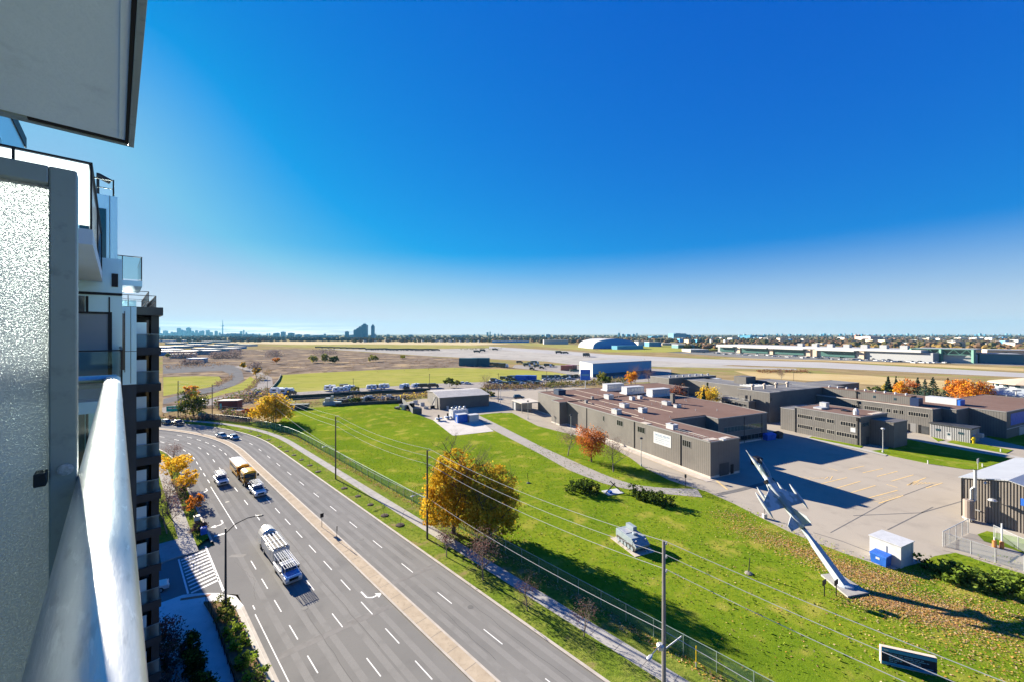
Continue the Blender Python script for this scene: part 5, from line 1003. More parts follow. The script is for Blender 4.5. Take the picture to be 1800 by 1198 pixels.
# ------------------------------------------------------------------ things on the lawn
m_apc = mat('apc_grey', (.25, .30, .33), (.21, .26, .29), 1.5, rough=.55, coord='O')
ad = Vector((1.75, -4.2, 0)).normalized(); AP = thing('armoured_carrier', 'pale grey tracked armoured personnel carrier displayed on a slab in the grass', 'armoured vehicle', (18.95, 62.6, 0), atan2(ad.y, ad.x))
q = MB(); prof = [(-2.45, .75), (-2.45, 1.85), (1.35, 1.85), (2.45, 1.05), (2.2, .55), (-2.2, .5)]
q.hexa([(x, -1.32, z) for x, z in prof], [(x, 1.32, z) for x, z in prof]); q.build('hull', m_apc, AP, bevel=.03)
for s_ in (-1, 1):
    q = MB(); tr = [(-2.3, .6), (-2.0, .12), (1.7, .08), (2.3, .55), (2.1, .95), (-2.2, .98)]
    q.hexa([(x, s_*1.33, z) for x, z in tr], [(x, s_*1.0, z) for x, z in tr]) if s_ < 0 else q.hexa([(x, 1.0, z) for x, z in tr], [(x, 1.33, z) for x, z in tr])
    to = q.build('track', mat('track_rubber', (.05, .05, .05), (.09, .085, .08), 6, rough=.9), AP)
    for i in range(5): q = MB(); q.tube((-1.7 + .8*i, s_*1.332, .42), (-1.7 + .8*i, s_*1.40, .42), .30, n=12); q.build('road_wheel', m_apc, to)
    q = MB(); q.b2(-2.3, 1.6, s_*1.33, s_*1.36, 1.0, 1.5); q.build('side_skirt', m_apc, AP)
q = MB(); q.b2(-1.9, -.5, -1.2, -.5, 1.85, 2.5) if False else q.b2(-2.2, -.4, .45, 1.2, 1.86, 2.5); q.build('stowage_box', m_apc, AP, bevel=.03)
q = MB(); q.lathe([(.42, 1.86), (.42, 2.1), (.3, 2.2)], (.45, .1, 0), 12); q.build('hatch', m_apc, AP)
q = MB(); q.b2(-1.8, -.3, -1.05, .3, 1.86, 1.91); q.build('roof_hatch', m_galv, AP)
for s_ in (-.9, .9): q = MB(); q.lathe([(.11, 1.6), (.11, 1.75)], (1.9, s_, 0), 8); q.build('headlight', m_wpaint, AP)
q = MB(); q.b2(-3.1, 2.9, -1.9, 1.9, -.1, .06); q.build('display_slab', m_conc, AP)
AN = thing('monument', 'crossed dark beams on a small white slab between two low juniper mounds', 'monument', G(1077, 864), .35)
q = MB(); q.b2(-1.9, 1.9, -1.3, 1.3, -.1, .1); q.build('slab', m_wpaint, AN)
q = MB(); q.beam((-1.6, 0, .15), (1.0, .6, 1.6), .16, .16); q.build('beam', m_black, AN); q = MB(); q.beam((1.7, -.5, .15), (.0, .9, 2.0), .16, .16); q.build('beam', m_black, AN)
q = MB(); q.b2(-1.2, -.5, -.6, .1, .1, .5); q.build('plaque', m_bluep, AN)
for i, (x, y, lb) in enumerate(((1449, 1047, 'first small black plaque on a post, nearer the pole line, before the jet pylon'), (1470, 1047, 'small black plaque on a post right beside the jet pylon slab'))):
    t = thing('plaque_stand', lb, 'plaque', G(x, y), .55); q = MB(); q.tube((0, 0, -.1), (0, 0, 1.5), .06); q.build('post', m_black, t); q = MB(); q.box((0, 0, 1.75), (.9, .1, .6)); q.build('plaque', m_black, t)
t = thing('marker_stone', 'grey stone with a thin black rod leaning from it in open grass', 'stone', G(1316, 1007)); q = MB(); q.lathe([(.55, -.1), (.5, .12), (.2, .22)], (0, 0, 0), 9); q.build('stone', mat('field_stone', (.2, .185, .16), rough=.9), t); q = MB(); q.tube((0, 0, .15), (.35, .3, 2.0), .06); q.build('rod', m_black, t)
t = thing('marker_stone', 'small leaning dark rod on a stone near the asphalt path', 'stone', G(929, 848)); q = MB(); q.lathe([(.5, -.1), (.45, .1), (.2, .2)], (0, 0, 0), 9); q.build('stone', m_dpanel, t); q = MB(); q.tube((0, 0, .1), (-.3, .3, 2.2), .05); q.build('rod', m_black, t)
# shed, dumpster, their slab
t = thing('storage_cube', 'white box shed standing on a concrete slab at the edge of the parking yard', 'shed', UV(-4.6, -34.3), GA)
q = MB(); q.b2(-1.8, 1.8, -1.8, 1.8, .06, 3.1); q.build('body', m_wpaint, t); q = MB(); q.b2(-1.9, 1.9, -1.9, 1.9, 3.1, 3.2); q.build('lid', m_wpaint, t); q = MB(); q.b2(-1.86, -1.81, -.2, 1.2, .2, 2.5); q.build('door', m_wpaint, t); q = MB(); q.b2(-1.3, .4, -1.84, -1.81, 1.2, 1.25); q.b2(1.2, 1.24, -1.84, -1.81, .3, 2.9); q.build('seam', m_galv, t)
t = thing('dumpster', 'bright blue lidded dumpster with a white label beside the white box shed', 'dumpster', UV(-7.3, -34.2), GA)
q = MB(); q.hexa([(-.7, -.85, .08), (.7, -.85, .08), (.7, .85, .08), (-.7, .85, .08)], [(-.8, -.95, 1.35), (.8, -.95, 1.35), (.8, .95, 1.35), (-.8, .95, 1.35)]); q.build('bin', m_bluep, t); q = MB(); q.hexa([(-.85, -1, 1.35), (.85, -1, 1.35), (.85, 1, 1.35), (-.85, 1, 1.35)], [(-.8, -.95, 1.5), (.8, -.95, 1.62), (.8, .95, 1.62), (-.8, .95, 1.5)]); q.build('lid', m_bluep, t); q = MB(); q.b2(-.79, -.76, -.2, .25, .8, 1.1); q.build('sticker', m_wpaint, t)
sheet('shed_slab', px((1536, 990), (1572, 1000), (1625, 986), (1590, 976)), .05, m_conc, zbot=-.2)
# blue two-column board
BA = atan2(.35, .94); t = thing('notice_sign', 'low blue lawn sign with rows of pale lettering and a light stone edge', 'sign', G(1597, 1176), atan2((G(1640, 1183)-G(1561, 1165)).y, (G(1640, 1183)-G(1561, 1165)).x))
q = MB(); q.b2(-2.15, 2.15, -.02, .34, -.1, 1.75); q.build('stone_body', mat('sandstone', (.56, .47, .37), (.62, .53, .43), 2, rough=.85, coord='O'), t)
q = MB(); q.b2(-2.1, 2.12, -.06, -.021, .1, 1.70); bo = q.build('board', mat('sign_navy', (.008, .018, .05), rough=.4), t)
q = MB(); q.b2(-2.09, 2.11, -.075, -.061, 1.36, 1.68); q.build('title_band', mat('sign_blue', (.03, .22, .42), rough=.4), bo); q = MB(); q.b2(-2.09, 2.11, -.075, -.061, .1, .36); q.build('foot_band', mat('sign_blue', (.03, .22, .42)), bo)
q = MB(); RR = random.Random(5)
for c0 in (-1.55, .1):
    for k in range(5):
        x = c0
        for w in range(RR.randint(2, 4)): l = RR.uniform(.18, .5); q.b2(x, min(x+l, c0+1.75), -.07, -.061, 1.14-.17*k, 1.22-.17*k); x += l + .07
q.build('lettering', mat('sign_print', (.10, .25, .40), rough=.5), bo)
q = MB(); q.b2(-2.0, -1.6, -.085, -.076, 1.45, 1.6); q.build('emblem', m_wpaint, bo)
# ------------------------------------------------------------------ poles, wires, lamps
m_pole = mat('wooden_pole', (.075, .062, .052), (.11, .095, .08), 3, rough=.9, coord='O', stretch=(4, 4, .4))
m_poleg = mat('concrete_pole', (.22, .21, .2), (.17, .16, .155), 3, rough=.85, coord='O', stretch=(4, 4, .4))
m_cable = mat('cable', (.5, .5, .5), rough=.4)
poles = [(G(1167, 1240), 14.7, .2), (G(751, 946), 14.4, .17), (G(590, 841), 14.4, .17), (G(485, 742), 11.5, .17), (G(373, 735), 13.6, .17), (G(313, 733), 14.7, .17)]
plab = ['nearest tall grey utility pole with two lamp arms, at the lower right', 'dark utility pole standing in front of the big yellow maples', 'dark utility pole on the verge beside the wide green field', 'short dark utility pole before the round golden tree', 'distant utility pole beside the dark fence at the street bend', 'farthest utility pole standing by the green street sign']
toward = Vector((-NX, -NY, 0))
for i, (p, h, r0) in enumerate(poles):
    t = thing('utility_pole', plab[i], 'utility pole', p, 0, 'utility poles along the street')
    q = MB(); q.tube((0, 0, -.2), (0, 0, h), r0, r0*.72, 9); q.build('pole', m_poleg if i == 0 else m_pole, t)
    for k, zz in enumerate((14.2, 13.0, 11.7)):
        z = zz - 14.7 + h if i in (3, 4) else zz
        s_ = 1
        q = MB(); q.tube((0, 0, z), tuple(Vector((0, 0, z+.08)) + Vector((NX, NY, 0))*.5*s_), .05); q.tube(tuple(Vector((0, 0, z+.0)) + Vector((NX, NY, 0))*.5*s_), tuple(Vector((0, 0, z+.25)) + Vector((NX, NY, 0))*.5*s_), .09); q.build('insulator', m_galv, t)
    if i in (0, 1, 2, 4):
        z = (5.4, 7.2, 7.4, 0, 7.5)[i]; a = Vector((0, 0, z)); b = a + toward*1.0 + Vector((0, 0, .45)); c = a + toward*2.3 + Vector((0, 0, .5))
        q = MB(); q.path([a, b, c], .045); q.build('lamp_arm', m_galv, t); e = c + toward*.75
        q = MB(); q.loft([[c + (e-c)*f + Vector((DX, DY, 0))*w*x_ + Vector((0, 0, y_*w*.5)) for x_, y_ in ((1, 0), (.5, .8), (-.5, .8), (-1, 0), (-.5, -.7), (.5, -.7))] for f, w in ((0, .06), (.3, .16), (.8, .18), (1, .05))]); q.build('lamp_head', m_galv, t)
    if i == 0:
        a = Vector((0, 0, 5.0)); b = a + Vector((NX*1.4 - DX*1.0, NY*1.4 - DY*1.0, 1.0)); q = MB(); q.tube(a, b, .06); q.build('guy_arm', m_galv, t)
        q = MB(); q.lathe([(.32, 5.2), (.34, 5.5), (.2, 5.65)], (-.35, -.1, 0), 8); q.build('camera_box', m_galv, t)
far = RD(-28, 35.2)
def wire(name, pts, sag, r, label, m=m_cable, group=None):
    q = MB()
    for a, b in zip(pts, pts[1:]):
        n = 14; P = [a.lerp(b, i/n) - Vector((0, 0, 4*sag*(i/n)*(1-i/n))) for i in range(n+1)]; q.path(P, r, 4)
    return tag(q.build(name, m), label, 'wire', group)
off = Vector((NX, NY, 0))*.5
wl_ = ['topmost pale overhead wire running pole to pole', 'second pale overhead wire from the top, below the topmost one', 'third pale overhead wire from the top, halfway down the pole heads', 'lowest pale overhead cable just above the lamp arms']
for k, zz in enumerate((14.45, 13.25, 11.95, 6.7)):
    pts = []
    for i, (p, h, r0) in enumerate([(far, 14.7, 0)] + poles):
        z = zz - 14.7 + h if i in (4, 5) and k < 3 else (zz if k < 3 else (6.7 if i < 4 else 5.6))
        pts.append(Vector((p.x, p.y, z)) + (off if k < 3 else Vector((0, 0, 0))))
    wire('overhead_wire', pts, .9 if k < 3 else .7, .024, wl_[k])
t = thing('street_lamp', 'tall dark cobra-head street lamp at the corner garden, arm over the street', 'street lamp', RD(58.2, 9.3))
q = MB(); q.tube((0, 0, -.1), (0, 0, 9.8), .14, .09, 10); q.lathe([(.22, 0), (.2, .5), (.14, .55)], n=10); q.build('pole', m_dpanel, t)
P = [Vector((0, 0, 9.2)), Vector((1.0, .3, 10.2)), Vector((2.2, .6, 10.75)), Vector((3.1, .75, 10.9))]; q = MB(); q.path(P, [.07, .06, .05, .05], 7); q.build('arm', m_dpanel, t)
c = P[-1]; e = c + Vector((.9, .2, .02)); q = MB(); q.loft([[c + (e-c)*f + Vector((-.2, 1, 0))*w*a_ + Vector((0, 0, b_*w*.5)) for a_, b_ in ((1, 0), (.5, .9), (-.5, .9), (-1, 0), (-.5, -.7), (.5, -.7))] for f, w in ((0, .07), (.35, .2), (.8, .2), (1, .05))]); q.build('lamp_head', m_dpanel, t)
def yard_lamp(x, y, h, lab, kind='post'):
    t = thing('yard_lamp', lab, 'lamp post', G(x, y)); q = MB(); q.tube((0, 0, -.2), (0, 0, h), .10, .07, 8); q.lathe([(.25, -.2), (.25, .5)], n=8); q.build('pole', m_galv, t)
    q = MB(); q.lathe([(.15, h), (.45, h+.15), (.4, h+.4), (.1, h+.5)], n=10); q.build('lamp_head', m_wpaint if kind == 'post' else m_dpanel, t)
def ht(yb, yt): return H - (yt - HY)*(H/(yb - HY))
yard_lamp(1552, 794, ht(794, 754), 'grey lamp post with a white head in front of the two-storey building'); yard_lamp(1127, 818, ht(818, 771), 'lamp post between the long building and its lawn, left of the white banner', 'd')
yard_lamp(1003.5, 765, ht(765, 730), 'lamp post in front of the dark recessed corner of the long building', 'd'); yard_lamp(928, 735, ht(735, 705), 'lamp post at the far end of the long building by the road', 'd'); yard_lamp(880, 712, ht(712, 678), 'slim lamp post on the shaded drive near the gabled garage', 'd')
for x, y, yt, lab in ((755, 693, 656, 'bare pole behind the gabled garage, in the storage strip'), (621, 705, 664, 'bare dark pole between the hedge rows left of the garage'), (876, 705, 655, 'bare pole at the end of the scrub right of the garage'), (961, 688, 651, 'pale bare pole rising behind the far end of the long roof'), (470, 686, 662, 'small dark pole at the gravel track near the golden tree'), (1395, 668, 650, 'thin post on the dry airfield behind the base roofs')):
    t = thing('post', lab, 'pole', G(x, y)); q = MB(); h = ht(y, yt); q.tube((0, 0, -.3), (0, 0, h), .14, .1, 6); q.build('pole', m_pole, t); q = MB(); q.tube((-.5, 0, h-.4), (.5, 0, h-.4), .06); q.build('crossarm', m_pole, t)
t = thing('billboard', 'blue roadside panel on a single tall post beyond the long roof', 'sign', G(1029, 690)); q = MB(); q.tube((0, 0, -.3), (0, 0, 7.5), .25); q.build('post', m_galv, t); q = MB(); q.box((0, 0, 10.4), (5.6, .4, 6.0)); q.build('panel', m_bluep, t); q = MB(); q.box((0, -.22, 10.4), (4.6, .04, 1.1)); q.build('lettering', mat('sign_print', (.10, .25, .40)), t)
# median signs
for i, (s, n, h, lb) in enumerate(((71.5, 25.0, 2.4, 'keep-right post with a small dark sign on the median'), (65.2, 25.1, 2.3, 'plain grey sign post seen edge-on, standing in the median strip'))):
    t = thing('sign_post', lb, 'sign', RD(s, n, .04), ROAD_A); q = MB(); q.tube((0, 0, 0), (0, 0, h), .04); q.build('post', m_dpanel, t); q = MB(); q.box((-.06, 0, h-.35), (.05, .55 if i == 0 else .12, .7)); q.build('plate', m_black, t)
t = thing('street_sign', 'green street name sign on two posts at the street bend', 'sign', G(307, 733), .2); q = MB(); q.tube((-2, 0, -.2), (-2, 0, 3.4), .08); q.build('post', m_galv, t); q = MB(); q.tube((2, 0, -.2), (2, 0, 3.4), .08); q.build('post', m_galv, t); q = MB(); q.box((0, -.1, 3.6), (5.6, .12, 2.2)); q.build('panel', mat('sign_green', (.0, .30, .25), rough=.4), t); q = MB(); q.box((-.8, -.17, 3.8), (2.8, .02, .5)); q.build('lettering', m_wpaint, t)
t = thing('post', 'yellow gas marker post against the chain-link fence, lower right', 'marker', RD(15.2, 40.9)); q = MB(); q.tube((0, 0, 0), (0, 0, 2.1), .06); q.build('post', mat('marker_yellow', (.75, .5, .02), rough=.5), t); q = MB(); q.tube((0, 0, -.1), (0, 0, .5), .08); q.build('sleeve', m_galv, t)
t = thing('post', 'dark entrance post beside the yellow line where the path meets the yard', 'post', G(1205, 855)); q = MB(); q.tube((0, 0, -.1), (0, 0, 2.2), .06); q.build('post', m_black, t); q = MB(); q.box((0, 0, 2.4), (.35, .2, .7)); q.build('box', m_black, t)
t = thing('flood_light', 'short grey post with a white floodlight box under the jet wing', 'lamp', G(1344, 909)); q = MB(); q.tube((0, 0, -.1), (0, 0, 2.2), .08); q.build('post', m_trim, t); q = MB(); q.box((0, 0, .35), (.6, .6, .7)); q.build('box', m_plinth, t)
for x, y, lb in ((1631, 814, 'short white marker stub on the lawn edge of the yard'), (1759, 793, 'small white marker stub near the drive lawn'), (1727, 820, 'white marker stub next to the yard sign')):
    t = thing('marker_stub', lb, 'marker', G(x, y)); q = MB(); q.tube((0, 0, -.1), (0, 0, .8), .12); q.build('stub', m_wpaint, t); q = MB(); q.lathe([(.16, .8), (.05, .9)], n=8); q.build('cap', m_wpaint, t)
t = thing('yard_sign', 'square pale sign on a post at the corner of the front lawn', 'sign', G(1719, 824), .5); q = MB(); q.tube((0, 0, -.1), (0, 0, 1.6), .05); q.build('post', m_galv, t); q = MB(); q.box((0, 0, 2.1), (1.3, .08, 1.1)); q.build('plate', m_wpaint, t)
t = thing('hydrant', 'yellow hydrant at the corner of the ribbed guard hut', 'hydrant', G(1711, 778)); q = MB(); q.lathe([(.4, 0), (.38, 1.5), (.5, 1.55), (.3, 2.0), (.1, 2.1)], n=10); q.build('barrel', mat('marker_yellow', (.75, .5, .02)), t); q = MB(); q.tube((-.6, 0, 1.2), (.6, 0, 1.2), .16); q.build('outlet', mat('marker_yellow', (.75, .5, .02)), t)
for i, (x, w, lb) in enumerate(((1330, 1.8, 'dark blue bin in the shade by the end wall of the long building'), (1322, 2.4, 'large blue skip in the shade of the long building'), (1352, 4.0, 'blue tarpaulin heap in the shade before the window ribbon'), (1368, 2.0, 'dark round bush-like tarp bundle at the end of the shaded wall'))):
    y = (815, 771, 771, 768)[i]; p = G(x, y); t = thing('skip', lb, 'bin', p, GA); q = MB(); q.hexa([(-w/2, -.8, -.05), (w/2, -.8, -.05), (w/2, .8, -.05), (-w/2, .8, -.05)], [(-w/2-.2, -.95, 1.6), (w/2+.2, -.95, 1.6), (w/2+.2, .95, 1.6), (-w/2-.2, .95, 1.6)]); q.build('bin', m_bluep if i in (1, 2) else m_dpanel, t); q = MB(); q.hexa([(-w/2-.2, -.95, 1.6), (w/2+.2, -.95, 1.6), (w/2+.2, .95, 1.6), (-w/2-.2, .95, 1.6)], [(-w/2, -.6, 1.85), (w/2, -.6, 1.85), (w/2, .6, 2.0), (-w/2, .6, 2.0)]); q.build('lid', m_bluep if i in (1, 2) else m_black, t)
# ------------------------------------------------------------------ fences
def chain(name, col, a):
    m = bpy.data.materials.new(name); m.use_nodes = True; nt = m.node_tree; nt.nodes.clear(); N = nt.nodes.new; L = nt.links.new
    o = N('ShaderNodeOutputMaterial'); t_ = N('ShaderNodeBsdfTransparent'); d = N('ShaderNodeBsdfDiffuse'); d.inputs[0].default_value = (*col, 1); x = N('ShaderNodeMixShader')
    tc = N('ShaderNodeTexCoord'); nz = N('ShaderNodeTexNoise'); nz.inputs['Scale'].default_value = .8; L(tc.outputs['Object'], nz.inputs['Vector']); mr = N('ShaderNodeMapRange'); mr.inputs[3].default_value = a-.12; mr.inputs[4].default_value = a+.12; L(nz.outputs[0], mr.inputs[0])
    L(mr.outputs[0], x.inputs[0]); L(t_.outputs[0], x.inputs[1]); L(d.outputs[0], x.inputs[2]); L(x.outputs[0], o.inputs[0]); return m
m_chain = chain('chain_mesh', (.12, .23, .15), .48); m_chain2 = chain('chain_mesh_grey', (.3, .33, .34), .3); m_post = mat('fence_post', (.30, .38, .34), rough=.5, metal=.3)
def fence(name, lab, pts, h, step, mm, mp, r=.04):
    t = thing(name, lab, 'fence', pts[0]); pn, rl = MB(), MB(); acc = 0
    for a, b in zip(pts, pts[1:]):
        u = Vector((0, 0, h)); pn.quad(a, b, b+u, a+u); rl.tube(a+u, b+u, r*.9, n=5)
        L_ = (b-a).length; n = max(1, round(L_/step))
        for i in range(n): p = a.lerp(b, i/n); q = MB(); q.tube(p - Vector((0, 0, .2)), p+u*1.02, r, n=6); q.build('post', mp, t, world_co=True)
    q = MB(); q.tube(pts[-1] - Vector((0, 0, .2)), pts[-1]+u*1.02, r, n=6); q.build('post', mp, t, world_co=True)
    pn.build('mesh_panel', mm, t, world_co=True); rl.build('top_rail', mp, t, world_co=True); return t
fence('chain_link_fence', 'long green chain-link fence between the sidewalk and the lawn', [RD(s, 41.7) for s in (-9, 20, 60, 100, 134)] + [RD(s, 41.7) for s in steps(140, 168, 6)], 2.0, 3.4, m_chain, m_post, .045)
fence('steel_fence', 'dark blue-grey paling fence along the walk at the street bend', [RD(s, 41.7) for s in steps(168.5, 192, 6)], 2.2, 2.5, chain('paling', (.06, .08, .10), .8), m_dpanel)
ga = [G(1600 + x/5.445, 780 + y/5.445) for x, y in ((313, 975), (555, 845))]
fence('gate_fence', 'grey mesh fence section climbing to the duct corner of the ribbed shed', ga, 2.3, 2.6, m_chain2, m_galv, .06)
gb = [G(1600 + x/5.445, 780 + y/5.445) for x, y in ((330, 970), (580, 1048), (815, 1128), (1089, 1215), (1500, 1340))]
fence('lawn_fence', 'low wire fence on thin posts edging the shrub lawn beside the gateway', gb, 2.0, 9, m_chain2, m_galv, .05)
gc = [G(1600 + x/5.445, 780 + y/5.445) for x, y in ((800, 890), (1033, 1005), (1300, 1120))]
fence('inner_fence', 'short grass-side wire fence in front of the ribbed shed wall', gc, 2.0, 9, m_chain2, m_galv, .05)
sheet('gateway', px((1655, 965), (1700, 948), (1720, 950), (1762, 965), (1830, 990), (1900, 1030), (1830, 1020), (1740, 985)), -.03, m_asph2)
sheet('shed_lawn', px((1718, 938), (1735, 932), (1800, 945), (1850, 960), (1850, 990), (1775, 962), (1730, 950)), .0, m_lawn)
for x, y, lb, col in ((1761, 962, 'white gate post with an orange base at the gateway', 1), (1748, 960, 'short orange bollard at the gateway next to the white gate post', 0)):
    t = thing('gate_post', lb, 'post', G(x, y)); q = MB(); q.lathe([(.26, -.1), (.24, 1.0), (.1, 1.05)], n=9); q.build('base', mat('orange_paint', (.55, .2, .05), (.6, .3, .12), 3, rough=.6), t); q = MB(); q.tube((0, 0, 1.05), (0, 0, 3.8 if col else 1.5), .10); q.build('mast', m_wpaint, t)
# ------------------------------------------------------------------ trees, shrubs, fallen leaves
LY = [leafmat('leaf_gold', (.62, .38, .025)), leafmat('leaf_yellow', (.68, .48, .06)), leafmat('leaf_amber', (.50, .30, .03)), leafmat('leaf_olive', (.42, .35, .035))]
LO = [leafmat('leaf_olive', (.42, .35, .035)), leafmat('leaf_gold', (.62, .38, .025)), leafmat('leaf_yellow', (.68, .48, .06)), leafmat('leaf_bronze', (.48, .30, .03))]
LR = [leafmat('leaf_rust', (.46, .15, .045)), leafmat('leaf_orange', (.64, .24, .03)), leafmat('leaf_brown', (.22, .07, .03))]
LA = [leafmat('leaf_orange', (.64, .24, .03)), leafmat('leaf_bright', (.80, .42, .03)), leafmat('leaf_rust', (.46, .15, .045)), leafmat('leaf_gold', (.62, .38, .025))]
LG = [leafmat('leaf_green', (.055, .085, .02)), leafmat('leaf_dark', (.03, .055, .015)), leafmat('leaf_light', (.16, .22, .04))]
LJ = [leafmat('juniper', (.035, .06, .014)), leafmat('juniper_dark', (.018, .035, .01)), leafmat('juniper_tip', (.12, .17, .03))]
LS = [leafmat('spring_green', (.26, .36, .04)), leafmat('leaf_light', (.16, .22, .04)), leafmat('leaf_green', (.055, .085, .02)), leafmat('lime', (.36, .42, .06))]
LF = [leafmat('fir', (.018, .045, .03)), leafmat('fir_dark', (.01, .028, .02)), leafmat('fir_tip', (.04, .08, .06))]
LT = [leafmat('twig_red', (.16, .085, .08)), leafmat('twig_brown', (.13, .10, .08)), leafmat('twig_grey', (.2, .17, .15))]
LW = [leafmat('willow', (.22, .23, .05)), leafmat('willow_pale', (.30, .29, .09)), leafmat('leaf_moss', (.28, .24, .025))]
m_bark = mat('bark', (.075, .058, .045), (.11, .09, .075), 4, rough=.95, coord='O')
m_bark2 = mat('bark_grey', (.16, .13, .11), (.21, .18, .155), 4, rough=.95, coord='O')
def leafquad(mb, p, s, rg, mi, up=0.0):
    a = Vector((rg.gauss(0, 1), rg.gauss(0, 1), rg.gauss(0, 1) + up)).normalized(); b = a.orthogonal().normalized(); b = Matrix.Rotation(rg.uniform(0, 6.3), 3, a) @ b; c = a.cross(b)
    w, h = s*rg.uniform(.6, 1.2)*.5, s*rg.uniform(.6, 1.2)*.5
    mb.quad(p - b*w, p - c*h*.7, p + b*w, p + c*h*.9, mi=mi)
def crown(parent, lobes, n, size, mats, seed, shell=.55, gaps=.0, up=.4, name='crown', tight=.22):
    """leaf clumps through the volume of several lobes (x, y, z, rx, ry, rz); leaves gather in clusters with gaps between"""
    rg = random.Random(seed); mb = MB(); tot = sum(l[3]*l[4]*l[5] for l in lobes)
    for l in lobes:
        k = int(n*l[3]*l[4]*l[5]/tot); nc = max(6, k//22); 
        for _ in range(nc):
            d = Vector((rg.gauss(0, 1), rg.gauss(0, 1), rg.gauss(0, 1))).normalized(); r_ = shell + (1-shell)*rg.random()**.6
            if rg.random() < .25: r_ *= rg.random()
            c = Vector((l[0] + d.x*l[3]*r_, l[1] + d.y*l[4]*r_, l[2] + d.z*l[5]*r_)); q = min(l[3], l[4], l[5])*tight
            mi = 0 if rg.random() < .5 else rg.randrange(len(mats))
            for _ in range(22):
                p = c + Vector((rg.gauss(0, q), rg.gauss(0, q), rg.gauss(0, q*.8)))
                leafquad(mb, p, size, rg, mi if rg.random() < .8 else rg.randrange(len(mats)), up)
    return mb.build(name, mats, parent)
def limbs(parent, h, r, spread_, seed, levels=2, nb=5, m=None, name='trunk', first=.25, n0=6, twig=0.0, up=.7):
    rg = random.Random(seed); mb = MB()
    def grow(p, d, L_, r_, lev):
        k = 3; pts = [p]; q = p.copy(); dd = d.copy()
        for i in range(k):
            dd = (dd + Vector((rg.gauss(0, .12), rg.gauss(0, .12), rg.gauss(0, .06) + (.05 if lev else 0)))).normalized(); q = q + dd*L_/k; pts.append(q.copy())
        rs = [r_*(1-.25*i) for i in range(k+1)]; mb.path(pts, rs, n0 if lev == 0 else (5 if lev == 1 else 3))
        if lev < levels:
            for j in range(nb):
                t = first + (1-first)*(j + rg.random()*.6)/nb if lev == 0 else .3 + .7*rg.random()
                i = min(k-1, int(t*k)); b = pts[i].lerp(pts[i+1], t*k - i); a = rg.uniform(0, 6.3) if lev else j*2.4 + rg.uniform(-.5, .5)
                nd = (Vector((cos(a), sin(a), up*rg.uniform(.6, 1.4)))*1.0 + d*.35).normalized()
                grow(b, nd, L_*rg.uniform(.42, .62)*spread_ if lev == 0 else L_*rg.uniform(.4, .6), rs[i]*.55, lev+1)
    grow(Vector((0, 0, -.2)), Vector((0, 0, 1)), h, r, 0); return mb.build(name, m or m_bark, parent)
def tree(name, lab, p, h, w, mats, seed, n=900, size=.5, lobes=None, group=None, cb=.22, trunk_r=None, cat='tree', ty=1.0, nt=5):
    t = thing(name, lab, cat, p, 0, group); rg = random.Random(seed)
    limbs(t, h*.72, trunk_r or h*.022, 1.0, seed, 2, nt)
    if lobes is None:
        zc = h*(cb+1)/2; rz = h*(1-cb)/2; lobes = [(0, 0, zc, w*.38, w*.38*ty, rz*.8)]
        for i in range(7): a = i*2.4 + rg.random(); lobes.append((cos(a)*w*.27, sin(a)*w*.27*ty, zc + rz*rg.uniform(-.5, .55), w*.24, w*.24*ty, rz*.42))
    crown(t, lobes, n, size, mats, seed + 1); return t
# the two big maples by the fence
mt = thing('maple_tree', 'large golden maple with a thinning orange top, left of a pair by the chain-link fence', 'tree', G(797, 936))
limbs(mt, 11.5, .40, 1.05, 3, 3, 8, first=.12)
crown(mt, [(-1.8, 0, 5.0, 3.6, 3.2, 3.2), (1.8, .6, 4.4, 3.2, 3.2, 3.0), (-.3, 0, 8.4, 3.6, 3.2, 3.2), (-2.9, .4, 8.2, 2.3, 2.4, 2.4), (2.6, 0, 8.0, 2.6, 2.6, 2.6), (-1.2, 0, 11.6, 2.2, 2.2, 2.0), (1.9, .4, 11.2, 2.2, 2.2, 1.8), (.2, 0, 13.4, 1.5, 1.5, 1.2), (-3.4, 0, 3.0, 1.8, 2, 1.6), (2.2, 0, 2.4, 2.2, 2, 1.4), (-1.5, 0, 2.2, 2.6, 2.2, 1.2)], 13000, .40, LY, 5, shell=.62, tight=.14)
mt = thing('maple_tree', 'broad olive-yellow maple, right of the pair by the chain-link fence', 'tree', G(862, 946))
limbs(mt, 10.5, .40, 1.05, 9, 3, 8, first=.12)
crown(mt, [(0, 0, 5.4, 4.0, 3.6, 3.6), (2.3, 0, 5.2, 2.6, 2.8, 3.4), (-1.8, .5, 8.2, 2.6, 2.6, 2.8), (1.5, 0, 9.0, 2.8, 2.8, 2.6), (-.2, 0, 11.2, 2.2, 2.2, 1.6), (3.0, .3, 7.4, 1.7, 1.8, 2.2), (.5, 0, 2.6, 3.6, 3.0, 1.9), (2.6, 0, 2.6, 2.4, 2.2, 1.6), (-1.5, 0, 4.5, 3.2, 2.6, 3)], 13000, .38, LO, 13, shell=.66, tight=.14)
tree('linden_tree', 'round golden tree by the street bend, partly hidden by its utility pole', G(481, 740), 11, 16, LY, 31, 4200, .75, lobes=[(0, 0, 5.5, 6.2, 5.5, 4.6), (-4.5, 0, 3.6, 3.6, 4, 3), (3.6, 0, 4.0, 3.8, 4, 3.4), (1, 0, 8.4, 3.6, 3.6, 2.4), (-2, 0, 7.8, 3.4, 3.4, 2.4)])
tree('shrub', 'russet shrub mass spreading left of the round golden tree', G(446, 735), 4.5, 8, LR, 35, 900, .7, cat='shrub')
tree('willow_tree', 'grey-green spreading tree by the dark paling fence at the far bend', G(340, 733), 12, 11, [LG[0], LW[2], LW[0], LT[1]], 37, 2400, .75, cb=.05)
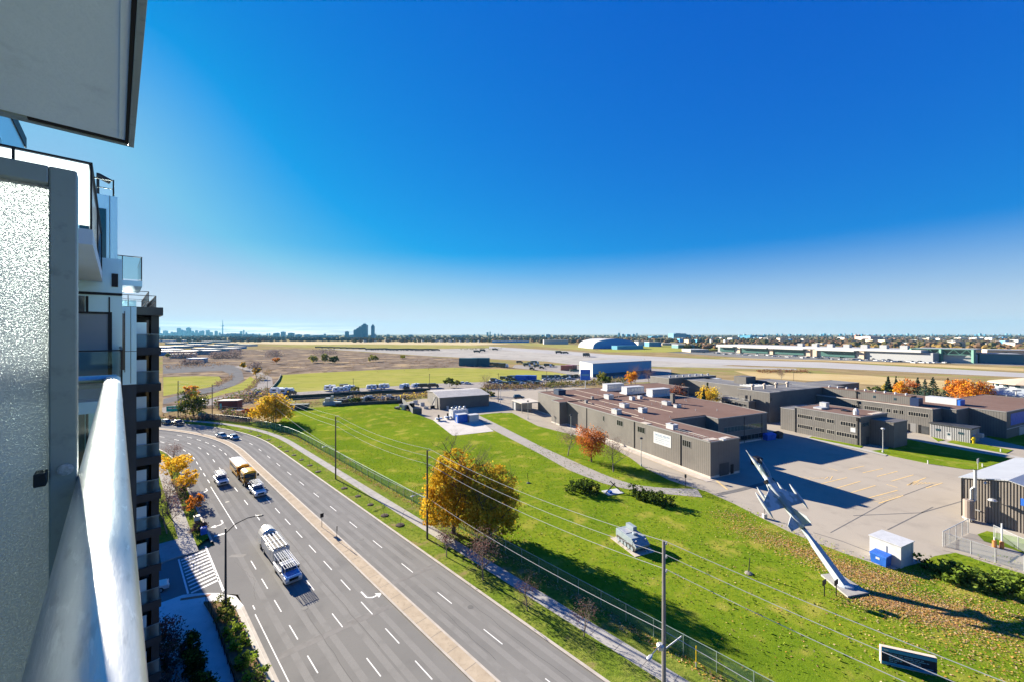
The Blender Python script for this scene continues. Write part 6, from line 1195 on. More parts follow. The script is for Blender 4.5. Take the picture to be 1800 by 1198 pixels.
tree('ash_tree', 'orange-topped small tree just behind the grey-green tree at the bend', G(337, 716), 11, 6, LA, 39, 420, .8, cb=.3)
# before the long building
tree('maple_tree', 'rust-red maple between two bare trees before the long building', G(1040, 811), 10.2, 8.2, LR, 41, 4600, .38, cb=.06)
def bare(lab, p, h, seed, r=None, name='bare_tree', sp=.95, lv=3, nb=6, group=None, tw=None, m=None):
    t = thing(name, lab, 'tree', p, 0, group); limbs(t, h*.8, r or h*.018, sp, seed, lv, nb, m or m_bark2, first=.25)
    k = crown(t, [(0, 0, h*.62, h*.34, h*.34, h*.34)], int(h*170), .19 if h > 5 else .12, tw or LT, seed+3, shell=.3, name='crown'); return t
bare('bare tree left of the rust-red maple, near a lamp post', G(998, 800), 8.4, 43); bare('spreading bare tree right of the rust-red maple', G(1078, 828), 8.6, 45, sp=1.15)
# courtyard trees between the wings
def fir(lab, p, h, w, seed, mats=LF, name='fir_tree', group=None):
    t = thing(name, lab, 'tree', p, 0, group); q = MB(); q.tube((0, 0, -.2), (0, 0, h*.9), w*.05, w*.01, 6); q.build('trunk', m_bark, t); rg = random.Random(seed); mb = MB()
    for i in range(int(h*70)):
        z = h*(1 - (1-.06)*rg.random()**.62); rr = w/2*(1 - z/h)*(.72 + .28*math.sin(z*6.0)) + .05; a = rg.uniform(0, 6.3); r_ = rr*rg.uniform(.55, 1.05)
        leafquad(mb, Vector((cos(a)*r_, sin(a)*r_, z - r_*.25)), .62*h/9, rg, rg.choice((0, 0, 1, 1, 2)), .8)
    mb.build('crown', mats, t); return t
uv_at = lambda u, v, z=0: UV(u, v, z)
tree('maple_tree', 'bright yellow maple in the courtyard behind the long brown roof', UV(64.5, 53), 13.2, 11, [LY[1], LY[0], leafmat('leaf_bright', (.80, .42, .03))], 51, 2000, .6, cb=.15)
tree('ash_tree', 'fading orange-brown tree behind the bright yellow courtyard maple', UV(61, 66), 11.5, 7, [LT[0], LA[2], LT[1]], 53, 1100, .6, cb=.2)
fir('narrow dark fir left of the bright yellow courtyard maple', UV(60.5, 52), 11, 5.2, 55); fir('dark fir right of the bright yellow courtyard maple', UV(70, 58), 12.5, 6, 57)
# beyond the long building and along the right
tree('poplar_tree', 'slender orange-yellow tree in front of the pale blue hangar', G(1110, 679), 12.5, 8, LA, 61, 900, .8, cb=.05)
bare('bare tree just right of the slender orange-yellow tree, before the hangar', G(1117, 677), 14, 63); bare('reddish bare tree at the right end of the pale blue hangar', G(1141, 676), 12, 65, tw=[LT[0]])
tree('bush', 'olive bush at the left front corner of the pale blue hangar', G(1058, 672), 8, 8, [LW[0], LG[0], LW[2]], 67, 700, .8, cat='bush'); tree('bush', 'dark green bush below the olive one, by the blue roadside panel', G(1067, 678), 6.5, 9, LG, 69, 700, .8, cat='bush')
for i, (x, yt, yb, w) in enumerate(((1561, 659, 699, 7.5), (1575, 660, 697, 5), (1613, 661, 699, 8), (1640, 661, 698, 9.5), (1666, 663, 698, 8.5))):
    fir(('dark fir at the left end of the row behind the workshop roof', 'slim dark fir beside the leftmost fir of the row', 'dark fir right of the small orange maple', 'widest dark fir in the middle of the row', 'dark fir standing apart next to the big orange maple')[i], G(x, yb), ht(yb, yt), w, 71 + i)
fir('pale blue-green fir in front of the dark row', G(1626, 706), ht(706, 665), 10, 79, [leafmat('blue_fir', (.06, .10, .085)), LF[2], LF[0]])
tree('maple_tree', 'small vivid orange maple among the firs behind the workshop', G(1585, 706), ht(706, 666), 7, [LA[1], LA[0], LR[1]], 81, 1300, .7, cb=.1); tree('ash_tree', 'reddish thin tree behind the small vivid orange maple', G(1596, 700), 11.5, 9, [LR[0], LT[0], LA[0]], 83, 700, .6)
tree('maple_tree', 'big spreading orange maple by the round brick pavilion', G(1706, 714), ht(714, 664), 17, [LA[0], LA[2], LR[1], LA[1], LR[2]], 85, 5200, .75, cb=.0)
tree('shrub', 'rounded green shrub at the end of the workshop roof', G(1548, 698), 6, 12, LG, 87, 900, .7, cat='shrub'); tree('shrub', 'small yellow shrub behind the rounded green one', G(1560, 696), 7, 5, [LY[1], LW[0]], 88, 400, .6, cat='shrub')
bare('bare spreading tree before the round brick pavilion', G(1772, 716), 10, 89, sp=1.2)
# low junipers on the lawn
def juniper(lab, a, b, w, h, n, seed, mats=LJ, k=5, size=.42, cat='shrub', name='juniper'):
    t = thing(name, lab, cat, (a+b)/2); rg = random.Random(seed); L_ = []; d = b - a
    for i in range(k):
        p = a + d*(i+.5)/k - (a+b)/2; L_.append((p.x + rg.uniform(-.3, .3), p.y + rg.uniform(-.3, .3), h*.38*rg.uniform(.8, 1.15), max(w*.5, d.length/k*.75), w*.5, h*.52*rg.uniform(.85, 1.15)))
    q = MB()
    for l in L_: q.tube((l[0], l[1], -.1), (l[0]+.3, l[1], h*.5), .07, .03, 5)
    q.build('stem', m_bark, t); mb = crown(t, L_, n, size, mats, seed, shell=.7, up=1.2, name='foliage'); return t
juniper('rounded dark juniper mound left of the crossed-beam monument', G(1006, 861), G(1040, 866), 4.4, 2.7, 1500, 91, k=3)
juniper('long dark juniper mound right of the crossed-beam monument', G(1108, 866), G(1174, 889), 3.6, 2.3, 1900, 93, k=5)
juniper('sprawling bright green juniper bed below the shed, toward the gateway fence', G(1640, 1006), G(1840, 1052), 5.6, 2.1, 4200, 95, [leafmat('juniper_bright', (.15, .22, .03)), LJ[2], LS[1], LJ[0]], k=9, size=.5)
# corner garden, its rail and the planting at the foot of the tower
gb_ = MB(); gb_.prism([(p.x, p.y) for p in (RD(61.5, 7.6), RD(60.3, 8.9), RD(58, 10.1), RD(20, 10.1), RD(20, 8.0), RD(57, 8.0))], -.1, .25); struct('garden_bed', gb_, m_dirt)
gw = MB(); gw.prism([(p.x, p.y) for p in (RD(57.0, 10.15), RD(57.0, 10.62), RD(15, 10.62), RD(15, 10.15))], -.1, .18); struct('garden_kerb', gw, m_plinth)
gl_ = ['clump at the street lamp foot', 'second clump below the street lamp', 'clump midway down the corner garden', 'lower clump of the corner garden', 'clump by the garden rail end', 'clump at the frame edge of the garden', 'clump past the frame edge', 'clump at the far garden end']
for i in range(8):
    p = RD(59.3 - 3.0*i, 9.05, .2); juniper('bright green garden shrub, ' + gl_[i], p, p + Vector((.8, -.8, 0)), 2.0, 1.25, 620, 101 + i, [LS[0], LS[3], LS[1], LS[2]] if i > 1 else [LW[0], LS[1], LS[2]], k=2, size=.26, name='garden_shrub')
fence('garden_rail', 'low black metal rail along the corner garden', [RD(61, 7.75, .2), RD(58, 7.9, .2), RD(20, 7.9, .2)], .95, 1.6, chain('rail_bars', (.01, .01, .012), .25), m_black, .03)
for i, (s, n, h, w, mts, lb) in enumerate(((56.5, 3.6, 3.2, 4.0, [LT[0], LT[1], LR[2]], 'reddish-brown leafless shrub at the foot of the tower, nearest the side street'), (52.5, 3.2, 3.0, 3.6, [LT[1], LT[0], LG[1]], 'brown leafless shrub at the tower foot, second from the side street'), (48.5, 3.2, 2.8, 3.6, [LT[1], LT[2], LT[0]], 'brownish twiggy shrub at the tower foot, third from the side street'), (44.6, 3.3, 2.6, 3.4, [LT[1], LT[0]], 'brown twiggy shrub at the tower foot, close to the frame edge'), (53.5, 5.3, 2.6, 2.0, LJ, 'narrow dark evergreen shrub beside the shaded walk'), (50.2, 5.4, 2.6, 2.2, LJ, 'second dark evergreen shrub beside the shaded walk'), (46.5, 5.6, 2.4, 2.2, LJ, 'third dark evergreen shrub beside the shaded walk'), (43.0, 5.7, 2.4, 2.2, LJ, 'dark evergreen shrub beside the shaded walk, at the frame edge'))):
    p = RD(s, n, 0); juniper(lb, p, p + Vector((1.2, -1.2, 0)), w*.75, h, 1500, 121 + i, mts, k=2, size=.25, name='shrub')
# near verge trees
tree('honey_locust', 'orange-gold young tree leaning over the near verge, close to the dark tower', RD(116, 8.8), 6.8, 8.4, [LA[1], LY[1], LY[0]], 141, 1900, .36, cb=.35); tree('honey_locust', 'second orange-gold young tree down the near verge', RD(104.5, 9.9), 5.4, 5.0, [LA[1], LY[1], LY[0]], 143, 800, .34, cb=.3)
tree('honey_locust', 'thin rusty-orange sapling near the utility cabinet', RD(90.5, 9.9), 4.6, 3.0, [LR[1], LA[0], LT[1]], 145, 260, .3, cb=.35); tree('honey_locust', 'faded orange sapling at the outer curb of the bend', RD(123, 10.2), 4.4, 3.4, [LR[1], LA[0], LT[0]], 147, 240, .34, cb=.35)
bare('bare tree on the near lawn beside the dark tower', RD(97.5, 6.6), 6.8, 149); bare('bare tree by the near walk, closer to the zebra crossing', RD(87.5, 6.0), 6.5, 151, sp=1.1); bare('thin bare sapling at the bend of the near verge', RD(131, 9.8), 6.5, 153, sp=.6, nb=4)
for i, (s, n, lb) in enumerate(((110, 9.6, 'dark green low shrub between the orange-gold trees'), (98.5, 10.0, 'brown leafless shrub on the near verge'), (85.5, 9.9, 'grey bushy shrub by the recycling bin'))):
    p = RD(s, n); juniper(lb, p, p + Vector((1, -1, 0)), 2.2, 1.7, 520, 155 + i, [LG, LT, LT][i], k=2, size=.3, name='shrub')
# saplings in mulch rings on the far verge
sp_ = [(559, 828), (605, 857), (629, 871), (651, 886), (676, 905), (703, 922), (491.7, 784.3), (504, 792), (516.6, 799), (530, 807), (544.5, 817), (472, 772), (455, 765), (440, 757.5)]
first = None
for i, (x, y) in enumerate(sp_):
    p = G(x, y)
    if first is None:
        first = thing('sapling', 'young staked sapling in a dark mulch ring on the far verge', 'sapling', p, 0, 'saplings in mulch rings on the far verge'); limbs(first, 2.9, .035, .5, 171, 1, 5, m_bark2); q = MB(); q.lathe([(.72, -.05), (.66, .10), (.3, .16), (.05, .16)], n=12); q.build('mulch_ring', mat('mulch', (.035, .025, .02), (.07, .05, .04), 9, rough=.95), first); learn(first)
    else: dup(first, p, R.uniform(0, 6), first['label'], first['group'], R.uniform(.85, 1.15))
bl = ['bare verge tree in front of the olive-yellow maple', 'small bare tree on the verge below the maples', 'little bare tree nearest the two-armed pole', 'thin bare tree on the verge beside the maples pole']
for i, ((x, y), h) in enumerate((((849, 1018), 7.2), ((927, 1072), 4.6), ((1026, 1118), 4.2), ((785, 978), 5.2))): bare(bl[i], G(x, y), h, 181 + i, sp=.8, nb=5)
# fallen leaves on the grass, one mass nobody would count
fl = MB(); rg = random.Random(77)
for (c, sx, sy, n) in ((G(800, 945), 6, 4, 1500), (G(760, 900), 6, 6, 800), (G(712, 872), 3, 4, 700), (G(1285, 905), 2.2, 1.6, 420), (G(1320, 930), 2.4, 1.4, 520), (G(1365, 950), 2.4, 1.4, 800), (G(1420, 970), 2.2, 1.3, 900), (G(1480, 995), 2.2, 1.3, 1100), (G(1540, 1015), 2.4, 1.2, 1300), (G(1560, 1052), 2.6, 1.1, 1500), (G(1640, 1075), 3, 1.4, 1900), (G(1700, 1090), 3, 2, 1500), (G(1750, 1110), 4, 4, 1200), (G(1790, 1060), 4, 3, 900), (G(1540, 1055), 2.5, 1.6, 700), (G(1600, 1010), 3, 1.5, 500), (G(1250, 1000), 9, 8, 260), (G(1050, 900), 14, 10, 200), (G(1700, 1150), 5, 3, 450), (G(1450, 1100), 8, 5, 160), (G(1785, 940), 2, 1, 260)):
    for _ in range(int(n*1.9)):
        p = Vector((rg.gauss(c.x, sx), rg.gauss(c.y, sy), .03 + rg.random()*.03)); s, nn = p.x*DX + p.y*DY, p.x*NX + p.y*NY; u, v = toUV(p)
        if nn < 42.2 or (u > 3 and v > -45 and p.y > 63 and u - .2*v > 12): continue
        leafquad(fl, p, rg.uniform(.11, .24), rg, rg.randrange(5), 4)
for _ in range(3600):
    s = rg.uniform(8, 150); n = rg.gauss(40.9, .45); leafquad(fl, RD(s, min(n, 41.8), .05), rg.uniform(.14, .3), rg, rg.randrange(5), 3)
for _ in range(500):
    p = RD(rg.uniform(84, 140), rg.uniform(7.2, 10.6), .04); leafquad(fl, p, rg.uniform(.12, .26), rg, rg.randrange(5), 3)
tag(fl.build('fallen_leaves', [leafmat('litter_tan', (.50, .32, .16)), leafmat('litter_brown', (.38, .21, .10)), leafmat('litter_orange', (.52, .25, .07)), leafmat('litter_yellow', (.60, .42, .10)), leafmat('litter_pale', (.56, .42, .26))]), kind='stuff')
gt = MB(); rg = random.Random(78)                       # tufts that break up the lawn
gx = [G(600, 900), G(1900, 1198)]
for _ in range(26000):
    y = rg.uniform(30, 120)**1.0; x = rg.uniform(-60, 75); p = Vector((x, y, .02)); nn = p.x*NX + p.y*NY
    u, v = toUV(p)
    if nn < 42.5 or v > -6 + .0*u and u > -3 or (u > -7 and v > -50 and p.y > 60): continue
    leafquad(gt, p + Vector((0, 0, .06)), rg.uniform(.14, .32), rg, rg.choice((0, 0, 2, 2, 1, 3)), 1.2)
tag(gt.build('grass_tufts', [leafmat('tuft_green', (.12, .19, .012)), leafmat('tuft_deep', (.10, .165, .010)), leafmat('tuft_lime', (.19, .25, .03)), leafmat('tuft_straw', (.28, .26, .07))]), kind='stuff')
# ------------------------------------------------------------------ scrub, hedges, airport, city
tg = MB(); rg = random.Random(5)
def scat(x0, y0, x1, y1, n, h0, h1, ms, jy=2.0):
    for _ in range(n):
        f = rg.random(); p = G(x0 + (x1-x0)*f + rg.uniform(-3, 3), y0 + (y1-y0)*f + rg.gauss(0, jy), -.3); h = rg.uniform(h0, h1)
        for _ in range(5): leafquad(tg, p + Vector((rg.gauss(0, h*.4), rg.gauss(0, h*.4), h*rg.uniform(.1, 1))), h*.55, rg, rg.choice(ms), .2)
scat(850, 681, 960, 679, 420, .8, 2.4, (0, 1, 1, 2)); scat(960, 678, 1100, 668, 520, .8, 2.6, (0, 2, 2, 3)); scat(590, 704, 700, 698, 300, .6, 1.6, (0, 1, 2)); scat(700, 700, 760, 692, 160, .6, 1.8, (0, 1, 2, 4))
scat(380, 712, 470, 690, 360, .8, 2.6, (0, 1, 3), 4); scat(395, 724, 440, 735, 220, .6, 1.8, (0, 1, 3), 3); scat(285, 735, 380, 737, 200, .6, 1.6, (0, 1)); scat(510, 712, 590, 706, 160, .5, 1.2, (0, 1)); scat(430, 690, 475, 650, 200, .6, 2.0, (0, 1, 2), 3)
scat(290, 645, 400, 640, 200, .8, 2.4, (0, 1)); scat(380, 676, 410, 660, 120, .6, 1.6, (0, 1)); scat(500, 640, 860, 638, 360, .5, 1.8, (0, 0, 1), 5); scat(1330, 653, 1420, 653, 220, .8, 2.0, (1, 5, 5), 1.0); scat(1040, 636, 1140, 633, 160, .6, 1.6, (1, 0), 1); scat(810, 614, 880, 613, 120, 1, 3.2, (2, 3), .7)
tag(tg.build('tall_grass', [leafmat('weed_tan', (.27, .19, .12)), leafmat('weed_brown', (.17, .11, .075)), leafmat('weed_olive', (.17, .15, .045)), leafmat('weed_green', (.09, .11, .03)), LY[1], leafmat('weed_rust', (.2, .09, .045))]), kind='stuff')
th = MB()
for (x0, y0, x1, y1, n, h) in ((300, 628, 345, 628, 160, 9), (372, 629, 420, 627, 220, 9), (405, 621, 422, 621, 60, 8), (468, 626, 495, 624, 90, 9), (548, 622, 590, 620, 90, 8), (320, 640, 352, 639, 80, 5), (440, 646, 455, 644, 40, 5)):
    for _ in range(n):
        f = rg.random(); p = G(x0 + (x1-x0)*f + rg.gauss(0, 3), y0 + (y1-y0)*f + rg.gauss(0, .8), -.3)
        for _ in range(6): leafquad(th, p + Vector((rg.gauss(0, 2), rg.gauss(0, 2), h*rg.random())), 1.8, rg, rg.randrange(3), .1)
tag(th.build('thicket', [leafmat('thicket_grey', (.17, .14, .14)), leafmat('thicket_mauve', (.15, .115, .12)), leafmat('thicket_brown', (.13, .10, .09))]), kind='stuff')
tree('bush', 'yellow-green bush at the left of three on the brown scrubland', G(550, 636), 9.5, 11, LW, 201, 600, 1.3, cat='bush', cb=.0); tree('bush', 'tall yellowish bush in the middle of three on the brown scrubland', G(571, 636), 11.5, 9, [LW[1], LW[0], LG[0]], 203, 600, 1.3, cat='bush', cb=.0); tree('bush', 'dense dark green bush at the right of three on the brown scrubland', G(587, 637), 8.5, 13, LG, 205, 800, 1.3, cat='bush', cb=.0)
tree('bush', 'lone pale yellow-green round bush on the brown scrubland', G(656, 634), 8.5, 13, LW, 207, 800, 1.3, cat='bush', cb=.0); tree('bush', 'small golden bush near the ramp road', G(427, 649), 8, 5, [LY[0], LW[0]], 209, 350, 1.0, cat='bush'); tree('bush', 'golden-brown small tree by the service road', G(451, 664), 9, 7, [LY[2], LT[1], LW[0]], 211, 500, .9, cat='bush'); tree('bush', 'pale yellow bush near the frame-side edge of the far scrub', G(295, 629), 8, 7, LW, 213, 300, 1.2, cat='bush'); tree('bush', 'amber shrub at the edge of the green field track', G(486, 638), 7, 9, LA, 215, 350, 1.2, cat='bush')
tree('bush', 'dark round bush behind the gabled garage', G(790, 679), 6, 8, LG, 217, 500, .8, cat='bush'); tree('bush', 'pale green bush beside the dark round one behind the garage', G(802, 680), 4.5, 7, LW, 219, 350, .8, cat='bush'); bare('brown bare tree at the right end of the gabled garage', G(853, 692), 11, 221, sp=1.2); tree('bush', 'yellowish weeds clump under the bare tree by the garage', G(848, 693), 4, 6, LW, 223, 250, .6, cat='bush'); tree('bush', 'dark green bush at the garage drive edge', G(862, 698), 3.6, 6, LG, 225, 350, .6, cat='bush'); tree('bush', 'green bush in the hedge row below the dark pole', G(625, 709), 3.2, 7, LG, 227, 350, .6, cat='bush'); tree('bush', 'yellow-green little tree on the storage strip', G(625, 690), 4, 5, LW, 229, 250, .6, cat='bush'); bare('dark leafless bush on the dry grass behind the base', G(1372, 668), 8, 231, sp=1.2)
def wallrun(name, lab, pts, h, m, w=.3):
    t = thing(name, lab, 'fence', pts[0]); q = MB()
    for a, b in zip(pts, pts[1:]): q.beam(a + Vector((0, 0, h/2-.3)), b + Vector((0, 0, h/2-.3)), w, h)
    q.build('panel', m, t, world_co=True); n = 0
    for a, b in zip(pts, pts[1:]):
        k = max(2, int((b-a).length/14))
        for i in range(k+1): p = a.lerp(b, i/k); q = MB(); q.tube(p - Vector((0, 0, .3)), p + Vector((0, 0, h-.1)), .14, n=5); q.build('post', m_dpanel, t, world_co=True)
m_screen = mat('screen_green', (.03, .05, .04), (.045, .065, .055), .3, rough=.9)
wallrun('screen_fence', 'long dark green screened fence below the row of campers', [G(494, 700), G(620, 692.5), G(756, 686)], 1.8, m_screen); wallrun('screen_fence', 'dark screened fence along the lawn side of the junk row', [G(590, 713.5), G(640, 710.5), G(706, 707)], 1.7, m_dpanel); wallrun('screen_fence', 'pale track fence along the left end of the green field', [G(473, 688), G(490, 668), G(494, 658)], 1.3, mat('grey_screen2', (.16, .17, .17), rough=.9))
# --- airport buildings
def slabbox(t, name, a, b, depth, z0, z1, m, fwd=0.0):
    """a box whose front runs from a to b on the ground"""
    d = (b-a); L_ = d.length; x = d.normalized(); y = Vector((-x.y, x.x, 0)); q = MB()
    P = [a - y*fwd, b - y*fwd, b + y*depth, a + y*depth]; q.prism([(p.x, p.y) for p in P], z0, z1); return q.build(name, m, t, world_co=True)
m_hw = mat('hangar_white', (.43, .43, .42), rough=.5); m_hb = mat('hangar_blue', (.10, .30, .48), rough=.5); m_tan = mat('airport_tan', (.5, .4, .3), rough=.8); m_gg = mat('airport_glass', (.06, .13, .12), rough=.15, spec=.7); m_ag = mat('airport_grey', (.3, .31, .32), rough=.7); m_tg = mat('truss_green', (.10, .22, .18), rough=.5)
a, b, c = G(1019, 655), G(1042, 661.5), G(1145, 653.5)
t = thing('hangar', 'long pale blue hangar with a white end wall beyond the army compound', 'hangar', b)
y = (a - b); q = MB(); P = [b, c, c + y, a]; q.prism([(p.x, p.y) for p in P], -.4, 10.0); q.build('wall', m_hb, t, world_co=True)
q = MB(); q.prism([(p.x, p.y) for p in [b + (b-c).normalized()*.2, b + (b-c).normalized()*.02, a + (b-c).normalized()*.02, a + (b-c).normalized()*.2]], -.4, 9.9); q.build('end_wall', m_hw, t, world_co=True); q = MB(); q.prism([(p.x, p.y) for p in P], 10.0, 10.5); q.build('roof', m_ag, t, world_co=True)
slabbox(t, 'base_band', b + (c-b)*.01, c, .2, -.4, 2.2, mat('hangar_navy', (.03, .08, .13), rough=.6), .15)
a, b = G(1042, 612.4), G(1121, 611.6); t = thing('dome_hangar', 'huge white barrel-vaulted hangar with an end wall coloured as blue shade across the airfield', 'hangar', a)
x = (b-a).normalized(); back = Vector((-.12, .99, 0)); W_ = (b-a).length; q = MB(); S0, S1_ = [], []
for i in range(15): f = pi*i/14; p = a + (b-a)/2 - x*W_/2*cos(f) + Vector((0, 0, 23*sin(f)**.7)); S0.append(p); S1_.append(p + back*120)
for i in range(14): q.quad(S0[i], S0[i+1], S1_[i+1], S1_[i])
q.build('roof', m_hw, t, world_co=True, smooth=True); q = MB(); q.quad(*[p + (a-b).cross(Vector((0, 0, 1))).normalized()*0 for p in S0]); q.build('end_wall', mat('dome_shade_blue', (.05, .26, .55), rough=.5), t, world_co=True); slabbox(t, 'low_annex', G(1085, 613.5), G(1131, 612.6), 20, -.4, 8, mat('annex_teal', (.08, .3, .42), rough=.6))  # the end wall's blue is the shade of its side, put into the colour
specs = [('white_shed', 'white flat warehouse left of the barrel-vaulted hangar', 956, 999, 604.5, 14, m_hw), ('white_shed', 'white warehouse row right of the barrel-vaulted hangar', 1122, 1141, 606.8, 11, m_hw), ('depot', 'blue-grey domed depot next to the white warehouse row', 1141, 1163, 608.5, 12, mat('depot_blue', (.08, .22, .38), rough=.6)), ('depot', 'pale green-roofed depot with a dark side, left of the terminal', 1192, 1221, 611.5, 8, mat('depot_teal', (.1, .2, .22), rough=.6)), ('low_building', 'long low tan terminal wing left of the glass halls', 1164, 1200, 606.3, 5, m_tan), ('tank_building', 'tan low building on the terminal apron', 1214, 1246, 618, 4, m_tan), ('blue_roof_depot', 'blue roofed depot at the far end of the straw field', 865, 930, 601.8, 7, mat('far_blue', (.06, .28, .55), rough=.5)), ('white_shed', 'white shed by the right end of the dome hangar annex', 1240, 1262, 607.5, 4, m_hw)]
for (nm, lb, x0, x1, yb, h, m) in specs:
    a, b = G(x0, yb), G(x1, yb); t = thing(nm, lb, 'building', a); slabbox(t, 'wall', a, b, 40, -.4, h, m); slabbox(t, 'roof', a, b, 41, h, h+1.0, m_hw if m is not m_hw else m_ag, 1)
T1 = thing('terminal', 'long white-roofed airport hall with green glass walls beyond the runway', 'building', G(1450, 629))
L0, L1 = G(1262, 617.5), G(1640, 635.5)
def tp(f): return L0.lerp(L1, f)
slabbox(T1, 'wall', tp(0), tp(1), 60, -.4, 11, m_ag); slabbox(T1, 'roof', tp(.0), tp(.97), 60, 11, 14, m_hw, 4)
for (f0, f1) in ((.02, .12), (.17, .33), (.36, .52), (.60, .74)): slabbox(T1, 'glass_wall', tp(f0), tp(f1), .5, 1.2, 9.5, m_gg, 1.6); slabbox(T1, 'canopy', tp(f0-.01), tp(f1+.01), .5, 9.6, 11.2, m_hw, 9)
for f in (.145, .345, .535, .565, .76): slabbox(T1, 'pier', tp(f), tp(f+.018), .5, -.4, 12, m_tan, 3)
for i in range(7): slabbox(T1, 'roof_box', tp(.46 + .07*i), tp(.485 + .07*i), 18, 14.01, 19, m_ag, -12)
T2 = thing('truss_hangar', 'hangar with an exposed green roof truss at the right end of the airport hall', 'hangar', G(1660, 634))
A0, A1 = G(1603, 633.0), G(1712, 637.2); slabbox(T2, 'door_wall', A0, A1, 50, -.4, 9.5, m_hw); slabbox(T2, 'upper_wall', A0, A1, 50, 9.5, 15, m_gg); slabbox(T2, 'roof', A0, A1, 52, 15, 16, m_ag, 2)
q = MB(); f = lambda k: A0.lerp(A1, k) + (A0-A1).cross(Vector((0, 0, 1))).normalized()*-3
q.beam(f(0) + Vector((0, 0, 9.3)), f(1) + Vector((0, 0, 9.3)), .9, .9); q.beam(f(0) + Vector((0, 0, 15.6)), f(1) + Vector((0, 0, 15.6)), .9, .9)
for i in range(10): z = (9.3, 15.6); q.beam(f(i/10) + Vector((0, 0, z[i % 2])), f((i+1)/10) + Vector((0, 0, z[(i+1) % 2])), .6, .6)
q.build('truss', m_tg, T2, world_co=True)
for k in (0, .5, 1.0): q = MB(); p = f(k); q.box((p.x, p.y, 7.5), (2.6, 2.6, 16)); q.build('tower', m_tg, T2, world_co=True)
t = thing('depot', 'dark low depot at the right of the truss hangar', 'building', G(1760, 637)); slabbox(t, 'wall', G(1722, 636), G(1800, 638), 30, -.4, 10, mat('depot_teal', (.1, .2, .22))); slabbox(t, 'roof', G(1722, 636), G(1800, 638), 31, 10, 10.8, m_ag, 1)
t = thing('depot', 'pale flat-roofed building behind the dark depot at the right', 'building', G(1760, 625)); slabbox(t, 'wall', G(1735, 625), G(1830, 627), 40, -.4, 9, m_tan); slabbox(t, 'roof', G(1735, 625), G(1830, 627), 41, 9, 10, m_hw, 1)
# round brick pavilion
pc = G(1805, 716) ; t = thing('pavilion', 'round brick pavilion with a grey skirt roof and raised tan top at the right edge', 'building', pc)
m_brick = mat('brick', (.42, .23, .15), (.5, .28, .19), .6, rough=.85); q = MB(); q.lathe([(16, -.4), (16, 6.2)], n=16); q.build('wall', m_brick, t); q = MB(); q.lathe([(17.6, 6.2), (17.6, 6.7), (10, 9.4), (10, 9.5)], n=16); q.build('skirt_roof', mat('skirt_grey', (.36, .40, .43), rough=.6), t); q = MB(); q.lathe([(9.6, 9.3), (9.6, 10.9)], n=16); q.build('clerestory', m_wpaint, t); q = MB(); q.lathe([(11.6, 10.9), (11.6, 11.3), (0.5, 13.6)], n=16); q.build('top_roof', m_tan, t)
q = MB()
for i in range(16): a = 2*pi*i/16; q.box((9.7*cos(a), 9.7*sin(a), 10.1), (.5, 1.4, .9), a)
q.build('window', m_glass, t)
t = thing('light_mast', 'white T-topped lamp mast in front of the round brick pavilion', 'mast', G(1786, 722)); q = MB(); q.tube((0, 0, -.3), (0, 0, 9), .28, .2); q.build('pole', m_wpaint, t); q = MB(); q.box((0, 0, 9), (4, .5, .5)); q.build('crossarm', m_wpaint, t)
spread_out(lambda t: sedan(t, m_vw), 'parked_car', 'car parked on the apron before the airport hall', 'car', 'cars parked on the airport apron', [(1262 + 12*i + R.uniform(-4, 4), 620.5 + .52*i + R.uniform(-1, 2.0), R.uniform(0, 3), 1.3) for i in range(34)], -.4)
spread_out(lambda t: sedan(t, m_vk), 'parked_car', 'dark car parked on the apron before the airport hall', 'car', 'dark cars parked on the airport apron', [(1240 + 13*i + R.uniform(-4, 4), 619.0 + .55*i + R.uniform(-1, 2.2), R.uniform(0, 3), 1.3) for i in range(34)], -.4)
spread_out(lambda t: truck(t, m_vk, m_dpanel, 14), 'trailer', 'dark trailer parked in the long line across the airfield', 'trailer', 'dark trailers parked across the airfield', [(648 + 9*i + (R.uniform(-2, 2)), 614.5 + .1*i + R.uniform(-.6, .6), R.uniform(-.2, .2), 1.3) for i in range(14)] + [(560 + 11*i, 611 + .3*i, .1, 1.2) for i in range(8)], -.4)
spread_out(lambda t: truck(t, m_vk, m_dpanel, 9), 'earth_mover', 'dark machine standing on the airfield concrete', 'machine', 'dark machines on the airfield', [(838, 619, .2, 1.4), (848, 617, .5, 1.4), (870, 615, .2, 1.4), (982, 620.5, .3, 1.5), (1031, 626, .9, 1.8), (994, 621, 0, 1.2), (913, 637.5, .2, .9)], -.4)
t = thing('marker_board', 'small bright yellow airfield marker board on the scrub', 'sign', G(708, 628.5)); q = MB(); q.box((0, 0, 2.2), (7, .5, 4)); q.build('board', mat('marker_yellow', (.75, .5, .02)), t); q = MB(); q.tube((0, 0, -.4), (0, 0, .3), .4); q.build('foot', m_black, t)
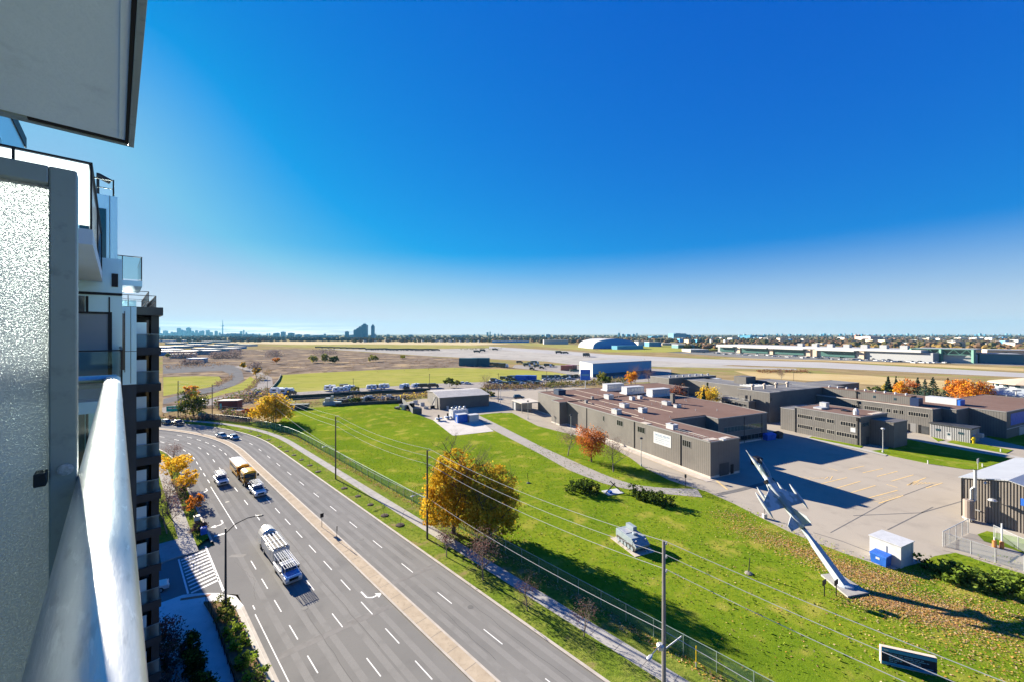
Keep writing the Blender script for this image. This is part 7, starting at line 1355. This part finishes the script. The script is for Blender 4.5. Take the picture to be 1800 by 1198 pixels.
# --- warehouses with pale roofs at the far left
spots = [(287, 612, 26, 5), (300, 618, 30, 6), (318, 611, 30, 6), (334, 622, 28, 7), (345, 608, 30, 6), (362, 616, 34, 6), (380, 610, 30, 6), (398, 606, 34, 6), (412, 612, 30, 5), (432, 607.5, 34, 5), (310, 605, 30, 7), (352, 603.5, 30, 7), (292, 623, 24, 7), (322, 627, 22, 6), (368, 621, 26, 7), (404, 616, 26, 6), (300, 600.5, 40, 8), (340, 600, 40, 8), (380, 601.5, 40, 7)]
wn = ['blue-walled', 'white', 'grey', 'teal']; wm = [mat('ware_blue', (.04, .2, .4), rough=.6), m_hw, m_ag, mat('ware_teal', (.08, .25, .3), rough=.6)]
for i, (x, y, w, h) in enumerate(spots):
    p = G(x, y); k = i % 4; t = thing('warehouse', wn[k] + ' low warehouse with a pale roof in the far industrial estate', 'warehouse', p, R.uniform(-.3, .3), wn[k] + ' warehouses in the far industrial estate'); q = MB(); sx = w*p.y/700*.5; q.b2(-sx, sx, -14, 14, -.4, h*.8); q.build('wall', wm[k], t); q = MB(); q.b2(-sx-.5, sx+.5, -14.5, 14.5, h*.8, h*.8+.7); q.build('roof', m_hw, t)
tag(None, None) if False else None
t = thing('warehouse', 'small bright blue roofed shed amid the far scrub', 'warehouse', G(347, 635.5)); q = MB(); q.b2(-9, 9, -5, 5, -.4, 4); q.build('wall', m_ag, t); q = MB(); q.b2(-9.3, 9.3, -5.3, 5.3, 4, 4.8); q.build('roof', mat('roof_blue', (.06, .28, .6), rough=.5), t)
# --- the wooded belt and houses along the horizon
def blob(mb, c, r, h, rg, mi):
    n = 6; a0 = rg.random()*6; P = [[c + Vector((r*k*cos(a0 + 2*pi*i/n)*rg.uniform(.8, 1.2), r*k*sin(a0 + 2*pi*i/n)*rg.uniform(.8, 1.2), h*z)) for i in range(n)] for k, z in ((.55, 0), (1, .4), (.75, .8), (.2, 1.0))]; mb.loft(P, mi)
fw = MB(); rg = random.Random(99)
def belt(x0, x1, y0, y1, n, h0, h1, ms):
    for _ in range(n):
        x = rg.uniform(x0, x1); y = y0 + (y1-y0)*rg.random()**1.4; p = G(x, y, -.4); h = rg.uniform(h0, h1); blob(fw, p, h*rg.uniform(.5, 1.0), h, rg, rg.choice(ms))
belt(280, 480, 593, 601, 420, 9, 17, (0, 1, 3)); belt(480, 640, 594.5, 600, 260, 8, 15, (0, 3, 3)); belt(620, 960, 594, 601.5, 560, 8, 15, (0, 1, 2)); belt(950, 1300, 593.5, 603, 560, 8, 15, (0, 1, 2)); belt(1280, 1900, 594, 609, 1500, 8, 15, (0, 0, 1, 2)); belt(270, 1950, 591.5, 593.5, 900, 12, 24, (0, 3)); belt(1420, 1900, 606, 622, 260, 7, 12, (1, 2, 4)); belt(1640, 1900, 622, 634, 70, 5, 9, (1, 2, 4)); belt(1200, 1420, 606, 613, 160, 7, 11, (1, 2))
tag(fw.build('far_woods', [leafmat('wood_brown', (.12, .095, .075)), leafmat('wood_rust', (.19, .115, .07)), leafmat('wood_olive', (.13, .12, .05)), leafmat('wood_blue', (.07, .08, .08)), leafmat('wood_gold', (.28, .19, .06))]), kind='stuff')
hs = thing('house', 'small pale house with a dark gable roof in the housing estate along the horizon', 'house', G(660, 600.5), 0, 'houses along the horizon'); q = MB(); q.b2(-5, 5, -4, 4, -.4, 5.5); q.build('wall', m_hw, hs); q = MB(); q.hexa([(-5.4, -4.4, 5.5), (5.4, -4.4, 5.5), (5.4, 4.4, 5.5), (-5.4, 4.4, 5.5)], [(-5.4, -.1, 9), (5.4, -.1, 9), (5.4, .1, 9), (-5.4, .1, 9)]); q.build('roof', mat('house_roof', (.07, .07, .08), rough=.8), hs); learn(hs)
for i in range(70): dup(hs, G(rg.uniform(640, 860) if i < 52 else rg.uniform(1350, 1800), rg.uniform(598, 601.5) if i < 52 else rg.uniform(597, 606), -.4), rg.uniform(0, 3), hs['label'], hs['group'], rg.uniform(1.0, 1.5))
pb = [('far_building', 'pale flat building among the trees beyond the airport hall', m_hw), ('far_building', 'tan flat building among the trees beyond the airport hall', m_tan), ('far_building', 'blue-grey flat building among the trees beyond the airport hall', mat('far_blue', (.06, .28, .55)))]
for i in range(42):
    x = rg.uniform(1150, 1800); yb = rg.uniform(596, 603) if x < 1400 else rg.uniform(596, 609); nm, lb, m = pb[(0, 0, 1, 0, 2, 1)[i % 6]]; p = G(x, yb, -.4); w = rg.uniform(4, 16)*p.y/700
    t = thing(nm, lb, 'building', p, rg.uniform(-.3, .3), lb.split(' among')[0] + 's beyond the airport'); h = rg.uniform(7, 17); q = MB(); q.b2(-w/2, w/2, -15, 15, -.4, h); q.build('wall', m, t); q = MB(); q.b2(-w/2-.5, w/2+.5, -15.5, 15.5, h, h+1); q.build('roof', m_ag, t)
# --- towers on the skyline; each one built where it stands, several kilometres out
m_tw = [mat('tower_haze_blue', (.10, .24, .34), (.14, .28, .38), .02, rough=.6), mat('tower_haze_dark', (.02, .15, .26), (.03, .18, .30), .02, rough=.5), mat('tower_pale', (.6, .58, .55), (.66, .64, .6), .02, rough=.7)]  # the first two colours have the blue of distance haze mixed in
def tower(name, lab, x, yt, w, Y, m, group=None, steps_=1, win=None):
    X = (x - CX)*Y/F; W_ = w*Y/F; h = H - (yt - HY)*Y/F; t = thing(name, lab, 'tower', (X, Y, 0), R.uniform(-.15, .15), group); q = MB()
    q.b2(-W_/2, W_/2, -W_/2, W_/2, -1, h*.93 if steps_ > 1 else h)
    if steps_ > 1: q.b2(-W_*.3, W_*.3, -W_*.3, W_*.3, h*.93, h)
    q.build('shaft', m, t)
    if win: q = MB(); n = 7; [q.b2(-W_/2-.6, W_/2+.6, -W_/2-.6, -W_/2-.01, h*(k+.3)/n, h*(k+.75)/n) for k in range(n)]; q.build('window', win, t)
    q = MB(); q.b2(-W_*.2, W_*.2, -W_*.2, W_*.2, h + .01, h*1.02 + 2); q.build('plant_room', m, t); return t
DT = [(280, 576, 2), (283, 586, 5), (291, 581.5, 5), (296, 586, 6), (302, 583.5, 2.5), (308, 584.5, 6), (314.5, 577, 4), (319, 580, 6), (325, 581.5, 4), (331.5, 576, 5), (337, 582, 5), (341, 585, 5), (345.5, 581, 3), (350, 585, 8), (354, 582, 5), (357, 581.5, 3), (364, 581, 3), (366.5, 580.5, 3), (371, 584, 4), (380, 582, 3.5), (386.5, 585, 2.5), (424, 582.5, 3), (428.5, 580.5, 1.6), (433, 584.5, 2), (445, 586.5, 2), (456, 587, 2), (470, 586.5, 2), (474, 586, 1.5)]
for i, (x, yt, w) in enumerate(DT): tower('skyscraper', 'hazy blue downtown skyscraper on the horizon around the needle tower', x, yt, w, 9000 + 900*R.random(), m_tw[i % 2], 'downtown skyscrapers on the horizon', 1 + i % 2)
Yc = 11000.0; t = thing('observation_tower', 'slender concrete needle tower with a round pod on the far horizon', 'tower', ((391.3-CX)*Yc/F, Yc, 0)); zp = lambda y: H - (y-HY)*Yc/F
q = MB(); q.lathe([(34, 0), (16, zp(586)), (11, zp(574))], n=8); q.build('shaft', m_tw[0], t); q = MB(); q.lathe([(12, zp(574)), (34, zp(573.5)), (34, zp(572.3)), (14, zp(571.6))], n=12); q.build('pod', m_tw[0], t); q = MB(); q.lathe([(9, zp(571.6)), (7, zp(567)), (4, zp(563.5)), (1.5, zp(562.5))], n=6); q.build('mast', m_tw[0], t)
MDs = [(397, 588, 12, 4800), (410, 586.5, 14, 5000), (418, 587.5, 10, 5000), (440, 588, 16, 4600), (484, 586, 5, 5200), (488, 585.5, 5, 5200), (498, 583.5, 6, 5200), (512, 585.5, 8, 5000), (525, 588, 8, 5000), (540, 588, 7, 5000), (555, 590, 14, 4600), (565, 589.5, 10, 4600), (571, 587, 3, 5000), (580, 591, 20, 4200)]
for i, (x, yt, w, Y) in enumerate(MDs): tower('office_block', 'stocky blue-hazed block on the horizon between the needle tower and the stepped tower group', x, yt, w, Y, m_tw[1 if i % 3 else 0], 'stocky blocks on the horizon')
tower('apartment_tower', 'small dark square tower left of the stepped tower group', 610, 583, 5, 3600, m_tw[1])
for (x, yt, w, lb) in ((624, 580, 4, 'lowest stepped tower at the left of the tall dark group'), (628.5, 577.5, 4.5, 'second stepped tower of the tall dark group'), (633, 574.5, 5, 'third stepped tower of the tall dark group'), (641, 570, 9, 'tallest broad tower of the dark group'), (655.5, 571.5, 5, 'slim tall tower right of the dark group')): tower('apartment_tower', lb, x, yt, w, 3400, m_tw[1], None, 2)
tower('apartment_tower', 'low block at the foot of the stepped tower group', 620, 589, 8, 3500, m_tw[0]); tower('apartment_tower', 'low block at the foot of the slim tall tower', 657, 587, 6, 3500, m_tw[0])
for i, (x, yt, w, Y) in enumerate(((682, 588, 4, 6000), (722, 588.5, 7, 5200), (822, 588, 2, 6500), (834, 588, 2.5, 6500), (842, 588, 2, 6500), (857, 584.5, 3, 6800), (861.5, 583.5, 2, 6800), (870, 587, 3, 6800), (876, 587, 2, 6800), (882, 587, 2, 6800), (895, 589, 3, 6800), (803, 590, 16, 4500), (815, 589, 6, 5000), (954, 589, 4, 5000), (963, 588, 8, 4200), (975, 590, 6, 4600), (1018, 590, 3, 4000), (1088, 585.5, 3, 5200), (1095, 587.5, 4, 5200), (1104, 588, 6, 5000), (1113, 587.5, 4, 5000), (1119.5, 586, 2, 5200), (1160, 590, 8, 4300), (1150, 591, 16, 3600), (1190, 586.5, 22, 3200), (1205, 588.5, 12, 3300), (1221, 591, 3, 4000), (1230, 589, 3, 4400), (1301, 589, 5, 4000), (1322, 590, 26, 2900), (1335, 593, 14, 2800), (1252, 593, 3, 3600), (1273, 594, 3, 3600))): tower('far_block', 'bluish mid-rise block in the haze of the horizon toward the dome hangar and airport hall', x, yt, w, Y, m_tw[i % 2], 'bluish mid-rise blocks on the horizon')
for i in range(46):
    x = 1310 + i*10.9 + R.uniform(-4, 4); tower('far_block', 'tiny hazy tower in the long low skyline above the airport hall', x, 588.6 - R.random()**2*(3.4 if x < 1500 else 2.0), R.uniform(1.6, 4), 7000, m_tw[i % 2], 'tiny towers above the airport hall')
tower('apartment_tower', 'pinkish-white broad apartment block with rows of windows beyond the airport hall', 1528, 592, 26, 1900, mat('pink_white', (.62, .5, .46), rough=.8), None, 1, mat('brick_band', (.4, .22, .18), rough=.8))
for i, (x, yt) in enumerate(((1633, 594.5), (1650, 595), (1689, 594), (1715, 594), (1743, 594))): tower('apartment_tower', 'white slab apartment tower in the row at the right of the horizon', x, yt, 11, 2100, m_tw[2], 'white slab towers at the right of the horizon', 1, mat('tower_band', (.36, .38, .42), rough=.7))
for i, (x, yt, w) in enumerate(((1555, 596, 12), (1575, 595, 20), (1600, 596, 14), (1505, 589, 4), (1510, 589, 3.5))): tower('brick_block', 'reddish brick slab block beside the pinkish-white apartment block', x, yt, w, 2300, mat('brick_far', (.3, .17, .14), rough=.85), 'brick slab blocks beyond the airport')
# ------------------------------------------------------------------ the air
HAZE_D = 3.4e-5
def haze():
    q = MB(); q.b2(-16000, 16000, -400, 15000, -1.6, 445.0); o = q.build('haze', None); o.data.materials.clear()
    m = bpy.data.materials.new('haze'); m.use_nodes = True; nt = m.node_tree; nt.nodes.clear(); ou = nt.nodes.new('ShaderNodeOutputMaterial'); v = nt.nodes.new('ShaderNodeVolumePrincipled')
    v.inputs['Color'].default_value = (.18, .50, .72, 1); v.inputs['Density'].default_value = HAZE_D; v.inputs['Anisotropy'].default_value = .1
    nt.links.new(v.outputs[0], ou.inputs['Volume']); o.data.materials.append(m); tag(o, kind='stuff')

haze()
